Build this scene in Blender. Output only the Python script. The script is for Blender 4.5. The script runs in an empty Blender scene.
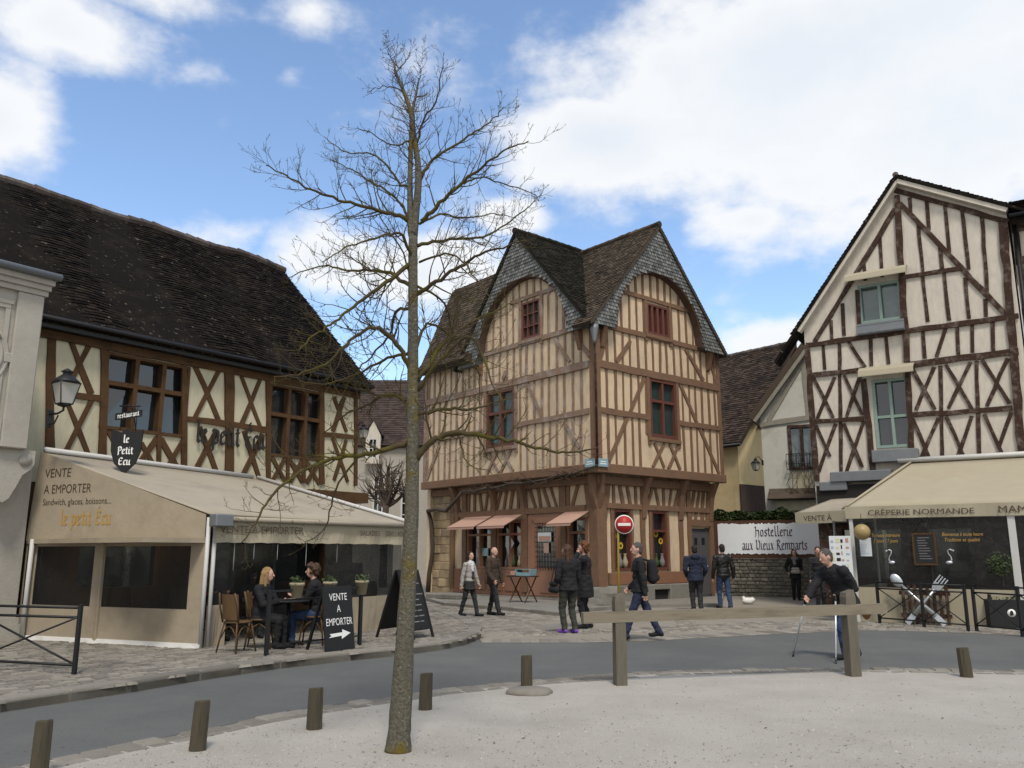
import bpy, bmesh, math, random
from math import radians, sin, cos, atan, atan2, pi, sqrt, hypot
from mathutils import Vector, Matrix, geometry
random.seed(7)
scn = bpy.context.scene
COL = scn.collection
# ------------------------------------------------------------------ camera
FOC = 828.0
TH = atan(168 / FOC)
CAMH = 1.65
S_, C_ = sin(TH), cos(TH)
cam = bpy.data.objects.new('camera', bpy.data.cameras.new('camera'))
COL.objects.link(cam)
cam.location = (0, 0, CAMH)
cam.rotation_euler = (pi / 2 + TH, 0, 0)
cam.data.sensor_width = 36
cam.data.lens = FOC / 1024 * 36
cam.data.clip_end = 3000
scn.camera = cam
scn.render.resolution_x, scn.render.resolution_y = 1024, 768

def ray(px, py):
    a = (px - 512) / FOC
    b = (384 - py) / FOC
    return (a, C_ - S_ * b, S_ + C_ * b)
def G(px, py, z=0.0):
    r = ray(px, py)
    t = (z - CAMH) / r[2]
    return (r[0] * t, r[1] * t)
def atY(px, py, Y):
    r = ray(px, py)
    t = Y / r[1]
    return Vector((r[0] * t, Y, CAMH + r[2] * t))

# ------------------------------------------------------------------ world, sun, exposure
SUN_EL, SUN_AZ = radians(57), radians(172)      # azimuth clockwise from +Y
world = bpy.data.worlds.new("World")
scn.world = world
world.use_nodes = True
nt = world.node_tree
nt.nodes.clear()
def wn(t, **k):
    n = nt.nodes.new(t)
    for a, b in k.items():
        setattr(n, a, b)
    return n
def wmath(op, a, b=None, clamp=False):
    n = wn('ShaderNodeMath', operation=op, use_clamp=clamp)
    for i, v in enumerate((a, b)):
        if v is None: continue
        if isinstance(v, (int, float)): n.inputs[i].default_value = v
        else: nt.links.new(v, n.inputs[i])
    return n.outputs[0]
sky = wn('ShaderNodeTexSky', sky_type='NISHITA', sun_disc=False, sun_elevation=SUN_EL, sun_rotation=SUN_AZ,
         air_density=1.0, dust_density=0.0, ozone_density=1.7)
bg_sky = wn('ShaderNodeBackground')
bg_sky.inputs[1].default_value = 0.15
nt.links.new(sky.outputs[0], bg_sky.inputs[0])
tc = wn('ShaderNodeTexCoord')
D = tc.outputs['Generated']
noise = wn('ShaderNodeTexNoise')
noise.inputs['Scale'].default_value = 5.0
noise.inputs['Detail'].default_value = 9
noise.inputs['Roughness'].default_value = 0.55
mp = wn('ShaderNodeMapping')
mp.inputs['Scale'].default_value = (1, 1, 1.6)
nt.links.new(D, mp.inputs[0])
nt.links.new(mp.outputs[0], noise.inputs['Vector'])
def blob(px, py, rx, ry, w=1.0, direction=None):
    c = Vector(direction if direction else ray(px, py)).normalized()
    right = Vector((c.y, -c.x, 0)).normalized()
    up = right.cross(c)
    outs = []
    for ax, r in ((right, rx / FOC), (up, ry / FOC)):
        n = wn('ShaderNodeVectorMath', operation='DOT_PRODUCT')
        nt.links.new(D, n.inputs[0])
        n.inputs[1].default_value = ax
        q = wmath('DIVIDE', n.outputs['Value'], r)
        outs.append(wmath('MULTIPLY', q, q))
    f = wn('ShaderNodeVectorMath', operation='DOT_PRODUCT')
    nt.links.new(D, f.inputs[0])
    f.inputs[1].default_value = c
    front = wmath('GREATER_THAN', f.outputs['Value'], 0.0)
    s = wmath('SQRT', wmath('ADD', outs[0], outs[1]))
    return wmath('MULTIPLY', wmath('MULTIPLY', wmath('SUBTRACT', 1.25, s, clamp=False), w), front)
blobs = [blob(800, 75, 240, 108, 1.12), blob(960, 110, 240, 105), blob(600, 140, 100, 50, 1.1), blob(745, 222, 62, 26, .62),
         blob(940, 10, 240, 80), blob(680, 75, 90, 55, .95), blob(1120, 250, 200, 80, .8), blob(880, 210, 130, 40, .55),
         blob(60, 28, 100, 36, .70), blob(0, 115, 58, 56, .72), blob(150, -10, 70, 24, .52), blob(310, 14, 46, 24, .38),
         blob(205, 75, 36, 16, .36), blob(292, 78, 24, 14, .34), blob(330, 262, 72, 42), blob(430, 275, 100, 42), blob(515, 217, 36, 18, .8),
         blob(235, 235, 45, 28, .40), blob(800, 345, 70, 26, .8), blob(130, 240, 60, 25, .30),
         blob(0, 0, 900, 600, 1.0, (-.3, -1, .75)), blob(0, 0, 500, 400, .9, (1, -.4, .6)), blob(0, 0, 300, 300, .8, (-1, .1, .8)), blob(0, 0, 300, 180, .8, (.1, .12, 1))]  # first: big unseen cloud behind the camera, added for soft fill light
acc = blobs[0]
for b in blobs[1:]:
    acc = wmath('MAXIMUM', acc, b)
nz2 = wn('ShaderNodeTexNoise')
nz2.inputs['Scale'].default_value = 17.0
nz2.inputs['Detail'].default_value = 8
nz2.inputs['Roughness'].default_value = 0.6
nt.links.new(mp.outputs[0], nz2.inputs['Vector'])
dens = wmath('ADD', wmath('ADD', acc, wmath('MULTIPLY', wmath('SUBTRACT', noise.outputs[0], 0.5), 1.3)), wmath('MULTIPLY', wmath('SUBTRACT', nz2.outputs[0], 0.5), 0.75))
mask = wn('ShaderNodeMapRange', interpolation_type='SMOOTHSTEP')
mask.inputs['From Min'].default_value = 0.08
mask.inputs['From Max'].default_value = 0.66
nt.links.new(dens, mask.inputs[0])
shade = wn('ShaderNodeMapRange')
shade.inputs['From Min'].default_value = 0.35
shade.inputs['From Max'].default_value = 1.3
nt.links.new(dens, shade.inputs[0])
n2 = wn('ShaderNodeTexNoise')
n2.inputs['Scale'].default_value = 3.0
n2.inputs['Detail'].default_value = 5
nt.links.new(D, n2.inputs['Vector'])
ramp = wn('ShaderNodeValToRGB')
ramp.color_ramp.elements[0].color = (0.86, 0.91, 0.97, 1)
ramp.color_ramp.elements[1].color = (0.78, 0.83, 0.90, 1)
ramp.color_ramp.elements[0].position = .3
ramp.color_ramp.elements[1].position = .75
nt.links.new(n2.outputs[0], ramp.inputs[0])
cm = wn('ShaderNodeMixRGB')
nt.links.new(shade.outputs[0], cm.inputs[0])
cm.inputs[1].default_value = (1.0, 1.0, 1.0, 1)
nt.links.new(ramp.outputs[0], cm.inputs[2])
bg_cl = wn('ShaderNodeBackground')
bg_cl.inputs[1].default_value = 0.66
nt.links.new(cm.outputs[0], bg_cl.inputs[0])
mixs = wn('ShaderNodeMixShader')
mk = wmath('MULTIPLY', mask.outputs[0], 0.97)
nt.links.new(mk, mixs.inputs[0])
nt.links.new(bg_sky.outputs[0], mixs.inputs[1])
nt.links.new(bg_cl.outputs[0], mixs.inputs[2])
wout = wn('ShaderNodeOutputWorld')
nt.links.new(mixs.outputs[0], wout.inputs[0])

sl = bpy.data.lights.new('sun', 'SUN')
sl.energy = 1.95
sl.angle = radians(12)
sl.color = (1.0, 0.93, 0.83)
sun = bpy.data.objects.new('sun', sl)
COL.objects.link(sun)
sdir = Vector((sin(SUN_AZ) * cos(SUN_EL), cos(SUN_AZ) * cos(SUN_EL), sin(SUN_EL)))
sun.rotation_euler = sdir.to_track_quat('Z', 'Y').to_euler()
sun.location = sdir * 60
scn.view_settings.view_transform = 'Standard'
scn.view_settings.look = 'None'
scn.view_settings.exposure = 0.62
scn.view_settings.gamma = 1.0
scn.view_settings.use_curve_mapping = False

# ------------------------------------------------------------------ materials
def mat(name, col, rough=.8, var=.18, scale=6, bump=.15, bscale=45, attr=0.0, metal=0.0, col2=None, c2scale=2.5,
        c2lo=.5, c2hi=.7, spec=.3, stretch=None, trans=0.0, detail=6, speck=None):
    m = bpy.data.materials.new(name)
    m.use_nodes = True
    t = m.node_tree
    b = t.nodes['Principled BSDF']
    b.inputs['Roughness'].default_value = rough
    b.inputs['Metallic'].default_value = metal
    b.inputs['Specular IOR Level'].default_value = spec
    tcn = t.nodes.new('ShaderNodeTexCoord')
    vec = tcn.outputs['Object']
    if stretch:
        mpn = t.nodes.new('ShaderNodeMapping')
        mpn.inputs['Scale'].default_value = stretch
        t.links.new(vec, mpn.inputs[0])
        vec = mpn.outputs[0]
    def noise_(s, d=detail, r=.6):
        n = t.nodes.new('ShaderNodeTexNoise')
        n.inputs['Scale'].default_value = s
        n.inputs['Detail'].default_value = d
        n.inputs['Roughness'].default_value = r
        t.links.new(vec, n.inputs['Vector'])
        return n.outputs[0]
    def mth(op, a, b_):
        n = t.nodes.new('ShaderNodeMath')
        n.operation = op
        for i, v in enumerate((a, b_)):
            if isinstance(v, (int, float)): n.inputs[i].default_value = v
            else: t.links.new(v, n.inputs[i])
        return n.outputs[0]
    base = None
    if col2:
        mx = t.nodes.new('ShaderNodeMixRGB')
        mr = t.nodes.new('ShaderNodeMapRange')
        mr.inputs['From Min'].default_value = c2lo
        mr.inputs['From Max'].default_value = c2hi
        t.links.new(noise_(c2scale, 7, .65), mr.inputs[0])
        t.links.new(mr.outputs[0], mx.inputs[0])
        mx.inputs[1].default_value = (*col, 1)
        mx.inputs[2].default_value = (*col2, 1)
        base = mx.outputs[0]
    else:
        rgb = t.nodes.new('ShaderNodeRGB')
        rgb.outputs[0].default_value = (*col, 1)
        base = rgb.outputs[0]
    if speck:
        mx2 = t.nodes.new('ShaderNodeMixRGB'); mr2 = t.nodes.new('ShaderNodeMapRange')
        mr2.inputs['From Min'].default_value = speck[2]; mr2.inputs['From Max'].default_value = speck[2] + .04
        t.links.new(noise_(speck[1], 3, .5), mr2.inputs[0]); t.links.new(mr2.outputs[0], mx2.inputs[0])
        t.links.new(base, mx2.inputs[1]); mx2.inputs[2].default_value = (*speck[0], 1); base = mx2.outputs[0]
    val = mth('ADD', mth('MULTIPLY', noise_(scale), 2 * var), 1 - var)
    if attr:
        at = t.nodes.new('ShaderNodeAttribute')
        at.attribute_name = 'rnd'
        val = mth('MULTIPLY', val, mth('ADD', mth('MULTIPLY', at.outputs['Fac'], 2 * attr), 1 - attr))
    vm = t.nodes.new('ShaderNodeVectorMath')
    vm.operation = 'SCALE'
    t.links.new(base, vm.inputs[0])
    t.links.new(val, vm.inputs['Scale'])
    t.links.new(vm.outputs[0], b.inputs['Base Color'])
    if bump:
        bn = t.nodes.new('ShaderNodeBump')
        bn.inputs['Strength'].default_value = bump
        bn.inputs['Distance'].default_value = .02
        t.links.new(noise_(bscale, 4), bn.inputs['Height'])
        t.links.new(bn.outputs[0], b.inputs['Normal'])
    if trans:
        out = t.nodes['Material Output']
        tr = t.nodes.new('ShaderNodeBsdfTransparent')
        tr.inputs[0].default_value = (.85, .87, .88, 1)
        ms = t.nodes.new('ShaderNodeMixShader')
        ms.inputs[0].default_value = trans
        t.links.new(b.outputs[0], ms.inputs[1])
        t.links.new(tr.outputs[0], ms.inputs[2])
        t.links.new(ms.outputs[0], out.inputs[0])
    return m
M = {}
M['gravel'] = mat('gravel', (.46, .43, .38), .95, .42, 80, .9, 140, col2=(.38, .35, .305), c2scale=.9, c2lo=.40, c2hi=.72)
M['pebble'] = mat('pebble', (.27, .25, .22), .9, .2, 30, .1, attr=.5)
M['asphalt'] = mat('asphalt', (.105, .107, .104), .9, .3, 45, .5, 160, spec=.15, col2=(.14, .14, .133), c2scale=.5, c2lo=.4, c2hi=.75)
M['sett'] = mat('sett', (.205, .186, .158), .9, .28, 14, .3, 50, attr=.3, col2=(.145, .13, .11), c2scale=1.2)
M['joint'] = mat('joint', (.15, .135, .11), .95, .25, 12, .3, 80)
M['kerb'] = mat('kerb', (.18, .165, .14), .85, .22, 9, .3, 50, attr=.2)
M['sand_paving'] = mat('sand_paving', (.235, .21, .172), .92, .25, 20, .3, 90, col2=(.18, .16, .13), c2scale=.8)
M['slab_stone'] = mat('slab_stone', (.19, .178, .155), .9, .25, 8, .3, 50, attr=.2, col2=(.12, .115, .10), c2scale=1.5)
M['roof_dark'] = mat('roof_dark', (.0105, .0082, .0068), .95, .3, 9, .3, 60, attr=.6, col2=(.027, .020, .015), c2scale=1.6, c2lo=.5, c2hi=.75, spec=.08, speck=((.085, .072, .058), 9, .66))
M['roof_brown'] = mat('roof_brown', (.075, .057, .042), .95, .25, 9, .3, 60, attr=.45, col2=(.036, .030, .022), c2scale=1.2, spec=.15)
M['roof_red'] = mat('roof_red', (.052, .036, .028), .95, .3, 6, .3, 60, attr=.5, col2=(.026, .020, .017), c2scale=.9, spec=.15)
M['roof_dark_brown'] = mat('roof_dark_brown', (.020, .018, .013), .95, .3, 9, .4, 60, attr=.5, col2=(.015, .016, .009), c2scale=1.4, spec=.12)  # near-black brown tiles for the left gable roof
M['ridge_tile'] = mat('ridge_tile', (.07, .053, .046), .95, .3, 8, .3, 50, attr=.35, col2=(.11, .10, .095), c2scale=3)
M['slate'] = mat('slate', (.14, .142, .136), .85, .25, 8, .3, 50, attr=.42, col2=(.105, .107, .10), c2scale=2)
M['cream'] = mat('cream', (.55, .425, .29), .9, .28, 6, .5, 30, stretch=(1.6, 1.6, .5), col2=(.42, .33, .23), c2scale=1.4, c2lo=.46, c2hi=.72)
M['cream_pale'] = mat('cream_pale', (.46, .42, .305), .9, .2, 6, .4, 30, stretch=(1.6, 1.6, .5), col2=(.42, .375, .26), c2scale=1.1)
M['render_white'] = mat('render_white', (.50, .455, .39), .9, .26, 6, .4, 28, stretch=(1.6, 1.6, .5), col2=(.47, .42, .37), c2scale=1.2)
M['render_grey'] = mat('render_grey', (.48, .47, .415), .9, .12, 4, .3, 28, col2=(.37, .36, .31), c2scale=1.3)
M['yellow_wall'] = mat('yellow_wall', (.56, .44, .25), .9, .1, 3, .2, 25, col2=(.46, .35, .175), c2scale=.8)
M['wood_red'] = mat('wood_red', (.17, .10, .062), .85, .3, 10, .4, 40, col2=(.13, .084, .058), c2scale=3, spec=.15)
M['wood_grey'] = mat('wood_grey', (.21, .14, .10), .9, .35, 12, .5, 45, col2=(.29, .25, .22), c2scale=2.2, c2lo=.48, c2hi=.68)
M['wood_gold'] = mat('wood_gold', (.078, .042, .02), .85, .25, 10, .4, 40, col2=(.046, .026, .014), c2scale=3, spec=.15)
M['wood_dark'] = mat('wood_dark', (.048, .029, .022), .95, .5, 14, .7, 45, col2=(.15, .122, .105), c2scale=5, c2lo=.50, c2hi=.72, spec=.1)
M['wood_post'] = mat('wood_post', (.125, .11, .085), .9, .3, 6, .5, 40, stretch=(6, 6, .8), col2=(.10, .085, .065), c2scale=2)
M['wood_rail'] = mat('wood_rail', (.20, .17, .125), .9, .25, 6, .5, 40, stretch=(.8, 6, 6), col2=(.145, .12, .088), c2scale=2)
M['bollard_wood'] = mat('bollard_wood', (.075, .062, .042), .9, .35, 6, .6, 40, stretch=(7, 7, .9), col2=(.045, .04, .025), c2scale=2)
M['soffit_wood'] = mat('soffit_wood', (.075, .045, .032), .9, .3, 10, .3)
M['shop_red'] = mat('shop_red', (.21, .10, .056), .75, .2, 6, .2, 40, col2=(.18, .098, .072), c2scale=2)
M['shop_door'] = mat('shop_door', (.28, .143, .09), .65, .1, 4, .1, 40)
M['shop_awning'] = mat('shop_awning', (.40, .245, .185), .85, .08, 4, .1, 60)
M['door_grey'] = mat('door_grey', (.075, .072, .078), .7, .12, 5, .1)
M['win_red'] = mat('win_red', (.11, .038, .026), .6, .2, 8, .2)
M['glass'] = mat('glass', (.012, .014, .016), .05, .3, 3, .10, 5, spec=1.0)
M['glass_green'] = mat('glass_green', (.022, .040, .036), .15, .5, 9, .25, 14, spec=.5)
M['glass_pale'] = mat('glass_pale', (.07, .095, .09), .08, .8, 3, .10, 6, spec=1.0)
M['clear_plastic'] = mat('clear_plastic', (.03, .03, .03), .12, .2, 3, .5, 2.2, spec=.3, trans=.58)
M['dark_inside'] = mat('dark_inside', (.02, .018, .016), .9, .3, 4, 0)
M['canvas_tan'] = mat('canvas_tan', (.315, .265, .195), .9, .12, 3, .7, 3.6, spec=.1, col2=(.255, .212, .155), c2scale=1.2)
M['canvas_roof'] = mat('canvas_roof', (.32, .28, .22), .95, .1, 3, .2, 5, spec=.1, col2=(.255, .225, .18), c2scale=.9)
M['canvas_beige'] = mat('canvas_beige', (.335, .298, .22), .9, .08, 3, .3, 3.5, spec=.1, col2=(.33, .29, .205), c2scale=.9)
M['white_metal'] = mat('white_metal', (.48, .47, .45), .5, .08, 5, .05)
M['zinc'] = mat('zinc', (.17, .18, .19), .55, .2, 5, .1, metal=.4)
M['black_iron'] = mat('black_iron', (.012, .012, .013), .5, .2, 8, .1)
M['black_board'] = mat('black_board', (.014, .014, .015), .65, .3, 5, .05)
M['chalk'] = mat('chalk', (.72, .72, .70), .95, .15, 40, 0)
M['gold_paint'] = mat('gold_paint', (.40, .24, .06), .6, .12, 8, 0)
M['black_paint'] = mat('black_paint', (.018, .017, .016), .6, .1, 8, 0)
M['brown_paint'] = mat('brown_paint', (.06, .04, .025), .6, .1, 8, 0)
M['purple_paint'] = mat('purple_paint', (.05, .015, .04), .6, .1, 8, 0)
M['stone_pale'] = mat('stone_pale', (.33, .305, .265), .9, .15, 6, .35, 30, col2=(.35, .325, .28), c2scale=1.3)
M['stone_rough'] = mat('stone_rough', (.33, .245, .15), .95, .3, 5, .8, 10, attr=.25, col2=(.22, .17, .115), c2scale=1.8)
M['stone_wall'] = mat('stone_wall', (.15, .138, .112), .95, .35, 6, .8, 12, attr=.3, col2=(.10, .10, .08), c2scale=2)
M['brick_dark'] = mat('brick_dark', (.045, .030, .024), .95, .35, 8, .6, 14, attr=.4)
M['hedge'] = mat('hedge', (.040, .068, .018), .8, .3, 8, 0, attr=.6)
M['leaf'] = mat('leaf', (.04, .06, .02), .7, .3, 8, 0, attr=.5)
M['banner'] = mat('banner', (.74, .76, .79), .7, .06, 3, .1, 8)
M['bark'] = mat('bark', (.10, .092, .070), .95, .9, 45, 1.0, 40, col2=(.115, .085, .015), c2scale=1.5, c2lo=.52, c2hi=.62, spec=.1, speck=((.21, .21, .185), 42, .655))
M['twig'] = mat('twig', (.062, .047, .026), .95, .3, 12, .3, 40, spec=.1, col2=(.075, .066, .014), c2scale=2.5, c2lo=.45, c2hi=.6)
M['fine_twig'] = mat('fine_twig', (.060, .042, .028), .9, .3, 10, 0)
M['vine'] = mat('vine', (.06, .045, .034), .95, .3, 10, .3)
M['terracotta'] = mat('terracotta', (.28, .14, .07), .85, .15, 6, .15)
M['pot_beige'] = mat('pot_beige', (.30, .25, .17), .85, .2, 6, .2)
M['rattan'] = mat('rattan', (.10, .056, .024), .6, .3, 30, .4, 70)
M['steel'] = mat('steel', (.50, .52, .54), .38, .2, 4, .08, metal=.8)
M['alu'] = mat('alu', (.62, .63, .64), .4, .1, 6, 0, metal=.5)
M['lamp_glass'] = mat('lamp_glass', (.45, .44, .40), .2, .1, 5, 0, trans=.25)
M['globe'] = mat('globe', (.30, .22, .10), .4, .2, 6, .2)
M['sign_red'] = mat('sign_red', (.33, .022, .022), .45, .1, 5, 0)
M['sign_white'] = mat('sign_white', (.66, .65, .62), .5, .06, 5, 0)
M['pole_yellow'] = mat('pole_yellow', (.33, .24, .03), .55, .15, 8, .1)
M['plate_blue'] = mat('plate_blue', (.20, .32, .36), .5, .15, 8, 0)
M['sunflower'] = mat('sunflower', (.60, .40, .03), .7, .2, 8, 0)
M['paper'] = mat('paper', (.55, .57, .58), .7, .08, 6, 0)
M['print_red'] = mat('print_red', (.42, .22, .21), .7, .1, 6, 0)
M['print_blue'] = mat('print_blue', (.28, .34, .44), .7, .1, 6, 0)
M['print_yellow'] = mat('print_yellow', (.5, .48, .32), .7, .1, 6, 0)
M['skin'] = mat('skin', (.46, .27, .20), .55, .08, 8, 0)
def cloth(name, col, rough=.85): 
    M[name] = mat(name, col, rough, .3, 9, .9, 11)
cloth('cl_black', (.012, .012, .014)); cloth('cl_navy', (.014, .018, .036)); cloth('cl_jeans', (.03, .05, .11))
cloth('cl_grey', (.30, .285, .255)); cloth('cl_brown', (.042, .028, .020)); cloth('cl_dark', (.022, .022, .024))
cloth('cl_olive', (.034, .036, .028)); cloth('cl_leather', (.013, .012, .012), .45); cloth('cl_white', (.5, .5, .5)); cloth('cl_purple', (.16, .06, .36))
cloth('cl_trouser', (.020, .024, .050)); cloth('cl_red', (.16, .03, .03)); cloth('cl_scarf', (.16, .155, .15))
M['hair_dark'] = mat('hair_dark', (.014, .011, .009), .6, .3, 20, .5, 60)
M['hair_brown'] = mat('hair_brown', (.055, .028, .014), .6, .35, 20, .6, 60)
M['hair_auburn'] = mat('hair_auburn', (.10, .036, .012), .6, .4, 20, .6, 40)
M['hair_blond'] = mat('hair_blond', (.27, .17, .075), .6, .4, 20, .6, 60, stretch=(6, 6, .7))
M['hair_grey'] = mat('hair_grey', (.06, .055, .05), .6, .35, 20, .5, 60)

# ------------------------------------------------------------------ mesh helpers
class MB:
    """collects faces of one mesh"""
    def __init__(s):
        s.v, s.f, s.m, s.r, s.sm = [], [], [], [], []
    def face(s, pts, mi=0, r=.5, smooth=False):
        n = len(s.v)
        s.v += [tuple(p) for p in pts]
        s.f.append(tuple(range(n, n + len(pts))))
        s.m.append(mi); s.r.append(r); s.sm.append(smooth)
    def idx(s, vs, fs, mi=0, r=.5, smooth=False):
        n = len(s.v)
        s.v += [tuple(p) for p in vs]
        for f in fs:
            s.f.append(tuple(i + n for i in f))
            s.m.append(mi); s.r.append(r); s.sm.append(smooth)
    def hexa(s, p, mi=0, r=.5):
        """8 corners: 4 bottom (ccw), 4 top"""
        s.idx(p, [(3, 2, 1, 0), (4, 5, 6, 7), (0, 1, 5, 4), (1, 2, 6, 5), (2, 3, 7, 6), (3, 0, 4, 7)], mi, r)
    def box(s, a, b, mi=0, r=.5, bev=0.0):
        x0, y0, z0 = (min(a[i], b[i]) for i in range(3))
        x1, y1, z1 = (max(a[i], b[i]) for i in range(3))
        if bev:
            e = min(bev, (x1 - x0) * .45, (y1 - y0) * .45, (z1 - z0) * .45)
            bm = bmesh.new()
            bmesh.ops.create_cube(bm, size=1)
            for v in bm.verts:
                v.co = Vector((x0 if v.co.x < 0 else x1, y0 if v.co.y < 0 else y1, z0 if v.co.z < 0 else z1))
            bmesh.ops.bevel(bm, geom=bm.edges[:], offset=e, segments=1, affect='EDGES')
            bm.verts.index_update()
            s.idx([v.co[:] for v in bm.verts], [tuple(v.index for v in f.verts) for f in bm.faces], mi, r)
            bm.free()
            return
        s.hexa([(x0, y0, z0), (x1, y0, z0), (x1, y1, z0), (x0, y1, z0), (x0, y0, z1), (x1, y0, z1), (x1, y1, z1), (x0, y1, z1)], mi, r)
    def bar(s, p, q, w, h, side=None, mi=0, r=.5, n=1, jit=0.0):
        """rectangular bar from p to q; w across 'side', h across the other axis; jittered when hand-hewn"""
        p, q = Vector(p), Vector(q)
        d = (q - p).normalized()
        side = Vector(side) if side is not None else (Vector((0, 0, 1)).cross(d) if abs(d.z) < .95 else Vector((1, 0, 0)))
        side = (side - d * side.dot(d)).normalized()
        up = d.cross(side)
        rings = []
        for i in range(n + 1):
            c = p.lerp(q, i / n)
            a = w / 2 * (1 + random.uniform(-jit, jit))
            b2 = w / 2 * (1 + random.uniform(-jit, jit))
            c = c + side * random.uniform(-jit, jit) * w * .3
            rings.append([c - side * a - up * h / 2, c + side * b2 - up * h / 2, c + side * b2 + up * h / 2, c - side * a + up * h / 2])
        vs = [x for rg in rings for x in rg]
        fs = [(3, 2, 1, 0), tuple(4 * n + k for k in range(4))]
        for i in range(n):
            for k in range(4):
                k2 = (k + 1) % 4
                fs.append((4 * i + k, 4 * i + k2, 4 * i + 4 + k2, 4 * i + 4 + k))
        s.idx(vs, fs, mi, r)
    def tube(s, pts, rad, sides=8, mi=0, caps=True, smooth=True, r=.5):
        pts = [Vector(p) for p in pts]
        if isinstance(rad, (int, float)): rad = [rad] * len(pts)
        vs, fs = [], []
        nrm = None
        for i, p in enumerate(pts):
            t = (pts[min(i + 1, len(pts) - 1)] - pts[max(i - 1, 0)])
            if t.length < 1e-9: t = Vector((0, 0, 1))
            t.normalize()
            if nrm is None:
                nrm = t.orthogonal().normalized()
            else:
                nrm = nrm - t * nrm.dot(t)
                nrm = nrm.normalized() if nrm.length > 1e-6 else t.orthogonal().normalized()
            bn = t.cross(nrm)
            for k in range(sides):
                a = 2 * pi * k / sides
                vs.append(p + (nrm * cos(a) + bn * sin(a)) * rad[i])
        for i in range(len(pts) - 1):
            for k in range(sides):
                k2 = (k + 1) % sides
                fs.append((i * sides + k, i * sides + k2, (i + 1) * sides + k2, (i + 1) * sides + k))
        if caps:
            fs.append(tuple(range(sides - 1, -1, -1)))
            fs.append(tuple((len(pts) - 1) * sides + k for k in range(sides)))
        s.idx(vs, fs, mi, r, smooth)
    def ball(s, c, rad, seg=12, rings=8, mi=0, smooth=True, rot=None, r=.5):
        if isinstance(rad, (int, float)): rad = (rad,) * 3
        vs, fs = [], []
        R = rot if rot else Matrix.Identity(3)
        for i in range(rings + 1):
            th = pi * i / rings
            for k in range(seg):
                a = 2 * pi * k / seg
                vs.append(Vector(c) + R @ Vector((rad[0] * sin(th) * cos(a), rad[1] * sin(th) * sin(a), rad[2] * cos(th))))
        for i in range(rings):
            for k in range(seg):
                k2 = (k + 1) % seg
                fs.append((i * seg + k, (i + 1) * seg + k, (i + 1) * seg + k2, i * seg + k2))
        s.idx(vs, fs, mi, r, smooth)
    def lathe(s, c, prof, seg=16, mi=0, smooth=True, axis=None):
        """prof: (radius, height) pairs along axis (default z)"""
        R = Vector((0, 0, 1)).rotation_difference(Vector(axis)).to_matrix() if axis else Matrix.Identity(3)
        vs, fs = [], []
        for (rr, h) in prof:
            for k in range(seg):
                a = 2 * pi * k / seg
                vs.append(Vector(c) + R @ Vector((rr * cos(a), rr * sin(a), h)))
        for i in range(len(prof) - 1):
            for k in range(seg):
                k2 = (k + 1) % seg
                fs.append((i * seg + k, i * seg + k2, (i + 1) * seg + k2, (i + 1) * seg + k))
        fs.append(tuple(range(seg - 1, -1, -1)))
        fs.append(tuple((len(prof) - 1) * seg + k for k in range(seg)))
        s.idx(vs, fs, mi, .5, smooth)
    def prism(s, outer, holes, o0, o1, mp_, mi=0, r=.5):
        """polygon (u,z) with holes extruded from o0 to o1; mp_(u,z,o) -> xyz"""
        loops = [outer] + list(holes)
        flat = [p for l in loops for p in l]
        tris = geometry.tessellate_polygon([[Vector((p[0], p[1], 0)) for p in l] for l in loops])
        n = len(flat)
        vs = [mp_(p[0], p[1], o1) for p in flat] + [mp_(p[0], p[1], o0) for p in flat]
        fs = []
        for t_ in tris:
            fs.append(tuple(t_)); fs.append(tuple(n + i for i in reversed(t_)))
        k = 0
        for l in loops:
            m_ = len(l)
            for i in range(m_):
                a, b = k + i, k + (i + 1) % m_
                fs.append((a, b, n + b, n + a))
            k += m_
        s.idx(vs, fs, mi, r)
    def islands(s):
        par = list(range(len(s.v)))
        def find(a):
            while par[a] != a:
                par[a] = par[par[a]]; a = par[a]
            return a
        for f in s.f:
            for i in f[1:]: par[find(i)] = find(f[0])
        g = {}
        for k, f in enumerate(s.f): g.setdefault(find(f[0]), []).append(k)
        for fs in g.values():
            m = MB(); mp = {}
            for k in fs:
                t = []
                for i in s.f[k]:
                    if i not in mp: mp[i] = len(m.v); m.v.append(s.v[i])
                    t.append(mp[i])
                m.f.append(tuple(t)); m.m.append(s.m[k]); m.r.append(s.r[k]); m.sm.append(s.sm[k])
            yield m
    def build_each(s, name, mats, parent=None):
        return [m.build(name, mats, parent) for m in s.islands()]
    def build(s, name, mats, parent=None, recalc=True):
        me = bpy.data.meshes.new(name)
        me.from_pydata(s.v, [], s.f)
        if not isinstance(mats, (list, tuple)): mats = [mats]
        for m_ in mats: me.materials.append(m_)
        me.polygons.foreach_set('material_index', s.m)
        me.polygons.foreach_set('use_smooth', s.sm)
        at = me.attributes.new('rnd', 'FLOAT', 'FACE')
        at.data.foreach_set('value', s.r)
        if recalc:
            bm = bmesh.new(); bm.from_mesh(me)
            bmesh.ops.recalc_face_normals(bm, faces=bm.faces[:])
            bm.to_mesh(me); bm.free()
        me.update()
        o = bpy.data.objects.new(name, me)
        COL.objects.link(o)
        if parent: o.parent = parent
        return o
def tag(o, label=None, cat=None, group=None, kind=None):
    if label: o['label'] = label
    if cat: o['category'] = cat
    if group: o['group'] = group
    if kind: o['kind'] = kind
    return o
def empty(name, loc=(0, 0, 0), rz=0.0, label=None, cat=None, group=None):
    o = bpy.data.objects.new(name, None)
    COL.objects.link(o)
    o.location = loc; o.rotation_euler = (0, 0, rz)
    return tag(o, label, cat, group)
def kids(o): return [c for c in bpy.data.objects if c.parent == o]
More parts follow.
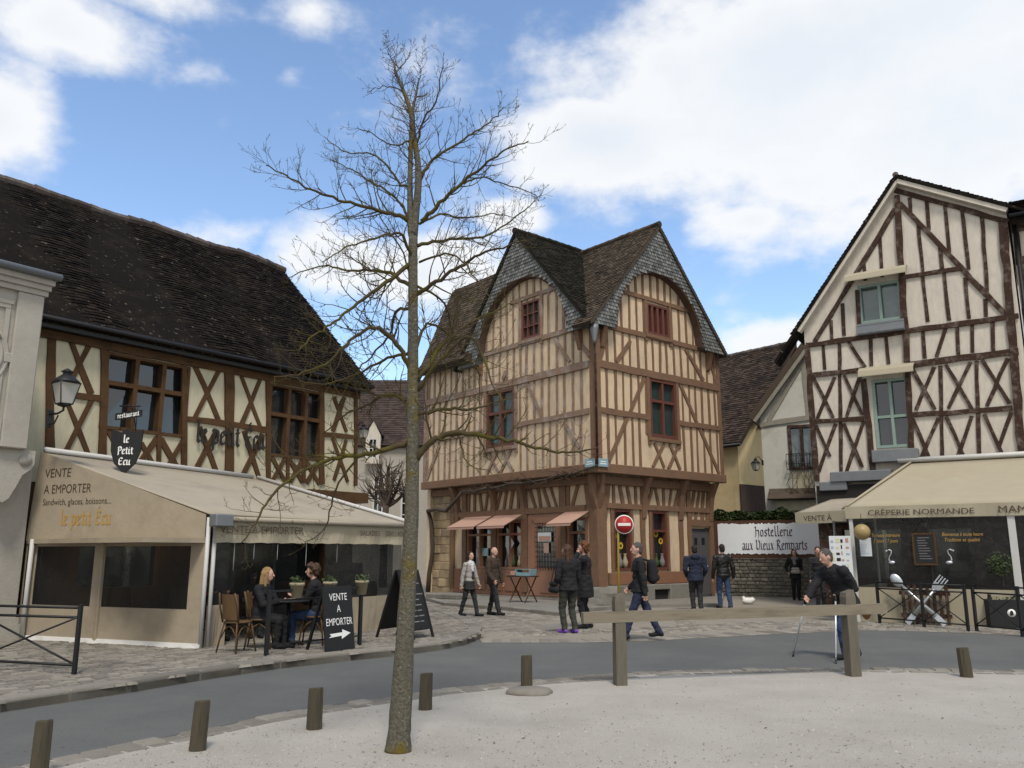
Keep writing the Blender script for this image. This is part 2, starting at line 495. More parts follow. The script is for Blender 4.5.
def copy_tree(o, parent=None):
    c = o.copy(); COL.objects.link(c)
    if parent: c.parent = parent
    for ch in kids(o): copy_tree(ch, c)
    return c
def recentre(o):
    """move a single-mesh thing's origin to the middle of its base"""
    me = o.data
    xs = [v.co for v in me.vertices]
    c = Vector(((min(v.x for v in xs) + max(v.x for v in xs)) / 2, (min(v.y for v in xs) + max(v.y for v in xs)) / 2, min(v.z for v in xs)))
    me.transform(Matrix.Translation(-c))
    o.location = o.location + (o.rotation_euler.to_matrix() @ c)
    return o
class Fac:
    """vertical plane through A along the ground direction ang (degrees); o is the offset towards the viewer"""
    def __init__(s, A, ang, sgn=1):
        s.A = Vector((A[0], A[1])); s.ang = ang
        s.d = Vector((cos(radians(ang)), sin(radians(ang))))
        s.n = Vector((s.d.y, -s.d.x)) * sgn
    def uz(s, px, py, o=0.0):
        r = ray(px, py)
        A = s.A + s.n * o
        t = s.n.dot(A) / (s.n.x * r[0] + s.n.y * r[1])
        q = Vector((r[0] * t, r[1] * t)) - A
        return (q.dot(s.d), CAMH + r[2] * t)
    def w(s, u, z, o=0.0):
        p = s.A + s.d * u + s.n * o
        return Vector((p.x, p.y, z))
MR = lambda u, z, o: (u, -o, z)        # facade along local x
ML = lambda u, z, o: (-o, u, z)        # facade along local y

def timber(mb, mp_, p, q, w=.14, o0=-.02, o1=.035, mi=0, jit=.2):
    """one hewn timber in a facade plane between (u,z) points"""
    p, q = Vector(p), Vector(q)
    d = (q - p)
    L = d.length
    if L < .02: return
    d.normalize(); sd = Vector((-d.y, d.x))
    n = max(1, int(L / .45))
    o1 = o1 + random.uniform(-.006, .006)
    A, B = [], []
    for i in range(n + 1):
        c = p.lerp(q, i / n)
        c = c + sd * random.uniform(-jit, jit) * w * .35
        A.append(c - sd * w / 2 * (1 + random.uniform(-jit, jit)))
        B.append(c + sd * w / 2 * (1 + random.uniform(-jit, jit)))
    mb.prism(A + B[::-1], [], o0, o1, mp_, mi, random.random())
def window(root, mp_, u0, z0, u1, z1, frame, glass, mull=(), trans=(), rec=.10, fw=.07, proud=.02, name='window', bw=None, surround=0, sill=None):
    """a framed window set in an opening; mullions / transoms as fractions"""
    f = MB()
    bw = bw or fw
    o0, o1 = -rec - .05, proud
    for a, b in (((u0, z0), (u1, z0 + fw)), ((u0, z1 - fw), (u1, z1)), ((u0, z0 + fw), (u0 + fw, z1 - fw)), ((u1 - fw, z0 + fw), (u1, z1 - fw))):
        f.box(mp_(a[0], a[1], o0), mp_(b[0], b[1], o1))
    for t in mull:
        c = u0 + (u1 - u0) * t
        f.box(mp_(c - bw / 2, z0 + fw, o0 + .01), mp_(c + bw / 2, z1 - fw, o1 - .012))
    for t in trans:
        c = z0 + (z1 - z0) * t
        f.box(mp_(u0 + fw, c - bw / 2, o0 + .013), mp_(u1 - fw, c + bw / 2, o1 - .016))
    if sill:
        f.box(mp_(u0 - .06, z0 - .09, -.02), mp_(u1 + .06, z0 - .003, .07))
    w = f.build(name, frame, root)
    g = MB()
    # slightly uneven panes so that reflections differ
    us = [u0 + fw / 2] + [u0 + (u1 - u0) * t for t in sorted(mull)] + [u1 - fw / 2]
    zs = [z0 + fw / 2] + [z0 + (z1 - z0) * t for t in sorted(trans)] + [z1 - fw / 2]
    for i in range(len(us) - 1):
        for j in range(len(zs) - 1):
            e = [random.uniform(-.018, .018) for _ in range(4)]
            g.face([mp_(us[i], zs[j], -rec + e[0]), mp_(us[i + 1], zs[j], -rec + e[1]), mp_(us[i + 1], zs[j + 1], -rec + e[2]), mp_(us[i], zs[j + 1], -rec + e[3])])
    g.build('pane', glass, w)
    return w
def tiles(mb, P0, U, V, ul, vl, tw=.22, th=.13, mi=0, lift=.022, inside=None, jit=.012):
    """courses of plain tiles over a slope: P0 eave corner, U along the eave, V up the slope (unit vectors)"""
    P0, U, V = Vector(P0), Vector(U), Vector(V)
    N = U.cross(V)
    if N.z < 0 and abs(N.z) > 1e-3: N = -N
    rows = int(vl / th)
    for j in range(rows):
        off = (j % 2) * tw / 2
        k = -1
        while True:
            a = k * tw + off; k += 1
            if a > ul: break
            b = a + tw * .97
            a2, b2 = max(a, 0), min(b, ul)
            if b2 - a2 < .03: continue
            v0 = j * th + random.uniform(-jit, jit); v1 = (j + 1) * th + .03
            if inside and not inside((a2 + b2) / 2, v0 + th / 2): continue
            l0 = lift + random.uniform(-.008, .012); l1 = .004
            p = [P0 + U * a2 + V * v0 + N * l0, P0 + U * b2 + V * v0 + N * (l0 + random.uniform(-.005, .005)), P0 + U * b2 + V * v1 + N * l1, P0 + U * a2 + V * v1 + N * l1]
            r = random.random()
            mb.face(p, mi, r)
            mb.face([p[0] - N * .025, p[1] - N * .025, p[1], p[0]], mi, r * .6)
def ridge(mb, p, q, rad=.12, step=.33, mi=0):
    p, q = Vector(p), Vector(q)
    n = max(1, int((q - p).length / step))
    for i in range(n):
        a = p.lerp(q, i / n); b = p.lerp(q, (i + 1.08) / n)
        mb.tube([a, b], [rad * 1.08 * random.uniform(.9, 1.1), rad * .9], 8, mi, True, False, random.random())
def inpoly(p, poly):
    x, y = p; c = False
    n = len(poly)
    for i in range(n):
        x0, y0 = poly[i][0], poly[i][1]; x1, y1 = poly[(i + 1) % n][0], poly[(i + 1) % n][1]
        if (y0 > y) != (y1 > y) and x < (x1 - x0) * (y - y0) / (y1 - y0) + x0: c = not c
    return c
def sheet(name, poly, z, m, kind='structure', thick=0.0):
    mb = MB()
    if thick:
        mb.prism(poly, [], z - thick, z, lambda u, v, o: (u, v, o))
    else:
        tr = geometry.tessellate_polygon([[Vector((p[0], p[1], 0)) for p in poly]])
        mb.idx([(p[0], p[1], z) for p in poly], tr)
    o = mb.build(name, m)
    tag(o, kind=kind)
    return o
def setts(mb, poly, ang, sx, sy, z, h=.03, gap=.018, mi=0, jit=.01):
    """paving stones laid in staggered courses inside a polygon"""
    d = Vector((cos(radians(ang)), sin(radians(ang)))); n = Vector((-d.y, d.x))
    us = [Vector(p[:2]).dot(d) for p in poly]; vs = [Vector(p[:2]).dot(n) for p in poly]
    j = 0; v = min(vs)
    while v < max(vs):
        u = min(us) - random.uniform(0, sx)
        while u < max(us):
            w = sx * random.uniform(.75, 1.25)
            c = d * (u + w / 2) + n * (v + sy / 2)
            if inpoly((c.x, c.y), poly):
                e = gap / 2; b = .012
                hh = h + random.uniform(-.006, .006)
                def P(uu, vv, zz): 
                    q = d * uu + n * vv
                    return (q.x + random.uniform(-jit, jit) * .4, q.y + random.uniform(-jit, jit) * .4, z + zz)
                lo = [P(u + e, v + e, 0), P(u + w - e, v + e, 0), P(u + w - e, v + sy - e, 0), P(u + e, v + sy - e, 0)]
                ti = [P(u + e + b, v + e + b, hh + random.uniform(-.003, .003)), P(u + w - e - b, v + e + b, hh), P(u + w - e - b, v + sy - e - b, hh), P(u + e + b, v + sy - e - b, hh + random.uniform(-.003, .003))]
                r = random.random()
                nn = len(mb.v)
                mb.idx(lo + ti, [(4, 5, 6, 7), (0, 1, 5, 4), (1, 2, 6, 5), (2, 3, 7, 6), (3, 0, 4, 7)], mi, r)
            u += w
        v += sy
# ------------------------------------------------------------------ lettering
def sans(name, text, P, right, up, cap, m, parent=None, width=None, align='LEFT', ext=.002, shear=0.0, spacing=1.0):
    """text standing on a plane; cap = capital height; width squeezes it"""
    cu = bpy.data.curves.new(name, 'FONT')
    cu.body = text; cu.size = 1.0; cu.extrude = 0; cu.shear = shear; cu.space_character = spacing
    cu.resolution_u = 3
    tmp = bpy.data.objects.new('tmp_text', cu)
    COL.objects.link(tmp)
    dg = bpy.context.evaluated_depsgraph_get(); dg.update()
    me = bpy.data.meshes.new_from_object(tmp.evaluated_get(dg))
    bpy.data.objects.remove(tmp); bpy.data.curves.remove(cu)
    xs = [v.co.x for v in me.vertices]
    x0, x1 = min(xs), max(xs)
    s = cap / .729
    sx = s if width is None else width / (x1 - x0)
    right, up = Vector(right).normalized(), Vector(up).normalized()
    nrm = right.cross(up)
    off = {'LEFT': -x0, 'CENTER': -(x0 + x1) / 2, 'RIGHT': -x1}[align]
    for v in me.vertices:
        c = v.co.copy()
        v.co = Vector(P) + right * (c.x + off) * sx + up * c.y * s + nrm * ext
    me.name = name
    me.materials.clear(); me.materials.append(m)
    o = bpy.data.objects.new(name, me); COL.objects.link(o)
    if parent: o.parent = parent
    return o
GLY = {
 'l': (.5, [[(.12, 1.5), (.22, 1.6), (.22, .15), (.42, 0)]]),
 'e': (.68, [[(.15, .85), (.15, .15), (.38, 0), (.6, .16)], [(.15, .85), (.4, 1), (.56, .75), (.2, .48)]]),
 'p': (.76, [[(.02, 1.05), (.15, .95), (.15, -.5)], [(.15, .85), (.4, 1), (.6, .85), (.6, .15), (.4, 0), (.17, .1)]]),
 't': (.52, [[(.15, 1.2), (.24, 1.32), (.24, .15), (.44, 0)], [(.02, .98), (.46, 1.0)]]),
 'i': (.46, [[(.06, .92), (.18, 1), (.18, .15), (.36, 0)], [(.17, 1.32), (.25, 1.42)]]),
 'u': (.82, [[(.04, .92), (.15, 1), (.15, .15), (.34, 0), (.58, .16)], [(.58, 1), (.58, .15), (.74, 0)]]),
 'c': (.62, [[(.54, .84), (.38, 1), (.15, .8), (.15, .15), (.38, 0), (.58, .14)]]),
 'E': (.92, [[(.78, 1.25), (.52, 1.5), (.2, 1.2), (.2, .25), (.5, 0), (.82, .22)], [(.22, .75), (.68, .82)]]),
 '\u00c9': (.92, [[(.78, 1.25), (.52, 1.5), (.2, 1.2), (.2, .25), (.5, 0), (.82, .22)], [(.22, .75), (.68, .82)], [(.42, 1.72), (.66, 1.95)]]),
 'o': (.74, [[(.15, .15), (.15, .85), (.38, 1), (.58, .85), (.58, .15), (.38, 0), (.15, .15)]]),
 's': (.64, [[(.54, .85), (.35, 1), (.14, .78), (.54, .28), (.36, 0), (.08, .14)]]),
 'r': (.54, [[(.04, .92), (.15, 1), (.15, 0)], [(.15, .8), (.34, 1), (.5, .84)]]),
 'a': (.74, [[(.14, .84), (.35, 1), (.54, .85), (.54, .15), (.7, 0)], [(.54, .56), (.15, .36), (.15, .12), (.34, 0), (.54, .16)]]),
 'n': (.8, [[(.04, .92), (.15, 1), (.15, 0)], [(.15, .8), (.38, 1), (.57, .85), (.57, .12), (.74, 0)]]),
 'm': (1.16, [[(.04, .92), (.15, 1), (.15, 0)], [(.15, .8), (.36, 1), (.53, .85), (.53, 0)], [(.53, .8), (.76, 1), (.92, .85), (.92, .12), (1.1, 0)]]),
 'x': (.68, [[(.08, .95), (.2, 1), (.46, 0), (.62, .05)], [(.6, 1), (.08, 0)]]),
 'H': (.98, [[(.02, 1.35), (.2, 1.5), (.26, 1.4), (.24, .1), (.05, -.1)], [(.26, .85), (.6, 1), (.78, .82), (.78, .1), (.6, -.25)]]),
 'V': (.95, [[(.02, 1.3), (.18, 1.5), (.26, 1.3), (.2, .3), (.46, 0), (.78, .25), (.84, 1.15), (.66, 1.5)]]),
 'R': (.95, [[(.22, 1.5), (.22, .1), (.05, -.05)], [(.04, 1.25), (.46, 1.52), (.74, 1.2), (.28, .78), (.56, .5), (.72, .05), (.95, -.12)]]),
 'P': (.82, [[(.22, 1.5), (.22, -.2)], [(.04, 1.25), (.46, 1.52), (.74, 1.2), (.7, .75), (.26, .62)]]),
 ' ': (.5, []), '.': (.3, [[(.1, 0), (.16, .08)]]),
}
def gothic(name, text, P, right, up, xh, m, parent=None, nib=.17, align='LEFT', width=None, thick=0.0, nib_ang=42):
    right, up = Vector(right).normalized(), Vector(up).normalized()
    nrm = right.cross(up)
    tot = sum(GLY[c][0] for c in text)
    sx = xh if width is None else width
    x = {'LEFT': 0, 'CENTER': -tot / 2}[align]
    nv = Vector((cos(radians(nib_ang)), sin(radians(nib_ang)))) * nib
    mb = MB(); k = 0
    for ch in text:
        wd, strokes = GLY[ch]
        for st in strokes:
            for i in range(len(st) - 1):
                a, b = Vector(st[i]), Vector(st[i + 1])
                d = (b - a).normalized()
                if abs(d.cross(nv.normalized())) < .35:     # along the nib: keep a hairline
                    nn = Vector((-d.y, d.x)) * nib * .4
                else: nn = nv
                e = .0006 * (k % 7); k += 1
                q = [a - nn, a + nn, b + nn, b - nn]
                pts = [Vector(P) + right * ((p.x + x) * sx) + up * (p.y * xh) for p in q]
                if thick:
                    mb.hexa([p - nrm * 0 for p in pts] + [p + nrm * (thick + e) for p in pts])
                else:
                    mb.face([p + nrm * (.003 + e) for p in pts])
        x += wd
    return mb.build(name, m, parent)
# ================================================================== SETTING: ground, road, pavements
def P2(px, py): return G(px, py)
near_edge = [(-420, 830), (-150, 800), (20, 766), (130, 744), (200, 731), (270, 716), (330, 706), (440, 690), (540, 680), (668, 671), (839, 668), (1024, 671), (1200, 676), (1500, 690)]
kerb_px = [(-420, 758), (-150, 735), (0, 713), (130, 693), (200, 681), (280, 669), (350, 661), (400, 656), (440, 650.5), (466, 645), (480, 639), (482, 633), (470, 625), (450, 617), (425, 608), (404, 602)]
far_edge = [(482, 643), (520, 643), (580, 643), (640, 641.5), (700, 638.5), (782, 634), (860, 631), (896, 631), (960, 633), (1024, 636), (1200, 643), (1500, 655)]
ne = [P2(*p) for p in near_edge]
kb = [P2(*p) for p in kerb_px]
fe = [P2(*p) for p in far_edge]
sheet('ground', [(-900, -500), (900, -500), (900, 1600), (-900, 1600)], 0.0, M['gravel'])
sheet('road', ne + fe[::-1] + kb[:11][::-1], 0.004, M['asphalt'])
street = fe + [(26, 24), (30, 60), (-9, 60), (-6.5, 34)] + kb[10:][::-1]
sheet('street_paving', street, 0.008, M['sand_paving'])
# left pavement: a raised slab with stone setts on top and kerb stones along the road
pav_in = [(-4.2, 25.5), (-14, 27), (-18, 6)]
pave = kb + pav_in
sheet('pavement', pave, 0.095, M['joint'], thick=.2)
mb = MB()
setts(mb, [(x, y) for x, y in kb] + [(-3.3, 22.5), (-9.6, 17.0), (-14.5, 10.5)], 53, .19, .125, .095, .028)
tag(mb.build('pavement_setts', M['sett'], recalc=False), kind='structure')
def kerb_run(name, pts, w, z0, z1, step, m, side=1, jit=.015):
    mb = MB()
    for i in range(len(pts) - 1):
        a, b = Vector(pts[i]), Vector(pts[i + 1])
        L = (b - a).length
        n = max(1, round(L / step))
        d = (b - a) / n
        nn = Vector((-d.y, d.x)).normalized() * side
        for k in range(n):
            p = a + d * (k + .012); q = a + d * (k + .988)
            h = z1 + random.uniform(-jit, jit) * .5; ww = w * random.uniform(.94, 1.04)
            e = .02
            lo = [p, q, q + nn * ww, p + nn * ww]
            if side < 0: lo = lo[::-1]
            c = sum(lo, Vector((0, 0))) / 4
            mid = [(v.x, v.y, h - e) for v in lo]
            top = []
            for v in lo:
                t_ = v + (c - v).normalized() * e * 1.2
                top.append((t_.x, t_.y, h + random.uniform(-.003, .003)))
            bot = [(v.x, v.y, z0) for v in lo]
            mb.idx(bot + mid + top, [(8, 9, 10, 11)] + [(i, (i + 1) % 4, 4 + (i + 1) % 4, 4 + i) for i in range(4)] + [(4 + i, 4 + (i + 1) % 4, 8 + (i + 1) % 4, 8 + i) for i in range(4)], 0, random.random())
    return tag(mb.build(name, m, recalc=False), kind='structure')
kerb_run('kerb', kb, .26, -.05, .135, .85, M['kerb'], 1, .006)
kerb_run('road_edge_stones', ne, .20, -.05, .016, .21, M['kerb'], -1, .022)
kerb_run('road_edge_setts', [(x + .0, y - .24) for x, y in ne], .16, -.05, .008, .27, M['kerb'], -1, .02)
kerb_run('gutter_setts', fe, .62, -.05, .016, .2, M['sett'], 1, .012)
def band(p, q, w, name='paving_band'):
    p, q = Vector(p), Vector(q); d = (q - p).normalized(); n = Vector((-d.y, d.x)) * w / 2
    mb = MB()
    setts(mb, [tuple(p - n), tuple(q - n), tuple(q + n), tuple(p + n)], math.degrees(atan2(d.y, d.x)), .17, .16, .006, .012)
    return tag(mb.build(name, M['sett'], recalc=False), kind='structure')
band(G(512, 632), G(556, 615), .55)
band(G(690, 628), G(676, 612), .5)
band(G(500, 634), G(640, 631), 1.1)
band(G(640, 631), G(790, 624), 1.3)
mb = MB()
setts(mb, [G(484, 634), G(470, 623), G(425, 605), G(444, 600), G(560, 618), G(515, 632)], 40, .2, .17, .006, .012)
tag(mb.build('paving_setts', M['sett'], recalc=False), kind='structure')
# manhole-like darker patch in the paving
sheet('paving_patch', [G(524, 627), G(580, 622), G(596, 624.5), G(540, 629)], .011, M['slab_stone'])
# pavement before the crêperie
mb = MB()
setts(mb, [G(770, 624), G(860, 619.5), G(1060, 622), G(1200, 632), G(1200, 641), G(1024, 634), G(896, 629.5), G(782, 632)], -6, .26, .2, .004, .016)
tag(mb.build('terrace_paving', M['sett'], recalc=False), kind='structure')
# loose pebbles and litter on the gravel
mb = MB()
for i in range(5200):
    px = random.uniform(-40, 1064); py = 672 + (random.random() ** .6) * 110
    x, y = G(px, py)
    e = [Vector(p) for p in ne]
    yy = None
    for k in range(len(e) - 1):
        if e[k].x <= x <= e[k + 1].x: yy = e[k].y + (e[k + 1].y - e[k].y) * (x - e[k].x) / (e[k + 1].x - e[k].x)
    if yy is None or y > yy - .35: continue
    s = random.uniform(.004, .011) * (1.5 if random.random() < .06 else 1)
    c = Vector((x, y, s * .2)); a = random.uniform(0, 6.28)
    vs = [c + Vector((cos(a + k * 1.57) * s * random.uniform(.7, 1.2), sin(a + k * 1.57) * s * random.uniform(.7, 1.2), -s * .2)) for k in range(4)] + [c + Vector((random.uniform(-.3, .3) * s, random.uniform(-.3, .3) * s, s * random.uniform(.4, .8)))]
    mb.idx(vs, [(0, 1, 4), (1, 2, 4), (2, 3, 4), (3, 0, 4)], 0, random.random())
tag(mb.build('gravel', M['pebble'], recalc=False), kind='stuff')
mb = MB()
for i in range(520):
    px = random.uniform(-40, 1064); py = 680 + (random.random() ** .8) * 100
    x, y = G(px, py)
    if py < 700 and px < 500: continue
    a = random.uniform(0, 6.28); s = random.uniform(.008, .022); c = Vector((x, y, .006))
    d = Vector((cos(a), sin(a), random.uniform(0, .3))) * s; n = Vector((-sin(a), cos(a), random.uniform(0, .4))) * s * random.uniform(.15, .5)
    mb.face([c - d, c + n, c + d, c - n], 0, random.random())
tag(mb.build('leaf_litter', mat('leaf_litter', (.10, .075, .05), .9, .3, 20, 0, attr=.5), recalc=False), kind='stuff')

# ================================================================== LEFT TIMBERED HOUSE (restaurant)
LA = (-9.45, 17.3)
LF = Fac(LA, 53.13)
lh = empty('timbered_house', (*LA, 0), radians(53.13), 'long cream house with brown crossed timbers under a huge dark mossy tile roof', 'house')
def Lp(px, py, o=0): return LF.uz(px, py, o)
U1, ZE = 8.25, 6.55
w1 = (Lp(105, 343)[0], Lp(106, 424)[1] - .02, Lp(184, 363)[0], Lp(184, 363)[1] - .05)
w1 = (.72, 4.30, 2.78, 6.02)
w2 = (5.10, 4.10, 6.92, 6.02)
rectl = lambda r: [(r[0], r[1]), (r[2], r[1]), (r[2], r[3]), (r[0], r[3])]
mb = MB()
mb.prism([(-6, 3.05), (U1, 3.05), (U1, ZE), (-6, ZE)], [rectl(w1), rectl(w2)], -.28, 0, MR)
mb.box((U1 - .3, .285, 0), (U1 - .004, 8.2, ZE))                           # right gable wall
mb.prism([(.3, ZE), (8.1, ZE), (4.2, 10.6)], [], -U1 + .31, -U1 + .01, lambda u, z, o: (-o, u, z))
mb.build('wall', M['cream_pale'], lh)
mb = MB()
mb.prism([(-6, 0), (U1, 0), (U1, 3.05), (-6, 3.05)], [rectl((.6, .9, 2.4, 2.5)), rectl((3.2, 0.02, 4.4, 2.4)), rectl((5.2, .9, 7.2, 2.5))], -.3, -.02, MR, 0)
mb.build('ground_floor_wall', M['wood_gold'], lh)  # dark wood colour stands in for the gloom inside the tent
mb = MB()
for r in ((.6, .9, 2.4, 2.5), (3.2, .02, 4.4, 2.4), (5.2, .9, 7.2, 2.5)):
    mb.box((r[0] - .02, .2, r[1]), (r[2] + .02, .23, r[3] + .02))
mb.build('shop_window', M['glass'], lh)
tm = MB()
def LT(a, b, w=.15, o1=.04): timber(tm, MR, Lp(*a), Lp(*b), w, -.02, o1)
timber(tm, MR, (-1.2, 6.17), (U1, 6.17), .24, -.02, .07, 0, .06)
LT((51, 330), (49, 470), .17)
for a, b in (((67.7, 334), (90.6, 394)), ((91.7, 340), (71, 381)), ((91.7, 399), (63.5, 455)), ((66.7, 402), (89.6, 459)),
             ((195, 366), (219, 422)), ((219, 370), (194, 418)), ((199, 427), (217, 475)), ((217, 430), (195, 471)),
             ((241, 376), (259.7, 427)), ((260, 380), (241, 424)), ((243, 431), (258.5, 477)), ((262, 434), (241, 478)),
             ((333.5, 397), (346, 432)), ((344, 397), (332, 431)), ((332, 438), (347.5, 482)), ((346, 440), (333.5, 480)),
             ((141, 443), (154, 466)), ((157, 438), (136.5, 466)), ((160, 439), (178, 469)), ((183, 440), (165.6, 469)),
             ((107, 428), (126, 463)), ((131, 433), (110, 461)),
             ((270.5, 456), (284, 481)), ((285, 458), (272, 480)), ((288, 458), (302, 482)), ((303, 459), (290, 482)), ((304, 460), (319, 484)), ((320, 461), (306, 483))):
    LT(a, b, .115 + random.uniform(-.015, .02), .036)
for a, b, w in (((73, 395), (104, 399), .13), ((186.5, 419), (227, 424), .14), ((229, 424), (267, 430), .14), ((323, 434), (354, 437), .13)):
    LT(a, b, w, .048)
for a, b, w in (((104, 342), (101.7, 462), .2), ((158, 434), (158, 468), .13), ((133, 430), (132, 464), .1), ((183.5, 362), (183, 472), .17), ((228.5, 370), (228.5, 476), .30),
                ((267.5, 380), (268, 480), .16), ((287, 456), (287, 482), .12), ((303, 458), (303, 483), .12), ((321, 391), (321, 484), .2), ((355, 396), (355, 486), .14)):
    LT(a, b, w * .8, .055)
tm.build('timber_frame', M['wood_gold'], lh)
window(lh, MR, *w1, M['wood_gold'], M['glass'], (.36, .68), (.60,), rec=.16, fw=.07, proud=.05, bw=.10)
window(lh, MR, *w2, M['wood_gold'], M['glass'], (.36, .68), (.58,), rec=.16, fw=.07, proud=.05, bw=.10)
# roof
ov = .35
def roof_slab(mb, P0, U, V, ul, vl, th=.12, mi=0):
    P0, U, V = Vector(P0), Vector(U), Vector(V)
    N = U.cross(V)
    if N.z < 0: N = -N
    q = [P0, P0 + U * ul, P0 + U * ul + V * vl, P0 + V * vl]
    mb.hexa([p - N * th for p in q] + [p - N * .004 for p in q], mi, .3)
ez = 6.42
V1 = Vector((0, 4.2 + ov, 11.0 - ez)); vl1 = V1.length; V1.normalize()
V2 = Vector((0, -(4.2 + ov), 11.0 - ez)).normalized()
mb = MB()
roof_slab(mb, (-9, -ov, ez), (1, 0, 0), V1, 9 + U1 + .22, vl1)
roof_slab(mb, (-9, 8.4 + ov, ez), (1, 0, 0), V2, 9 + U1 + .22, vl1)
tiles(mb, (-7.5, -ov, ez), (1, 0, 0), V1, 7.5 + U1 + .24, vl1, .19, .125, 0, .03)
rf = mb.build('roof', M['roof_dark'], lh, recalc=False)
mb = MB(); ridge(mb, (-7.5, 4.2, 11.02), (U1 + .26, 4.2, 11.02), .13, .36)
rg = mb.build('ridge_tiles', M['ridge_tile'], rf)
from mathutils import noise as mnoise
for o_ in (rf, rg):                                    # an old roof sags between its trusses
    for v in o_.data.vertices:
        x_ = v.co.x
        v.co.z += -.07 * sin(pi * (x_ + 7.5) / 16) ** 2 + .035 * sin(x_ * 1.9 + .6) + .05 * mnoise.noise(Vector((x_ * .8, v.co.y * .8, 3)))
mb = MB()
mb.tube([(-6, -ov - .05, ez - .02), (U1 + .2, -ov - .05, ez - .02)], .055, 8)
mb.box((-6, -ov + .06, ez - .2), (U1 + .2, .03 - .005, ez - .12))
mb.build('gutter', M['black_iron'], lh)
# lettering on the wall
a = Lp(193, 441); b = Lp(262, 457)
gothic('lettering', 'le petit \u00c9cu', (a[0], -.085, a[1] - .02), (1, 0, 0), (0, 0, 1), .33, M['black_paint'], lh, .14, width=(b[0] - a[0]) / 7.48, thick=.02)
# timber boarding at the foot of the first floor, right end
mb = MB()
q = [Lp(297, 483), Lp(357, 489), Lp(357, 504), Lp(340, 503)]
mb.prism([(6.2, 3.28), (8.3, 3.28), (8.3, 3.0), (6.2, 2.85)], [], .06, .5, MR)
mb.build('boarding', M['wood_gold'], lh)

# ================================================================== LEFT STONE BUILDING
SA = (-8.67, 14.88)
SF = Fac(SA, 53.13)
sb = empty('stone_building', (*SA, 0), radians(53.13), 'pale stone building with oval medallion panel and grey gutter at the picture edge', 'building')
mb = MB()
mb.box((-7, 0, 3.45), (-.55, 1.9, 6.3))
mb.box((-.55, -.07, 3.45), (-.10, 1.9, 6.3), 0, .5, .02)       # corner pilaster
mb.box((-7, -.05, 3.45), (-.56, .01, 3.66))
mb.box((-7, -.035, 3.66), (-.56, .012, 3.95))
mb.build('wall', M['stone_pale'], sb)
mb = MB()
for dz, dp in ((6.3, .09), (6.4, .14), (6.5, .20)):
    mb.box((-7, -dp, dz), (-.10 + dp * .5, 1.9, dz + .098))
mb.build('cornice', M['stone_pale'], sb)
mb = MB()
mb.tube([(-7, -.28, 6.66), (.06, -.28, 6.66)], .065, 10)
mb.box((-7, -.24, 6.6), (.04, 1.9, 6.64))
mb.build('gutter', M['zinc'], sb)
mb = MB()                                                      # sunk panel moulding and oval
for a, b in (((-3, -.035, 5.95), (-.64, .01, 6.03)), ((-3, -.05, 6.03), (-.60, .01, 6.10)), ((-.72, -.04, 4.1), (-.64, .01, 5.94)), ((-3, -.035, 4.05), (-.64, .01, 4.12))):
    mb.box(a, b)
cu, cz = -1.0, 5.05
for ra, rb, t in ((.40, .52, .035), (.30, .37, .05)):
    n = 28; pts = []
    for i in range(n):
        an = 2 * pi * i / n
        pts.append((cu + cos(an) * ra, -.02, cz + sin(an) * (rb)))
    mb.tube(pts + [pts[0]], t, 6, caps=False)
for an in (0, pi / 2, pi, 3 * pi / 2):
    c = Vector((cu + cos(an) * .42, 0, cz + sin(an) * .54))
    mb.box(c - Vector((.08, .06, .09)), c + Vector((.08, 0, .09)), 0, .5, .012)
mb.build('medallion', M['stone_pale'], sb)
mb = MB()
mb.prism([(-.5, 3.45), (-.5, 2.55), (-.36, 2.5), (-.26, 2.58), (-.16, 2.8), (-.08, 3.0), (.04, 3.1), (.10, 3.2), (.10, 3.45)], [], -.5, -.06, MR)
mb.tube([(-.06, .03, 3.27), (-.06, .52, 3.27)], .11, 12)
mb.build('corbel', M['stone_pale'], sb)
mb = MB()
mb.box((-7, .5, 0), (.27, 1.6, 3.45))
mb.box((-7, .44, 0), (.35, 1.55, .38))
mb.box((-7, .46, .38), (.31, 1.55, .5))
mb.build('pier', M['stone_pale'], sb)

# ================================================================== CENTRAL CORNER HOUSE
HA = (2.69, 26.2)
RFc = Fac(HA, 40); LFc = Fac(HA, 130, -1)
ch = empty('corner_house', (*HA, 0), radians(40), 'tall ochre half-timbered corner house with two slate-hung arched gables', 'house')
RW, LW = 6.62, 9.75
Rq = lambda px, py, o=0: RFc.uz(px, py, o)
Lq = lambda px, py, o=0: LFc.uz(px, py, o)
ZJ, ZM, ZB2, ZB3 = 4.42, 6.12, 7.66, 9.0
rw1 = (2.62, 5.50, 4.02, 7.52)          # right facade windows
rw2 = (2.62, 9.12, 3.78, 10.22)
lw1 = (4.02, 5.40, 5.62, 7.48)
lw2 = (2.62, 9.12, 3.60, 10.5)
GC_R, GC_L = 3.1, 3.72                   # gable centres
mb = MB()
mb.prism([(.05, ZJ), (RW, ZJ), (RW, 9.1), (5.9, 9.5), (4.9, 10.7), (3.1, 12), (1.3, 10.7), (.4, 9.5), (.05, 9.1)], [rectl(rw1), rectl(rw2)], -.25, 0, MR)
mb.prism([(.26, ZJ), (LW, ZJ), (LW, 9.1), (6.9, 9.3), (6, 10.2), (3.72, 12), (1.4, 10.3), (.5, 9.2), (.26, 9.1)], [rectl(lw1), rectl(lw2)], -.25, -.004, ML)
mb.box((.2, LW - .2, 0), (RW, LW, 9.1)); mb.box((RW - .2, .3, ZJ), (RW - .004, LW - .21, 9.1))
mb.build('wall', M['cream'], ch)
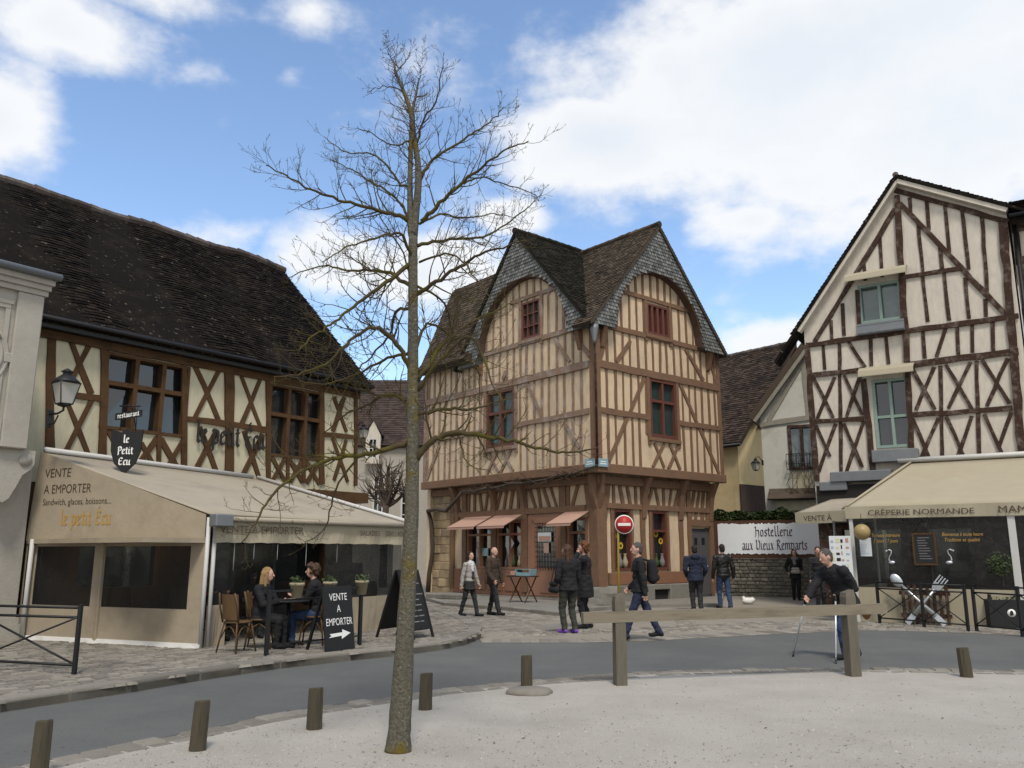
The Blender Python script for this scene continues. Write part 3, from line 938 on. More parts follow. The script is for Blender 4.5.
# ground-floor walls, set back under the jetty
GO = -.4
sh = dict(a1=(4.05, 1.05, 5.45, 2.75), a2=(5.75, 1.05, 7.25, 2.75), door=(2.1, .2, 3.75, 2.92), a3=(.85, 1.05, 1.75, 2.75))
gr1 = (1.08, 1.06, 1.92, 3.02); gr2 = (2.96, 1.06, 3.74, 3.02); gdr = (5.1, .12, 6.2, 2.5)
mb = MB()
mb.prism([(.45, 0), (RW - .3, 0), (RW - .3, ZJ), (.45, ZJ)], [rectl(gr1), rectl(gr2), rectl((gdr[0], .0201, gdr[2], gdr[3]))], GO - .25, GO, MR)
mb.prism([(.66, 0), (8.3, 0), (8.3, ZJ), (.66, ZJ)], [rectl(sh['a1']), rectl(sh['a2']), rectl(sh['a3'])], GO - .25, GO, ML)
mb.build('ground_floor_wall', M['cream'], ch)
mb = MB()
for j in range(13):                                              # rough stone end of the left front
    u = 8.3
    z = j * .32
    while u < 9.75:
        w = random.uniform(.3, .62)
        u2 = min(9.75, u + w)
        if u2 - u > .08:
            mb.box(ML(u + .006, z + .006, GO - .3), ML(u2 - .006, min(z + .314, 4.1), GO + .02 + random.uniform(0, .035)), 0, random.random(), .02)
        u = u2
mb.box(ML(8.301, 0, GO - .29), ML(9.74, 4.1, GO))
mb.build('stone_base', M['stone_rough'], ch)
# timber framing -----------------------------------------------------
tr_, tl_ = MB(), MB()
def studs(mb, mp_, u0, u1, z0, z1, step, w=.105, avoid=(), top=None, o1=.028):
    n = max(1, round((u1 - u0) / step))
    for i in range(n):
        u = u0 + (u1 - u0) * (i + .5) / n + random.uniform(-.03, .03)
        zt = min(z1, top(u)) if top else z1
        segs = [(z0, zt)]
        for (a, b, c, d) in avoid:
            if a - .1 < u < c + .1:
                ns = []
                for s, e in segs:
                    if e <= b or s >= d: ns.append((s, e)); continue
                    if s < b: ns.append((s, b - .05))
                    if e > d: ns.append((d + .05, e))
                segs = ns
        for s, e in segs:
            if e - s > .12:
                ww = w * random.uniform(.75, 1.25)
                timber(mb, mp_, (u + random.uniform(-.02, .02), s), (u + random.uniform(-.02, .02), e), ww, -.02, o1)
archR = lambda u: 9.0 + sqrt(max(0, 1 - ((u - 3.05) / 2.75) ** 2)) * 2.45
archL = lambda u: 9.0 + sqrt(max(0, 1 - ((u - 3.35) / 2.75) ** 2)) * 2.45
for (z0, z1, top) in ((ZJ, ZM, None), (ZM, ZB2, None), (ZB2, ZB3, None), (ZB3, 10.3, archR), (10.3, 11.9, archR)):
    studs(tr_, MR, .35, RW - .12, z0, z1, .385, .092, [rw1, rw2, (2.5, ZJ, 4.1, 5.5) if z0 < 5 else (0, 0, 0, 0)], top)
for (z0, z1, top) in ((ZJ, ZM, None), (ZM, ZB2, None), (ZB2, ZB3, None), (ZB3, 10.5, archL), (10.5, 11.9, archL)):
    studs(tl_, ML, .45, (LW - .1 if z0 < 9 else 6.6), z0, z1, .385, .092, [lw1, lw2, (3.95, ZJ, 5.7, 5.4) if z0 < 5 else (0, 0, 0, 0)], top)
def RTm(a, b, w=.15, o1=.045): timber(tr_, MR, Rq(*a), Rq(*b), w, -.02, o1)
def LTm(a, b, w=.15, o1=.045): timber(tl_, ML, Lq(*a), Lq(*b), w, -.02, o1)
for mbx, mp_, W in ((tr_, MR, RW), (tl_, ML, LW)):
    st = .27 if mp_ is ML else .12
    timber(mbx, mp_, (st, ZB2), (W - .05, ZB2), .24, -.02, .075, 0, .07)
    timber(mbx, mp_, (st, ZB3), (6.4 if mp_ is MR else 6.5, ZB3), .17, -.02, .07, 0, .07)
timber(tr_, MR, (.12, ZM), (2.55, ZM), .18, -.02, .065); timber(tr_, MR, (4.1, ZM - .02), (RW - .05, ZM), .18, -.02, .065)
timber(tl_, ML, (.28, ZM), (3.95, ZM - .05), .18, -.02, .065); timber(tl_, ML, (5.7, ZM - .06), (LW - .05, ZM - .05), .16, -.02, .065)
timber(tr_, MR, (1.2, 10.36), (5.0, 10.36), .14, -.02, .065)
timber(tl_, ML, (1.8, 10.66), (4.2, 10.66), .14, -.02, .065)
for a, b in (((644, 378), (608.5, 461)), ((679, 383), (719, 474)), ((630, 341), (616, 362)), ((685, 349), (703, 381)), ((604, 342), (599, 362)), ((708, 356), (716, 384))):
    RTm(a, b, .14)
for a, b in (((654, 443), (664, 468)), ((664, 443), (652, 467)), ((669, 444), (680, 470)), ((678, 444), (668, 469))):
    RTm(a, b, .11)
for a, b in (((527, 382), (543, 418)), ((564, 421), (580, 448)), ((555, 338), (570, 362)), ((424, 487), (440, 446)), ((507, 371), (503, 380)), ((574, 336), (590, 356))):
    LTm(a, b, .14)
for z0, z1 in ((ZJ, 5.35),):
    for u in (4.1, 4.9):
        timber(tl_, ML, (u, z0 + .05), (u + .7, z1), .11, -.02, .04); timber(tl_, ML, (u + .7, z0 + .05), (u, z1), .11, -.02, .045)
for r, mbx, mp_ in ((rw1, tr_, MR), (rw2, tr_, MR), (lw1, tl_, ML), (lw2, tl_, ML)):
    timber(mbx, mp_, (r[0] - .08, r[1] - .3), (r[0] - .08, r[3] + .12), .14, -.02, .06)
    timber(mbx, mp_, (r[2] + .08, r[1] - .3), (r[2] + .08, r[3] + .12), .14, -.02, .06)
    timber(mbx, mp_, (r[0] - .14, r[1] - .09), (r[2] + .14, r[1] - .09), .13, -.02, .10)
# corner posts
tr_.box((-.045, -.085, ZJ), (.19, .22, 9.3), 0, .5, .02)
tr_.box((RW - .16, -.055, ZJ), (RW + .01, .06, 9.1), 0, .5, .01)
tl_.box((-.05, LW - .18, ZJ), (.05, LW + .01, 9.0), 0, .5, .01)
tr_.build('timber_frame', M['wood_red'], ch)
tl_.build('timber_frame', M['wood_grey'], ch)
# jetty beams, brackets, ground-floor frame
mb = MB()
mb.box(MR(-.05, ZJ - .30, -.14), MR(RW + .06, ZJ, .10), 0, .5, .02)
mb.box(MR(.3, ZJ - .62, GO - .02), MR(RW - .2, ZJ - .33, GO + .16), 0, .5, .02)
mb.box(ML(.11, ZJ - .30, -.14), ML(LW + .06, ZJ - .005, .10), 0, .5, .02)
mb.box(ML(.5, ZJ - .60, GO - .02), ML(LW, ZJ - .33, GO + .16), 0, .5, .02)
mb.build('jetty_beam', M['wood_red'], ch)
mb = MB()
def bracket(mp_, u):
    mb.prism([(GO, 2.7), (GO + .10, 2.75), (GO + .13, 3.2), (GO + .2, 3.6), (GO + .34, 3.9), (GO + .44, 4.1), (GO, 4.1)], [], u - .1, u + .1, lambda a, z, o: mp_(o, z, a), 0)
for u in (2.55, 4.5, 6.2): bracket(MR, u)
for u in (3.95, 5.6, 7.9): bracket(ML, u)
mb.build_each('bracket', M['wood_red'], ch)
mb = MB()                                                         # carved corner post, splayed at the top
mb.prism([(.36, .5), (.76, .5), (.76, 2.6), (.9, 3.3), (1.02, 4.1), (.06, 4.1), (.14, 3.5), (.32, 3.0)], [], GO - .1, GO + .05, lambda a, z, o: (a, -o, z))
mb.prism([(.352, .5), (.74, .5), (.74, 2.6), (.88, 3.3), (1.0, 4.1), (.1, 4.1), (.18, 3.5), (.352, 3.0)], [], GO - .1, GO + .06, lambda a, z, o: (-o, a, z))
mb.build('corner_post', M['wood_red'], ch)
mb = MB()
timber(mb, MR, (.75, 3.12), (RW - .3, 3.12), .17, GO - .02, GO + .09, 0, .05)
for u, z0 in ((2.5, .9), (4.5, .9), (4.98, .2), (RW - .4, .2)): timber(mb, MR, (u, z0), (u, 3.05 if u < 4.9 else 3.8), .2, GO - .02, GO + .07)
for u in (1.02, 1.98, 2.9, 3.8): timber(mb, MR, (u, 1.0), (u, 3.05), .11, GO - .02, GO + .06)
timber(mb, MR, (5.0, 2.66), (6.3, 2.66), .22, GO - .02, GO + .08)
studs(mb, MR, .9, 4.9, 3.2, 3.82, .36, .12, o1=GO + .05) if False else None
def gst(mbx, mp_, u0, u1, z0, z1, step, w):
    n = round((u1 - u0) / step)
    for i in range(n):
        u = u0 + (u1 - u0) * (i + .5) / n
        sl = random.choice((-.14, -.08, 0, 0, .08, .16))
        timber(mbx, mp_, (u - sl, z0), (u + sl, z1), w * random.uniform(.8, 1.2), GO - .02, GO + .05 + random.uniform(0, .01))
gst(mb, MR, .95, 4.9, 3.2, 3.86, .37, .12)
gst(mb, MR, 5.05, 6.25, 2.78, 3.86, .3, .12)
mb.box(MR(.8, .62, GO - .01), MR(4.9, 1.0, GO + .09), 0, .5, .015)
# left front
timber(mb, ML, (.9, 3.05), (8.3, 3.05), .2, GO - .02, GO + .10, 0, .05)
for u in (8.2, 7.42, 5.6, 3.9, 1.95): timber(mb, ML, (u, .3), (u, 3.95), .24, GO - .02, GO + .09)
gst(mb, ML, 1.2, 3.7, 3.15, 3.86, .36, .12); gst(mb, ML, 4.1, 8.1, 3.15, 3.86, .36, .12)
mb.build('ground_floor_frame', M['wood_red'], ch)
# shop front woodwork painted brick red
mb = MB()
mb.box(ML(.9, .15, GO + .001), ML(2.0, 1.03, GO + .06), 0, .5, .01)
mb.box(ML(3.9, .15, GO + .001), ML(8.15, 1.03, GO + .06), 0, .5, .01)
for k in range(4): mb.box(ML(4.15 + k * .98, .3, GO + .06), ML(4.95 + k * .98, .9, GO + .085), 0, .5, .01)
mb.box(MR(.84, .62, GO + .095), MR(4.86, .98, GO + .11))
mb.build_each('shop_panel', M['shop_red'], ch)
mb = MB()
mb.box(MR(.7, 0, GO - .02), MR(2.9, .60, GO + .16), 0, .5, .03); mb.box(MR(3.7, 0, GO - .02), MR(4.95, .60, GO + .15), 0, .5, .03)
mb.box(MR(2.9, .42, GO - .02), MR(3.7, .60, GO + .14), 0, .5, .02)
mb.box(ML(.9, 0, GO - .02), ML(8.25, .14, GO + .14), 0, .5, .02)
mb.build('plinth', M['slab_stone'], ch)
mb = MB(); mb.box(MR(2.91, .01, GO + .005), MR(3.69, .41, GO + .02)); mb.build('cellar_opening', M['dark_inside'], ch)
def PM(mp_): return lambda u, z, o: mp_(u, z, o + GO)
for r in ('a1', 'a2', 'a3'): window(ch, PM(ML), *sh[r], M['shop_red'], M['glass'], (.5,) if r != 'a3' else (), (.72,), rec=.14, fw=.08, proud=.05)
for r in (gr1, gr2): window(ch, PM(MR), *r, M['win_red'], M['glass'], (), (.66,), rec=.14, fw=.08, proud=.05)
window(ch, MR, *rw1, M['win_red'], M['glass_green'], (.5,), (.62,), rec=.1, fw=.10, proud=.04)
window(ch, ML, *lw1, M['win_red'], M['glass_green'], (.5,), (.60,), rec=.1, fw=.10, proud=.04)
window(ch, ML, *lw2, M['win_red'], M['glass_pale'], (.35, .68), (.33, .66), rec=.1, fw=.08, proud=.04, bw=.04)
window(ch, MR, *rw2, M['win_red'], M['glass'], (.25, .5, .75), (), rec=.12, fw=.08, proud=.04, bw=.12)
# doors
mb = MB()
mb.box(ML(sh['door'][0], .2, GO + .002), ML(sh['door'][2], 2.92, GO + .05), 0, .5, .01)
for a, b in (((2.18, .3), (3.1, 1.05)), ((2.18, 1.15), (2.22, 2.75)), ((3.4, 1.1), (3.5, 2.75)), ((2.2, 2.62), (3.5, 2.78))):
    mb.box(ML(a[0], a[1], GO + .05), ML(b[0], b[1], GO + .075), 0, .5, .006)
dr = mb.build('door', M['shop_door'], ch)
mb = MB()
mb.box(ML(2.36, 1.14, GO + .052), ML(3.2, 2.52, GO + .06))
mb.build('pane', M['glass'], dr)
mb = MB()
for i in range(7):
    u = 2.36 + .14 * i; mb.tube([ML(u, 1.05, GO + .10), ML(u, 2.62, GO + .10)], .011, 5)
for i in range(9):
    z = 1.16 + .165 * i; mb.tube([ML(2.28, z, GO + .11), ML(3.3, z, GO + .11)], .011, 5)
mb.build('grille', M['black_iron'], dr)
mb = MB()
mb.box(ML(2.48, 2.0, GO + .115), ML(3.14, 2.3, GO + .125)); 
nt_ = mb.build('notice', M['paper'], dr)
mb = MB(); mb.box(ML(2.5, 2.02, GO + .126), ML(3.1, 2.18, GO + .129)); mb.box(ML(2.6, 1.62, GO + .115), ML(2.84, 1.95, GO + .12))
mb.build('print', M['shop_awning'], nt_)
mb = MB()
mb.box(MR(gdr[0] + .02, .12, GO - .1), MR(gdr[2] - .02, gdr[3] - .02, GO - .04))
for i in range(5): mb.box(MR(gdr[0] + .06 + i * .2, .16, GO - .04), MR(gdr[0] + .23 + i * .2, 2.4, GO - .03), 0, .5, .006)
d2 = mb.build('door', M['door_grey'], ch)
mb = MB()
for u in (5.3, 5.72): mb.box(MR(u, 1.9, GO - .03), MR(u + .17, 2.15, GO - .025))
mb.build('pane', M['glass'], d2)
mb = MB(); mb.ball(MR(5.95, 1.15, GO + .0), .035); mb.build('handle', M['steel'], d2)
# shop awnings, little sloping canvas hoods
for (u0, u1) in ((5.72, 7.3), (4.02, 5.5), (.72, 1.8)):
    mb = MB()
    p = [ML(u0, 2.95, GO + .09), ML(u1, 2.95, GO + .09), ML(u1 + .02, 2.55, GO + .95), ML(u0 - .02, 2.55, GO + .95)]
    p2 = [(a[0], a[1], a[2] - .03) for a in p]
    mb.hexa(p2 + p)
    mb.hexa([(a[0], a[1], a[2] - .09) for a in (p[3], p[2], ML(u1 + .02, 2.555, GO + .93), ML(u0 - .02, 2.555, GO + .93))] + [p[3], p[2], ML(u1 + .02, 2.555, GO + .93), ML(u0 - .02, 2.555, GO + .93)])
    mb.build('awning', M['shop_awning'], ch)
# gables: slate-hung cheeks with an arched opening
def cheek(name, mp_, outer, arch, o0, o1):
    poly = outer[:2] + arch + outer[2:]
    mb = MB()
    mb.prism(poly, [], o0, o1, mp_, 0, .05)
    zs = [p[1] for p in poly]; us = [p[0] for p in poly]
    th, tw = .125, .14
    j = 0; z = min(zs)
    while z < max(zs):
        u = min(us) + (j % 2) * tw / 2
        while u < max(us):
            if inpoly((u + tw / 2, z + th * .55), poly):
                a, b = u + .009, u + tw - .009
                lo = o1 + .034 + random.uniform(-.006, .01)
                v = [mp_(a, z - .01, lo), mp_(b, z - .01, lo + random.uniform(-.004, .004)), mp_(b, z + th + .02, o1 + .006), mp_(a, z + th + .02, o1 + .006)]
                r = random.random()
                mb.face(v, 0, r)
                mb.face([mp_(a, z - .01, o1 + .004), mp_(b, z - .01, o1 + .004), v[1], v[0]], 0, r * .5)
            u += tw
        z += th; j += 1
    return mb.build(name, M['slate'], ch, recalc=False)
def archpts(c, rx, z0, rz, n=18, lo=0, hi=pi):
    return [(c - rx * cos(lo + (hi - lo) * i / n), z0 + rz * sin(lo + (hi - lo) * i / n)) for i in range(n + 1)]
APZ = 13.12
aR = archpts(3.05, 2.30, 8.98, 2.36)
cheek('slate_gable', MR, [(-.45, 8.9), (.66, 8.93)], aR + [(5.44, 8.93), (6.75, 8.9), (3.05, APZ - .08)], .06, .30)
aL = archpts(3.38, 2.44, 8.95, 2.44)
cheek('slate_gable', ML, [(-.2, 8.9), (.86, 8.86)], aL + [(5.92, 8.6), (7.2, 8.6), (3.6, APZ - .02)], .06, .30)
# gap filler: curved soffit boards under the arch back to the wall
mb = MB()
for (arc, mp_) in ((aR, MR), (aL, ML)):
    mb = MB()
    for i in range(len(arc) - 1):
        a, b = arc[i], arc[i + 1]
        c = (sum(p[0] for p in arc) / len(arc), 9)
        f = lambda p, k: (c[0] + (p[0] - c[0]) * k, c[1] + (p[1] - c[1]) * k)
        q = [f(a, .978), f(b, .978), f(b, 1.012), f(a, 1.012)]
        mb.prism(q, [], -.01, .306, mp_)
    mb.build('soffit', M['soffit_wood'], ch)
mb = MB()
for mp_, us in ((MR, (.3, 5.95)), (ML, (.62, 6.0))):
    for u in us:
        mb.prism([(-.02, 8.2), (.08, 8.25), (.25, 8.85), (.28, 8.93), (-.02, 8.93)], [], u - .09, u + .09, lambda a, z, o, mp_=mp_: mp_(o, z, a))
mb.build_each('gable_bracket', M['wood_red'], ch)
# roof slopes
def slope(mb, mp_, c, half, oF, depth, za, ze, sgn, tm=None):
    """slope of a roof whose ridge runs back from the facade: c ridge u, half width, za ridge z, ze eave z"""
    e = Vector(mp_(c + sgn * half, ze, oF)); r_ = Vector(mp_(c, za, oF)); bk = Vector(mp_(c + sgn * half, ze, oF - depth))
    V = r_ - e; vl = V.length; V.normalize(); U = bk - e; ul = U.length; U.normalize()
    roof_slab(mb, e, U, V, ul, vl, .10)
    tiles(mb, e, U, V, ul, vl, .18, .12, 0, .028)
mb = MB()
def part_slope(mb, mp_, c, half, za, ze, sgn, oF, depth, cut=0.0):
    k = (za - ze) / half
    slope(mb, mp_, c, half - cut, oF, depth, za, ze + k * cut, sgn)
part_slope(mb, MR, 3.05, 3.62, APZ, 8.88, -1, .38, .85)
part_slope(mb, MR, 3.05, 3.62, APZ, 8.88, -1, -.47, 5.9, .85)
part_slope(mb, MR, 3.05, 3.62, APZ, 8.88, -1, -6.37, 3.35)
slope(mb, MR, 3.05, 3.72, .38, 10.1, APZ, 8.88, 1)
# steep lower slope at the back of the left front
P0 = Vector(ML(9.75, 8.75, .45)); U = Vector((0, -1, 0)); top = Vector((1.3, 9.75, 12.75)); V = top - P0; vl = V.length; V.normalize()
roof_slab(mb, P0, U, V, 3.6, vl, .1); tiles(mb, P0, U, V, 3.6, vl, .18, .12, 0, .028)
P0 = Vector((1.3, 9.75, 12.75)); V = Vector((3.05, 9.75, APZ + .12)) - P0; vl = V.length; V.normalize()
roof_slab(mb, P0, U, V, 3.6, vl, .1); tiles(mb, P0, U, V, 3.6, vl, .18, .12, 0, .028)
r1 = mb.build('roof', M['roof_brown'], ch, recalc=False)
mb2 = MB(); ridge(mb2, (3.05, -.4, APZ + .02), (3.05, 9.7, APZ + .05), .11, .34); mb2.build('ridge_tiles', M['roof_brown'], r1)
mb = MB()
part_slope(mb, ML, 3.6, 3.85, APZ + .1, 8.88, -1, .38, .8)
part_slope(mb, ML, 3.6, 3.85, APZ + .1, 8.88, -1, -.42, 2.66, .85)
slope(mb, ML, 3.6, 3.7, .38, 3.46, APZ + .1, 8.58, 1)
r2 = mb.build('roof', M['roof_dark_brown'], ch, recalc=False)
mb2 = MB(); ridge(mb2, (-.4, 3.6, APZ + .12), (3.0, 3.6, APZ + .12), .11, .34); mb2.build('ridge_tiles', M['roof_dark_brown'], r2)
# downpipe and hopper at the corner
mb = MB()
mb.lathe((-.22, -.22, 8.25), [(.05, 0), (.06, .1), (.13, .45), (.14, .62)], 10)
dp = mb.build('hopper', M['zinc'], ch)
mb = MB(); mb.tube([(-.2, -.2, 8.3), (-.13, -.15, 7.9), (-.11, -.13, 4.35)], .036, 8)
mb.build('downpipe', M['wood_dark'], ch)
# back gable wall closing under the rear roof
mb = MB(); mb.prism([(.1, 9.05), (6.4, 9.05), (3.05, 13.0)], [], -LW - .05, -LW + .15, MR); mb.build('rear_gable', M['cream'], ch)

# house pavement
sheet('house_pavement', [G(424, 600), G(445, 606), G(500, 610), G(562, 616.5), G(588, 612), G(640, 608), G(722, 607), (8.2, 33), (3, 30.5), (-3.6, 36)], .10, M['slab_stone'], thick=.2)
kerb_run('house_kerb', [G(424, 600.5), G(445, 606.5), G(500, 610.5), G(562, 617)], .22, -.05, .115, .7, M['kerb'], 1)
# ================================================================== RIGHT TIMBERED HOUSE (crêperie)
RA = tuple(atY(814, 480, 25.5)[:2])
QF = Fac(RA, -33)
Qq = lambda px, py, o=0: QF.uz(px, py, o)
rh = empty('timbered_house', (*RA, 0), radians(-33), 'white half-timbered gable house with dark timbers and pale green windows', 'house')
QW = 5.86
qw1 = (*Qq(872, 447), *Qq(906, 377)); qw1 = (1.88, 4.66, 2.86, 6.72)
qw2 = (1.72, 8.50, 2.92, 9.72)
apex = (3.14, 12.85); rk = (QW, 11.25); lk = (-.15, 8.45)
mb = MB()
mb.prism([(0.02, 2.6), (QW, 2.6), (QW, rk[1]), (apex[0], apex[1]), (.02, 8.62)], [rectl(qw1), rectl(qw2)], -.3, 0, MR)
mb.box((QW - .3, .31, 0), (QW - .004, 8, 11.2)); mb.box((.03, .31, 0), (.3, 8, 8.3))
mb.build('wall', M['render_white'], rh)
mb = MB(); mb.prism([(0.02, 0), (QW, 0), (QW, 2.6), (.02, 2.6)], [rectl((.7, .9, 2.3, 2.3)), rectl((3, .05, 4.1, 2.3))], -.32, -.02, MR); mb.build('ground_floor_wall', M['wood_dark'], rh)  # dark wood colour put in to deepen the shade under the tent
mb = MB(); mb.box((.7, .2, .9), (2.3, .24, 2.3)); mb.box((3, .2, .05), (4.1, .24, 2.3)); mb.build('shop_window', M['glass'], rh)
tm = MB()
def z7(x, y): return Qq(780 + x * .3777, 160 + y * .3777)
def QT(a, b, w=.15, o1=.04, raw=False): timber(tm, MR, z7(*a), z7(*b), w * .76, -.02, o1)
# horizontals
QT((70, 492), (632, 412), .19, .075)
QT((75, 572), (225, 555), .2, .07); QT((345, 542), (632, 508), .24, .07)
QT((95, 692), (222, 686), .17, .065); QT((350, 676), (615, 658), .19, .065)
QT((328, 310), (480, 288), .15, .06)
# verticals main
QT((310, 95), (338, 535), .22, .085)
QT((72, 490), (98, 850), .2, .08)
QT((590, 165), (644, 815), .28, .085)
# rafters / long braces
QT((305, 80), (605, 165), .18, .07); QT((306, 130), (92, 482), .17, .06); QT((318, 115), (600, 412), .19, .055)
# studs
for a, b in (((343, 100), (347, 140)), ((388, 105), (395, 185)), ((437, 120), (448, 245)), ((482, 135), (500, 290)), ((535, 150), (548, 350)),
             ((366, 170), (378, 295)), ((424, 232), (430, 288)), ((378, 310), (392, 428)), ((434, 300), (448, 425)), ((490, 312), (500, 420)), ((543, 368), (546, 415)),
             ((265, 200), (270, 310)), ((222, 260), (226, 320)), ((165, 380), (170, 465)), ((135, 425), (138, 475)), ((208, 360), (215, 460)),
             ((114, 492), (118, 555)), ((158, 487), (162, 825)), ((240, 475), (243, 545)), ((280, 468), (288, 540)), ((378, 455), (384, 525)), ((468, 440), (472, 515)), ((508, 432), (510, 510)), ((562, 430), (564, 505)),
             ((425, 545), (430, 815)), ((520, 532), (528, 805))):
    QT(a, b, .13, .035)
for a, b in (((182, 482), (225, 548)), ((440, 445), (415, 522)),
             ((90, 578), (142, 682)), ((145, 575), (98, 685)), ((170, 570), (218, 675)), ((215, 565), (176, 680)),
             ((95, 702), (125, 768)), ((148, 698), (112, 800)), ((168, 698), (208, 790)), ((222, 690), (185, 800)),
             ((350, 550), (410, 660)), ((408, 548), (360, 662)), ((440, 542), (508, 658)), ((504, 535), (446, 658)), ((536, 530), (608, 645)), ((602, 525), (548, 652)),
             ((352, 685), (395, 790)), ((420, 682), (375, 790)), ((440, 680), (490, 790)), ((508, 678), (470, 790)), ((540, 674), (590, 780)), ((612, 668), (580, 760))):
    if b[1] > 760: b = (a[0] + (b[0] - a[0]) * 1.25, a[1] + (b[1] - a[1]) * 1.25)
    QT(a, b, .13, .045)
QT((222, 580), (248, 830), .22, .06); QT((338, 540), (352, 830), .2, .06); QT((204, 345), (212, 455), .16, .06)
tm.build('timber_frame', M['wood_dark'], rh)
window(rh, MR, *qw1, mat('window_green', (.20, .27, .235), .6, .1, 5, .1), M['glass'], (.5,), (.45,), rec=.12, fw=.08, proud=.03)
window(rh, MR, *qw2, bpy.data.materials['window_green'], M['glass_pale'], (.5,), (), rec=.12, fw=.08, proud=.03)
# roof
mb = MB()
def qslope(e, r_, depth, tilef=True):
    e = Vector(MR(*e, .30)); r_ = Vector(MR(*r_, .30)); V = r_ - e; vl = V.length; V.normalize(); U = Vector((0, 1, 0))
    roof_slab(mb, e, U, V, depth, vl, .09); tiles(mb, e, U, V, depth, vl, .2, .13, 0, .03)
qslope((-.32, 8.42), (3.12, 12.98), 8.5)
qslope((6.35, 11.10), (3.12, 12.98), 8.5)
rr = mb.build('roof', M['roof_dark'], rh, recalc=False)
mb2 = MB(); ridge(mb2, (3.12, -.30, 12.97), (3.12, 8, 12.97), .085, .34); mb2.build('ridge_tiles', M['ridge_tile'], rr)
mb = MB(); mb.prism([(-.34, 8.36), (-.9, 7.62), (-.86, 7.52), (-.24, 8.34), (-.24, 8.45)], [], -.3, .29, MR); mb.build('eave_end', M['roof_dark'], rr)
# bargeboard rendered pale, under the verge
mb = MB()
for a, b in (((-.1, 8.50), (3.12, 12.78)), ((3.12, 12.78), (QW + .02, 11.18))):
    a, b = Vector(a), Vector(b); d = (b - a).normalized(); n = Vector((-d.y, d.x))
    if n.y < 0: n = -n
    q = [a - n * .06, b - n * .06, b + n * .07, a + n * .07]
    mb.prism([tuple(p) for p in q], [], .002, .26, MR)
mb.build('soffit', M['render_white'], rh)
# canvas hoods over the two windows and a flower box
for r, dz in ((qw1, .12), (qw2, .08)):
    mb = MB(); u0, u1, z = r[0] - .28, r[2] + .25, r[3] + .24
    prof = [(0.03, z + .16), (.25, z + .12), (.48, z - .02), (.52, z - .16)]
    for i in range(3):
        a, b = prof[i], prof[i + 1]
        mb.hexa([MR(u0, a[1] - .03, a[0]), MR(u1, a[1] - .03, a[0]), MR(u1, b[1] - .03, b[0]), MR(u0, b[1] - .03, b[0]), MR(u0, a[1], a[0]), MR(u1, a[1], a[0]), MR(u1, b[1], b[0]), MR(u0, b[1], b[0])])
    mb.build('window_hood', M['canvas_beige'], rh)
mb = MB(); mb.box(MR(1.75, 4.22, .05), MR(3.0, 4.58, .32), 0, .5, .02)
mb.build('sill_shelf', M['zinc'], rh)
mb = MB(); mb.box(MR(.55, 3.7, .04), MR(2.25, 4.0, .35), 0, .5, .02); mb.box(MR(.2, 3.45, .04), MR(1.0, 3.72, .3), 0, .5, .02); mb.build('shop_canopy', M['zinc'], rh)
mb = MB(); mb.box(MR(.1, 2.5, .03), MR(2.4, 3.62, .22)); mb.build('dark_panel', M['dark_inside'], rh)  # near-black box filling the space below the shop canopies
fb = empty('flower_box', (*QF.w(2.3, 8.12, .14)[:2], 8.12), radians(-33), 'small empty grey flower box below the attic window', 'flower box')
mb = MB()
mb.box((-.65, -.12, 0), (.65, .12, .03)); mb.box((-.65, -.14, .03), (.65, -.11, .32)); mb.box((-.65, .11, .03), (.65, .13, .32)); mb.box((-.65, -.11, .03), (-.62, .11, .32)); mb.box((.62, -.11, .03), (.65, .11, .32))
mb.box((-.66, -.15, .26), (.66, -.141, .31))
mb.build('trough', M['zinc'], fb)
mb = MB(); mb.box((-.618, -.108, .031), (.618, .108, .26)); mb.build('soil', M['brick_dark'], fb)
# neighbour beyond the right corner
nb = empty('timbered_house', (*QF.w(QW + .05, 0, -.25)[:2], 0), radians(-33), 'cream timbered house at the picture edge with a low dark eave', 'house')
mb = MB(); mb.box((.01, 0, 0), (5, 5, 11.0)); mb.build('wall', M['render_white'], nb)
mb = MB()
for z in (10.75, 9.8, 8.3, 6.5): timber(mb, MR, (.02, z), (5, z), .2, -.02, .06)
for u in (.12, 1.0, 1.9, 2.8): timber(mb, MR, (u, 3), (u, 10.9), .16, -.02, .05)
mb.build('timber_frame', M['wood_dark'], nb)
mb = MB(); V = Vector((0, 5.4, 2.6)).normalized()
roof_slab(mb, (0.0, -.5, 10.85), (1, 0, 0), V, 5.2, 5.5, .14); tiles(mb, (0.0, -.5, 10.85), (1, 0, 0), V, 5.2, 5.5, .2, .13, 0, .03)
mb.build('roof', M['roof_dark'], nb, recalc=False)
mb = MB(); mb.tube([(.1, -.1, 10.9), (.1, -.1, .1)], .05, 8); mb.tube([(.0, -.55, 10.98), (5, -.55, 10.98)], .06, 8); mb.build('downpipe', M['black_iron'], nb)

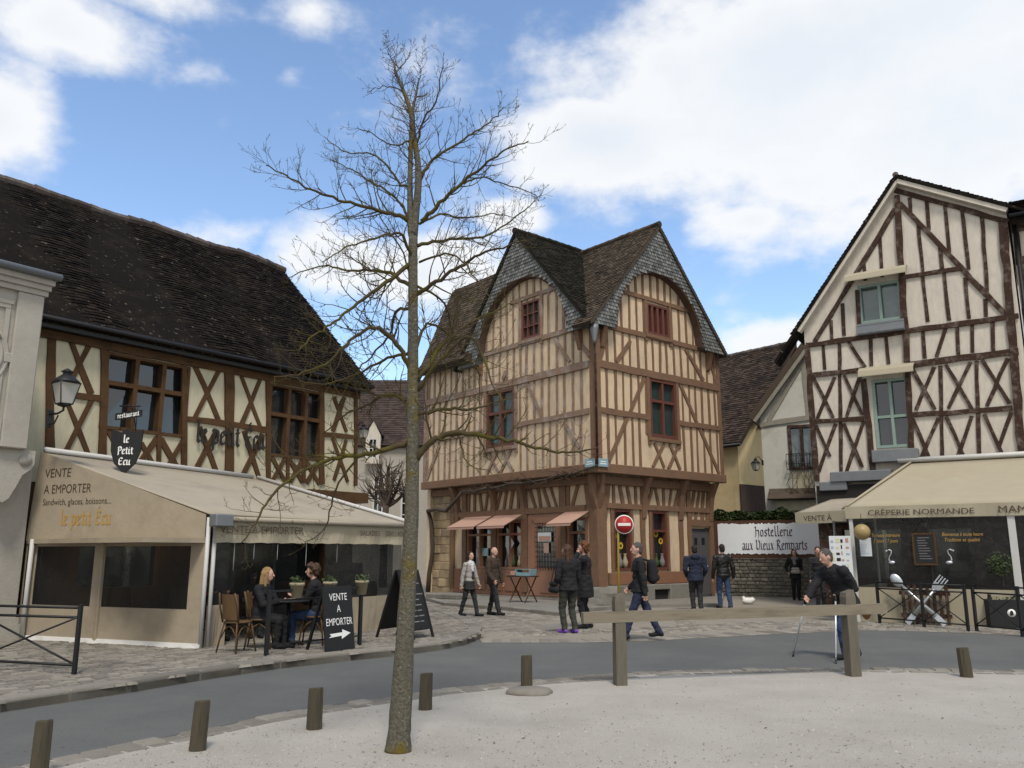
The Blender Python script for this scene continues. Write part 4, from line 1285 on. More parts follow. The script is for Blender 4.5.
# ================================================================== WHITE ANNEXE, YELLOW HOUSE, FAR HOUSE
AA = tuple(atY(760, 424, 34.6)[:2]); AF = Fac(AA, -24)
Aq = lambda px, py, o=0: AF.uz(px, py, o)
ax = empty('annexe_house', (*AA, 0), radians(-24), 'narrow white rendered house with half gable and shuttered window', 'house')
top = Aq(810, 343); v0 = Aq(757, 421); wr = (*Aq(790, 470), *Aq(815, 424)); 
wr = (Aq(790, 470)[0], Aq(790, 470)[1], Aq(816, 470)[0], Aq(790, 425)[1] - .02)
mb = MB()
mb.prism([(.03, 0), (3.2, 0), (3.2, top[1] + 1.4), top, (.03, v0[1] + .3)], [rectl(wr)], -.3, 0, MR)
mb.build('wall', M['render_grey'], ax)
mb = MB()
timber(mb, MR, Aq(760, 425), Aq(818, 416), .2, -.02, .06)
timber(mb, MR, Aq(768, 421), Aq(806, 357), .17, -.02, .045); timber(mb, MR, Aq(803, 356), Aq(809, 416), .2, -.02, .05)
a, b = Aq(756, 421), Aq(811, 341)
mb.build('timber_frame', mat('beam_grey', (.24, .22, .18), .9, .25, 8, .4), ax)
mb = MB()
a, b = Vector((a[0] - .1, a[1])), Vector(b); d = (b - a).normalized(); n = Vector((-d.y, d.x))
mb.prism([tuple(a), tuple(b), tuple(b + n * .22), tuple(a + n * .22)], [], -5, .35, MR)
rfx = mb.build('roof', M['roof_brown'], ax)
mb = MB(); mb.prism([tuple(a - n * .16), tuple(b - n * .16), tuple(b - n * .005), tuple(a - n * .005)], [], .1, .32, MR); mb.build('bargeboard', bpy.data.materials['beam_grey'], rfx)
window(ax, MR, *wr, M['wood_dark'], M['glass_pale'], (.52,), (), rec=.1, fw=.12, proud=.06)
mb = MB()                                                        # bulging wrought-iron window guard
u0, u1 = wr[0] - .1, wr[2] + .1; zb = wr[1] + .02
for i in range(13):
    u = u0 + (u1 - u0) * i / 12
    mb.tube([MR(u, zb, .1), MR(u, zb + .15, .32), MR(u, zb + .4, .3), MR(u, zb + .62, .16)], .012, 5)
for z, o in ((zb, .1), (zb + .2, .33), (zb + .62, .17)): mb.tube([MR(u0, z, o), MR(u1, z, o)], .016, 5)
mb.build('window_guard', M['black_iron'], ax)
mb = MB()
q = [Aq(769, 491, .1), Aq(817, 489, .1)]
u0, u1, z = q[0][0], q[1][0] + .4, q[0][1]
mb.hexa([MR(u0, z - .42, .75), MR(u1, z - .42, .75), MR(u1, z, .0), MR(u0, z, 0), MR(u0, z - .36, .8), MR(u1, z - .36, .8), MR(u1, z + .1, 0.003), MR(u0, z + .1, 0.003)])
mb.build('lean_to_roof', M['roof_brown'], ax)
mb = MB(); mb.box(MR(u0 + .3, z - 1.6, 0.004), MR(u1, z - .43, .5)); mb.box(MR(wr[0] + .1, wr[1] - 1.0, .004), MR(wr[2], wr[1] - .12, .03)); mb.build('lean_to_wall', M['cream_pale'], ax)
vn = MB()
for k in range(18):
    u = wr[2] - random.uniform(-.1, .9); z0 = z - .2
    pts = [MR(u + random.uniform(-.2, .2), z0 + random.uniform(-.3, .1), .5), MR(u + random.uniform(-.5, .3), z0 + random.uniform(.2, .7), .35), MR(u + random.uniform(-.5, .5), z0 + random.uniform(.6, 1.5), .12), MR(u + random.uniform(-.3, .5), z0 + random.uniform(1.2, 2.3), .08)]
    vn.tube(pts, [.018, .012, .009, .004], 4, 0, False)
o = vn.build('vine', M['vine'], None, recalc=False); o.location = ax.location; o.rotation_euler = ax.rotation_euler
tag(recentre(o), 'bare tangled vine climbing beside the white house window', 'vine')

YA = tuple(atY(737, 438, 36)[:2]); YF = Fac(YA, 40)
Yq = lambda px, py, o=0: YF.uz(px, py, o)
yh = empty('yellow_house', (*YA, 0), radians(40), 'yellow rendered house with steep brown tiled roof behind the banner', 'house')
ya = Yq(800, 334); yr = Yq(787, 350); ye = Yq(738, 441)
mb = MB()
mb.prism([(0.02, 0), (7, 0), (7, ye[1] + .2), (yr[0], yr[1] + .0), (.02, ye[1])], [], -.3, 0, MR)
mb.box((.03, .31, 0), (.3, 9, ye[1]))
mb.build('wall', M['yellow_wall'], yh)
mb = MB(); mb.box(MR(-.02, 0, .003), MR(7, Yq(750, 485)[1], .06)); mb.build('plinth', M['brick_dark'], yh)
mb = MB()
e = Vector(MR(-.25, ye[1] - .1, .3)); r_ = Vector(MR(yr[0] + .3, yr[1] + .35, .3)); V = r_ - e; vl = V.length; V.normalize(); U = Vector((0, 1, 0))
roof_slab(mb, e, U, V, 9.5, vl, .16); tiles(mb, e, U, V, 9.5, vl, .24, .16, 0, .035)
e2 = Vector(MR(8, ye[1] - .1, .3)); V2_ = r_ - e2; vl2 = V2_.length; V2_.normalize()
roof_slab(mb, e2, U, V2_, 9.5, vl2, .16)
ryr = mb.build('roof', M['roof_red'], yh, recalc=False)
mb = MB(); ridge(mb, r_ + Vector((0, 0, .02)), r_ + U * 9.5 + Vector((0, 0, .02)), .13, .4); mb.build('ridge_tiles', M['ridge_tile'], ryr)
mb = MB(); mb.tube([e + Vector((0, 0, -.1)), e + U * 9.5 + Vector((0, 0, -.1))], .08, 8); mb.build('gutter', M['black_iron'], yh)

fh = empty('far_house', (-7, 45, 0), 0, 'white house with plum-brown roof and pointed white dormer down the lane', 'house')
def fp(px, py, Y=45): 
    p = atY(px, py, Y); return (p.x + 7, p.z)
mb = MB()
ezf = fp(400, 446)[1]
fw = [(*fp(372, 516), *fp(384, 478)), (*fp(400, 530), *fp(410, 492))]
mb.prism([(-6, 0), (7, 0), (7, ezf), (-6, ezf)], [rectl(r) for r in fw], -.3, 0, MR)
mb.box((-6, .31, 0), (-5.7, 7, ezf)); mb.box((6.7, .31, 0), (7, 7, ezf))
mb.build('wall', M['stone_pale'], fh)
for r in fw: window(fh, MR, *r, M['white_metal'], M['glass'], (.5,), (.4, .7), rec=.1, fw=.09, proud=.02, bw=.05)
mb = MB()
V = Vector((0, 4.3, fp(400, 380, 49)[1] - ezf)); vl = V.length; V.normalize()
roof_slab(mb, (-6.3, -.3, ezf), (1, 0, 0), V, 13.6, vl, .15); tiles(mb, (-6.3, -.3, ezf), (1, 0, 0), V, 13.6, vl, .25, .17, 0, .035)
frf = mb.build('roof', mat('roof_plum', (.052, .036, .031), .9, .25, 6, .3, 60, attr=.35), fh, recalc=False)
mb = MB()
dz0 = ezf - .3; d0, d1 = fp(367.5, 430)[0], fp(382, 430)[0]; zt = fp(375, 436)[1]; zp = fp(375, 421)[1]
mb.prism([(d0, ezf - 1.0), (d1, ezf - 1.0), (d1, zt), ((d0 + d1) / 2, zp), (d0, zt)], [rectl((d0 + .18, ezf - .7, d1 - .18, zt - .2))], -1.9, .42, MR)
dm = mb.build('dormer', M['render_white'], fh)
window(dm, lambda u, z, o: MR(u, z, o + .42), d0 + .18, ezf - .7, d1 - .18, zt - .2, M['white_metal'], M['glass'], (.5,), (.5,), rec=.05, fw=.05, proud=.0, bw=.04)
mb = MB()
c = (d0 + d1) / 2
for s in (-1, 1):
    mb.hexa([MR(c, zp + .02, .5), MR(c + s * (d1 - c + .12), zt - .05, .5), MR(c + s * (d1 - c + .12), zt - .05, -2.6), MR(c, zp + .02, -2.6), MR(c, zp + .12, .5), MR(c + s * (d1 - c + .12), zt + .05, .5), MR(c + s * (d1 - c + .12), zt + .05, -2.6), MR(c, zp + .12, -2.6)])
mb.build('dormer_roof', bpy.data.materials['roof_plum'], dm)

# ================================================================== BANNER WALL AND HEDGE
def wallfront(name, p, q, h, th, m, label, cat):
    p, q = Vector(p), Vector(q); d = q - p
    o = empty(name, (p.x, p.y, 0), atan2(d.y, d.x), label, cat)
    return o, d.length
WA, WB = atY(714, 585, 32.8), atY(846, 590, 31.0)
gw, WLn = wallfront('garden_wall', WA[:2], WB[:2], 1.4, .3, None, 'low rough stone wall below the white hotel banner', 'wall')
mb = MB()
for j in range(10):
    u = 0
    while u < WLn:
        w = random.uniform(.1, .34); u2 = min(WLn, u + w)
        if u2 - u > .05: mb.box((u + .006, -.0 - random.uniform(0, .04), j * .137 + .004 + random.uniform(0, .012)), (u2 - .006, .3, j * .137 + .133), 0, random.random(), .025)
        u = u2
mb.box((0, .02, 0), (WLn, .28, 1.36))
mb.build('masonry', M['stone_wall'], gw)
mb = MB()
for k in range(int(WLn / .5)): mb.box((k * .5 + .006, -.05, 1.366), (k * .5 + .494, .33, 1.44), 0, random.random(), .02)
mb.build('coping', M['slab_stone'], gw)
bn = empty('hotel_banner', (WA.x, WA.y - .0, 1.44), gw.rotation_euler.z, 'white banner reading Hostellerie aux Vieux Remparts above the stone wall', 'banner')
mb = MB()
bu0, bu1, bz0, bz1 = .25, 3.95, .14, 1.28
n = 60; tp, bt = [], []
for i in range(n + 1):
    u = bu0 + (bu1 - bu0) * i / n
    tp.append((u, bz1 + random.uniform(-.035, .03))); bt.append((u, bz0 + random.uniform(-.03, .035)))
mb.prism(bt + tp[::-1], [], .06, .075, MR)
mb.build('sheet', M['banner'], bn)
mb = MB(); mb.box((0.05, -.055, -.02), (4.1, .0, 1.40)); mb.build('backing', mat('backing_brown', (.085, .04, .025), .9, .3, 12, .3), bn)
gothic('lettering', 'Hostellerie', (bu0 + (bu1 - bu0) * .56, -.085, .80), (1, 0, 0), (0, 0, 1), .24, M['purple_paint'], bn, .10, 'CENTER', width=.20)
gothic('lettering', 'aux Vieux Remparts', (bu0 + (bu1 - bu0) * .56, -.085, .30), (1, 0, 0), (0, 0, 1), .24, M['purple_paint'], bn, .10, 'CENTER', width=.185)
# hedge on top of the wall
mb = MB()
for k in range(9500):
    u = random.uniform(0, WLn + .3); y = random.uniform(.35, 1.1); zt = 3.15 + .12 * sin(u * 3.1) + .08 * sin(u * 7.7)
    z = random.uniform(.9, zt) if random.random() < .5 else zt - random.random() ** 2 * .5
    if random.random() < .5: y = .35 + random.random() ** 2 * .3
    c = Vector((u, y, z)); a = random.uniform(0, 6.28); s = random.uniform(.03, .07)
    t1 = Vector((cos(a), sin(a), random.uniform(-.6, .6))).normalized() * s; t2 = Vector((-sin(a), cos(a), random.uniform(-.6, .8))).normalized() * s * .6
    mb.face([c - t1, c + t2, c + t1, c - t2], 0, random.random())
for k in range(7000):
    c = Vector((random.uniform(0, WLn + .3), .3 + random.random() ** 2 * .35, random.uniform(2.55, 3.2))); a = random.uniform(0, 6.28); s = random.uniform(.03, .06)
    t1 = Vector((cos(a), sin(a) * .5, random.uniform(-.8, .8))).normalized() * s; t2 = Vector((-sin(a), cos(a), random.uniform(-.6, .8))).normalized() * s * .6
    mb.face([c - t1, c + t2, c + t1, c - t2], 0, random.random())
mb.box((0, .55, 0), (WLn, .95, 2.95), 0, .1)
o = mb.build('hedge', M['hedge'], None, recalc=False); o.location = (WA.x, WA.y, 0); o.rotation_euler = gw.rotation_euler
tag(recentre(o), 'clipped dark green hedge rising behind the hotel banner', 'hedge')
# ================================================================== LEFT TERRACE TENT
TA = (-5.05, 14.01)
SAN = 158.3
TF = Fac(TA, 53.13); TS = Fac(TA, SAN, -1)
sc_, ss_ = cos(radians(SAN - 53.13)), sin(radians(SAN - 53.13))
MS = lambda s, z, o: (sc_ * s - ss_ * o, ss_ * s + sc_ * o, z)
tn = empty('terrace_tent', (*TA, 0), radians(53.13), 'tan canvas terrace tent of the restaurant with dark clear windows', 'tent')
ZV0, ZV1, ZW, DW, TU = 1.80, 2.22, 3.55, 5.42, 4.72
DS = TS.uz(21, 600)[0]; D43, Z43 = TS.uz(43, 452)
GZ = .1
def cloth_quad(mb, a, b, c, d, nu, nv, sag, th=.02, mi=0):
    """a sagging sheet a-b-c-d (a,b front; d,c back) with thickness"""
    a, b, c, d = map(Vector, (a, b, c, d)); N = (b - a).cross(d - a).normalized()
    if N.z < 0: N = -N
    g = []
    for j in range(nv + 1):
        for i in range(nu + 1):
            s, t = i / nu, j / nv
            p = (a.lerp(b, s)).lerp(d.lerp(c, s), t)
            rib = abs(sin(s * pi * 3))
            g.append(p - N * (sag * rib * sin(pi * t)) )
    n = len(g); g2 = [p - N * th for p in g]; fs = []
    for j in range(nv):
        for i in range(nu):
            q = (j * (nu + 1) + i, j * (nu + 1) + i + 1, (j + 1) * (nu + 1) + i + 1, (j + 1) * (nu + 1) + i)
            fs.append(q); fs.append(tuple(n + k for k in reversed(q)))
    ring = [i for i in range(nu + 1)] + [j * (nu + 1) + nu for j in range(1, nv + 1)] + [nv * (nu + 1) + i for i in range(nu - 1, -1, -1)] + [j * (nu + 1) for j in range(nv - 1, 0, -1)]
    for i in range(len(ring)):
        p, q = ring[i], ring[(i + 1) % len(ring)]
        fs.append((p, q, n + q, n + p))
    mb.idx(g + g2, fs, mi, .5, True)
mb = MB()
cloth_quad(mb, MR(-.04, ZV1 + .06, .05), MR(TU + .1, ZV1 + .0, .05), MR(TU + .1, ZW - .08, -DW), MS(D43, Z43, 0), 36, 8, .035)
mb.build('canopy', M['canvas_roof'], tn)
mb = MB(); mb.tube([MS(D43 - .05, Z43 + .04, 0), MR(TU - .1, ZW - .04, -DW + .1)], .055, 8)
mb.tube([MR(TU + .1, ZV1 + .03, .06), MR(TU + .1, ZW - .04, -DW + .05)], .045, 8)
mb.build_each('canopy_rail', M['white_metal'], tn)
mb = MB(); mb.box(MR(-.06, ZV1 - .16, .06), MR(.28, ZV1 + .05, .28), 0, .5, .02); mb.build('corner_cap', M['zinc'], tn)
mb = MB(); mb.tube([MR(.25, ZV1 - .02, .10), MR(TU, ZV1 - .03, .10)], .045, 8)
mb.build('front_rail', M['canvas_roof'], tn)
# front valance with its lettering
mb = MB(); n = 40
for i in range(n):
    u0, u1 = .1 + (TU - .1) * i / n, .1 + (TU - .1) * (i + 1) / n
    w0, w1 = .03 * sin(i * .9), .03 * sin((i + 1) * .9)
    mb.hexa([MR(u0, ZV0 + .006 * (i % 3), .04 + w0), MR(u1, ZV0 + .006 * ((i + 1) % 3), .04 + w1), MR(u1, ZV0 + .006 * ((i + 1) % 3), .02 + w1), MR(u0, ZV0 + .006 * (i % 3), .02 + w0),
             MR(u0, ZV1 - .05, .04), MR(u1, ZV1 - .05, .04), MR(u1, ZV1 - .05, .02), MR(u0, ZV1 - .05, .02)])
mb.build('valance', M['canvas_beige'], tn)
sans('lettering', 'VENTE A EMPORTER', MR(.16, 1.97, .085), (1, 0, 0), (0, 0, 1), .13, M['brown_paint'], tn, width=1.75)
sans('lettering', 'SALADES', MR(3.32, 1.965, .085), (1, 0, 0), (0, 0, 1), .11, M['brown_paint'], tn, width=.52)
sans('lettering', 'GRILLADES', MR(4.02, 1.965, .085), (1, 0, 0), (0, 0, 1), .11, M['brown_paint'], tn, width=.62)
# side wall: triangular head, panels, windows
top_z = lambda s: ZV1 + .04 + (ZW - ZV1 - .04) * s / DS
Tq = lambda px, py, o=0: TS.uz(px, py, o)
side = empty('side_wall', (0, 0, 0)); side.parent = tn
mb = MB()
n = 14
lo, hi = [], []
for i in range(n + 1):
    s = .05 + (DS - .05) * i / n; s2 = .05 + (D43 - .05) * i / n
    lo.append((s, 1.86 + .012 * sin(i * 1.7))); hi.append((s2, top_z(s2) - .01))
mb.prism(lo + hi[::-1], [], .03, .045, MS)
mb.build('head_panel', M['canvas_tan'], side)
wins = [(.38, .78, 3.28 - .52, 1.78), (3.38, .78, 5.2, 1.78)]
wq = lambda a, b: (Tq(a, 550)[0], .74, Tq(b, 550)[0], 1.73)
wins = [(Tq(191.5, 550)[0], .72, Tq(106.5, 550)[0], 1.75), (Tq(95.5, 550)[0], .72, Tq(38, 550)[0], 1.75), (Tq(31, 550)[0], .72, DS - .04, 1.75)]
mb = MB()
mb.prism([(.05, .15), (DS, .15), (DS, 1.9), (.05, 1.9)], [rectl(w) for w in wins], .0, .012, MS)
mb.build('wall_panel', M['canvas_tan'], side)
for w in wins:
    mb = MB()
    nu, nv = 10, 4; vs = []
    for j in range(nv + 1):
        for i in range(nu + 1):
            vs.append(MS(w[0] + (w[2] - w[0]) * i / nu, w[1] + (w[3] - w[1]) * j / nv, .004 + .012 * sin(i * 1.9 + j) * sin(pi * j / nv)))
    mb.idx(vs, [(j * (nu + 1) + i, j * (nu + 1) + i + 1, (j + 1) * (nu + 1) + i + 1, (j + 1) * (nu + 1) + i) for j in range(nv) for i in range(nu)], 0, .5, True)
    mb.build('window', M['clear_plastic'], side)
mb = MB()
for s in (Tq(101, 580)[0],): mb.box(MS(s - .05, .12, .013), MS(s + .05, 1.9, .03), 0, .5, .008)
mb.box(MS(.05, 1.8, .013), MS(DS, 1.88, .028))
mb.build_each('seam', M['canvas_tan'], side)
mb = MB()
for i in range(20):
    a, b = .0 + DS * i / 20, DS * (i + 1) / 20
    f = lambda k: .06 + .05 * abs(sin(k * 1.3))
    mb.hexa([MS(a, GZ, f(i)), MS(b, GZ, f(i + 1)), MS(b, GZ, -.02), MS(a, GZ, -.02), MS(a, GZ + .09, .02), MS(b, GZ + .09, .02), MS(b, GZ + .09, -.01), MS(a, GZ + .09, -.01)])
mb.build('skirt', M['white_metal'], side)
sx = lambda px, py: MS(*Tq(px, py), .05)
rt, up = Vector((-sc_, -ss_, 0)), Vector((0, 0, 1))
def stext(name, txt, p, q, cap, m):
    a, b = Tq(*p), Tq(*q)
    sans(name, txt, MS(a[0], a[1], .048), rt, up, cap, m, side, width=abs(a[0] - b[0]))
stext('lettering', 'VENTE', (47, 478), (73, 477), .17, M['brown_paint'])
stext('lettering', 'A EMPORTER', (46, 494), (93, 493), .17, M['brown_paint'])
stext('lettering', 'Sandwich, glaces, boissons...', (45, 505.5), (113, 504), .12, M['brown_paint'])
a, b = Tq(62, 524), Tq(113, 524)
gothic('lettering', 'le petit \u00c9cu', MS(a[0], a[1] - .02, .048), rt, up, .17, M['gold_paint'], side, .12, width=abs(a[0] - b[0]) / 7.48)
# frame poles, far end wall, low front canvas
mb = MB()
for u, z in ((0.0, ZV1), (.13, ZV1), (TU, ZV1)): mb.tube([MR(u, GZ - .03, -.02), MR(u, z, -.02)], .035, 8)
mb.tube([MS(Tq(33, 580)[0], GZ, .1), MS(Tq(33, 580)[0], 1.88, .1)], .04, 8)
for u in (1.7, 3.35): mb.tube([MR(u, GZ, -2.6), MR(u, 2.85, -2.6)], .03, 8)
mb.build_each('pole', M['white_metal'], tn)
mb = MB()
for u in (.55, .95, 1.45, 2.1, 2.85): mb.tube([MR(u, ZV0, -.05), MR(u, ZV0 - random.uniform(.25, .5), -.05)], .007, 5)
mb.build_each('tie_cord', M['white_metal'], tn)
mb = MB()
for (u0, u1) in ((.14, .5), (3.35, 4.68)):
    k = 8; mb = MB()
    for i in range(k):
        a, b = u0 + (u1 - u0) * i / k, u0 + (u1 - u0) * (i + 1) / k
        mb.hexa([MR(a, GZ, -.12 + .03 * sin(i)), MR(b, GZ, -.12 + .03 * sin(i + 1)), MR(b, GZ, -.14), MR(a, GZ, -.14), MR(a, .78, -.1), MR(b, .78, -.1), MR(b, .78, -.12), MR(a, .78, -.12)])
    mb.build('front_panel', M['canvas_tan'], tn)
mb = MB(); mb.box(MR(2.6, .8, -.11), MR(4.68, 1.8, -.105)); mb.box(MR(.14, .8, -.11), MR(.5, 1.8, -.105)); mb.box(MR(.55, .5, -.905), MR(2.58, 2.1, -.9)); mb.build_each('front_window', M['clear_plastic'], tn)
mb = MB(); mb.box(MR(TU - .02, GZ, -DW), MR(TU, 2.2, -.4)); mb.build('end_window', M['clear_plastic'], tn)

# ------------------------------------------------------------------ hanging shield sign and small board, wall lanterns
def frame_at(fac, u, z, o): return fac.w(u, z, o)
p = atY(126, 450, 15.9)
sg = empty('shield_sign', (p.x, p.y, p.z - .32), radians(2), 'black shield shaped hanging sign with white gothic letters on iron bracket', 'sign')
mb = MB()
prof = [(-.30, .72), (-.1, .66), (0, .74), (.1, .66), (.30, .72), (.28, .3), (.2, .06), (.0, -.14), (-.2, .06), (-.28, .3)]
mb.prism(prof, [], -.025, .025, MR); mb.build('board', M['black_board'], sg)
for t, z in (('le', .46), ('Petit', .24), ('Ecu', .03)):
    gothic('lettering', t, (0, -.027, z), (1, 0, 0), (0, 0, 1), .095, M['chalk'], sg, .15, 'CENTER', width=.10)
mb = MB()
mb.prism([(-.26, .90), (.24, .98), (.24, 1.11), (-.26, 1.03)], [], -.02, .02, MR); mb.build('name_board', M['black_board'], sg)
gothic('lettering', 'restaurant', (0.0, -.023, .965), Vector((.985, 0, .16)), (-.16, 0, .985), .062, M['chalk'], sg, .14, 'CENTER', width=.064)
mb = MB(); mb.tube([(-.2, .9, 1.2), (0, 0, 1.18), (0, -.1, 1.17)], .018, 6); mb.tube([(-.18, .9, .6), (-.08, .45, 1.0), (0, .1, 1.16)], .012, 6)
for x in (-.15, .15): mb.tube([(x, 0, .7), (x, 0, 1.18)], .008, 5)
mb.tube([(-.2, 0, 1.18), (.2, 0, 1.18)], .014, 6)
mb.build('bracket', M['black_iron'], sg)

def lantern(name, loc, rz, label, s=1.0, arm=.45, hang=False):
    r = empty(name, loc, rz, label, 'lantern', 'wall lanterns')
    mb = MB()
    if hang: mb.tube([(0, arm, .5 * s), (0, arm * .55, .78 * s), (0, 0, .72 * s), (0, 0, .58 * s)], .016, 6)
    else: mb.tube([(0, arm, -.14 * s), (0, arm * .4, -.16 * s), (0, 0, -.12 * s), (0, 0, -.02 * s)], .02, 6); mb.tube([(0, arm, -.34 * s), (0, arm * .6, -.34 * s), (0, arm * .35, -.2 * s)], .014, 6)
    mb.box((-.05, arm - .02, -.4 * s if not hang else .3 * s), (.05, arm + .02, -.05 * s if not hang else .6 * s), 0, .5, .01)
    mb.build('bracket', M['black_iron'], r)
    mb = MB()
    a, b, h = .11 * s, .185 * s, .40 * s
    for sx_, sy_ in ((1, 1), (1, -1), (-1, -1), (-1, 1)): mb.tube([(sx_ * a, sy_ * a, 0), (sx_ * b, sy_ * b, h)], .011 * s, 5)
    for z, w in ((0, a), (h, b)): mb.tube([(w, w, z), (w, -w, z), (-w, -w, z), (-w, w, z), (w, w, z)], .012 * s, 5)
    mb.lathe((0, 0, h), [(b * 1.35, 0), (b * 1.2, .05 * s), (b * .55, .15 * s), (b * .4, .17 * s), (b * .42, .2 * s), (b * .62, .22 * s), (b * .3, .26 * s), (.01, .29 * s)], 12)
    mb.lathe((0, 0, -.03 * s), [(.03 * s, -.03 * s), (a * 1.1, .0), (a * 1.1, .028 * s)], 8)
    mb.build('cage', M['black_iron'], r)
    mb = MB(); e = .94
    mb.hexa([(-a * e, -a * e, .005), (a * e, -a * e, .005), (a * e, a * e, .005), (-a * e, a * e, .005), (-b * e, -b * e, h - .01), (b * e, -b * e, h - .01), (b * e, b * e, h - .01), (-b * e, b * e, h - .01)])
    mb.build('glass', M['lamp_glass'], r)
    return r
q = atY(64, 404, 14.6)
lantern('wall_lantern', q, radians(53), 'black street lantern with frosted glass on the stone building', .95, .5)
q = LF.w(U1 + .1, 4.9, .15)
lantern('wall_lantern', q, radians(53), 'black lantern hanging at the far corner of the long cream house', .6, .3, True)
q = atY(756, 470, 34.1)
lantern('wall_lantern', q, radians(-60), 'small black lantern on a curled bracket against the yellow house', .72, .4, True)

# ------------------------------------------------------------------ iron railing, bottom left
a, b = G(73, 684), G(-60, 676)
d = Vector(b) - Vector(a)
rl = empty('railing', (*a, GZ), atan2(d.y, d.x), 'black iron cross-braced railing at the bottom left pavement corner', 'railing')
L = d.length
mb = MB()
for x in (0, 1.75, L): mb.box((x - .025, -.025, 0), (x + .025, .025, .88), 0, .5, .004)
mb.build_each('post', M['black_iron'], rl)
mb = MB()
for z in (.84, .72, .13): mb.tube([(0, 0, z), (L, 0, z)], .018, 6)
for x in (0, 1.75): mb.tube([(x + .02, .02, .72), (x + 1.73, .02, .13)], .014, 6); mb.tube([(x + .02, -.02, .13), (x + 1.73, -.02, .72)], .014, 6)
mb.build('rail', M['black_iron'], rl)

# ------------------------------------------------------------------ terrace furniture
def bistro_chair(loc, rz, label):
    r = empty('bistro_chair', loc, rz, label, 'chair', 'rattan bistro chairs on the left terrace')
    mb = MB(); mb.lathe((0, 0, .44), [(.02, 0), (.2, 0), (.215, .015), (.2, .03), (.02, .032)], 18); mb.build('seat', M['rattan'], r)
    mb = MB(); n = 8
    for i in range(n):
        t0, t1 = -.9 + 1.8 * i / n, -.9 + 1.8 * (i + 1) / n
        f = lambda t, z, k: (sin(t) * (.215 + k), -cos(t) * (.20 + k) - (z - .45) * .12, z)
        mb.hexa([f(t0, .5, 0), f(t1, .5, 0), f(t1, .5, .02), f(t0, .5, .02), f(t0, .88, 0), f(t1, .88, 0), f(t1, .88, .02), f(t0, .88, .02)])
    mb.build('backrest', M['rattan'], r)
    for sx_, sy_ in ((1, 1), (-1, 1), (1, -1), (-1, -1)):
        mb = MB()
        top_ = (sx_ * .14, sy_ * .14, .45)
        pts = [top_, (sx_ * .165, sy_ * .165, .3), (sx_ * .215, sy_ * .2, 0)]
        mb.tube(pts, .014, 7)
        if sy_ > 0: mb.tube([(sx_ * .16, sy_ * .16, .24), (sx_ * .08, .17, .36), (0, .17, .40)], .009, 6)
        else:
            mb.tube([(sx_ * .16, sy_ * .16, .24), (sx_ * .08, -.17, .36), (0, -.17, .40)], .009, 6)
            mb.tube([(sx_ * .17, -.15, .45), (sx_ * .20, -.20, .7), (sx_ * .17, -.25, .9)], .014, 6)
        mb.tube([(sx_ * .16, 0, .40), (sx_ * .17, sy_ * .09, .34), (sx_ * .18, sy_ * .17, .2)], .009, 6)
        mb.build('leg', M['rattan'], r)
    return r
def gz(px, py): x, y = G(px, py, GZ + .025); return Vector((x, y, GZ + .025))
c1 = gz(236, 652); c2 = gz(252, 650); c3 = gz(312, 644); c4 = gz(326, 640)
bistro_chair(c1, radians(-30), 'empty rattan chair with brown woven back by the tent corner')
bistro_chair(gz(254, 650) + Vector((0, .25, 0)), radians(-80), 'rattan chair under the seated blonde woman')
bistro_chair(gz(311, 645) + Vector((0, .1, 0)), radians(95), 'rattan chair under the seated man in jeans')
bistro_chair(gz(336, 632) + Vector((-.1, 1.2, 0)), radians(40), 'empty rattan chair half hidden behind the chalkboard')
bistro_chair(gz(372, 628) + Vector((-.3, 1.4, 0)), radians(200), 'empty dark chair inside the tent near its far end')
def table(loc, label, r_=.34):
    r = empty('cafe_table', loc, 0, label, 'table', 'round cafe tables in the tent')
    mb = MB(); mb.lathe((0, 0, .71), [(.01, 0), (r_, 0), (r_ + .006, .012), (r_, .026), (.01, .027)], 22); mb.build('table_top', M['black_board'], r)
    mb = MB(); mb.tube([(0, 0, .05), (0, 0, .71)], .03, 8); mb.build('column', M['black_iron'], r)
    mb = MB()
    for k in range(3):
        a = k * 2.094 + .4; mb.tube([(0, 0, .08), (cos(a) * .15, sin(a) * .15, .06), (cos(a) * .27, sin(a) * .27, .012)], .018, 6)
    mb.build('foot', M['black_iron'], r)
    return r
ins = gz(120, 645)
bistro_chair(ins + Vector((.2, 1.5, 0)), radians(60), 'rattan chair inside the tent behind the wide clear window')
bistro_chair(ins + Vector((.9, 1.7, 0)), radians(-100), 'rattan chair inside the tent facing the wide clear window table')
bistro_chair(ins + Vector((-.9, 1.8, 0)), radians(20), 'rattan chair inside the tent behind the narrower clear window')
table(ins + Vector((.55, 2.0, 0)), 'round cafe table inside the tent behind the wide clear window')
tb = (gz(254, 650) + gz(311, 645)) / 2 + Vector((0, .2, 0))
table(tb, 'round black cafe table between the seated woman and man')
table(gz(228, 640) + Vector((-.5, 1.5, 0)), 'round black cafe table deep inside the dark tent')
# a cup and a phone on the table
mb = MB(); mb.lathe((0, 0, 0), [(.055, 0), (.06, .006), (.03, .008), (.028, .012), (.036, .06), (.033, .06), (.025, .015)], 12)
o = mb.build('coffee_cup', M['sign_white']); o.location = tb + Vector((.12, -.1, .738)); tag(o, 'small white coffee cup on the table between the couple', 'cup')
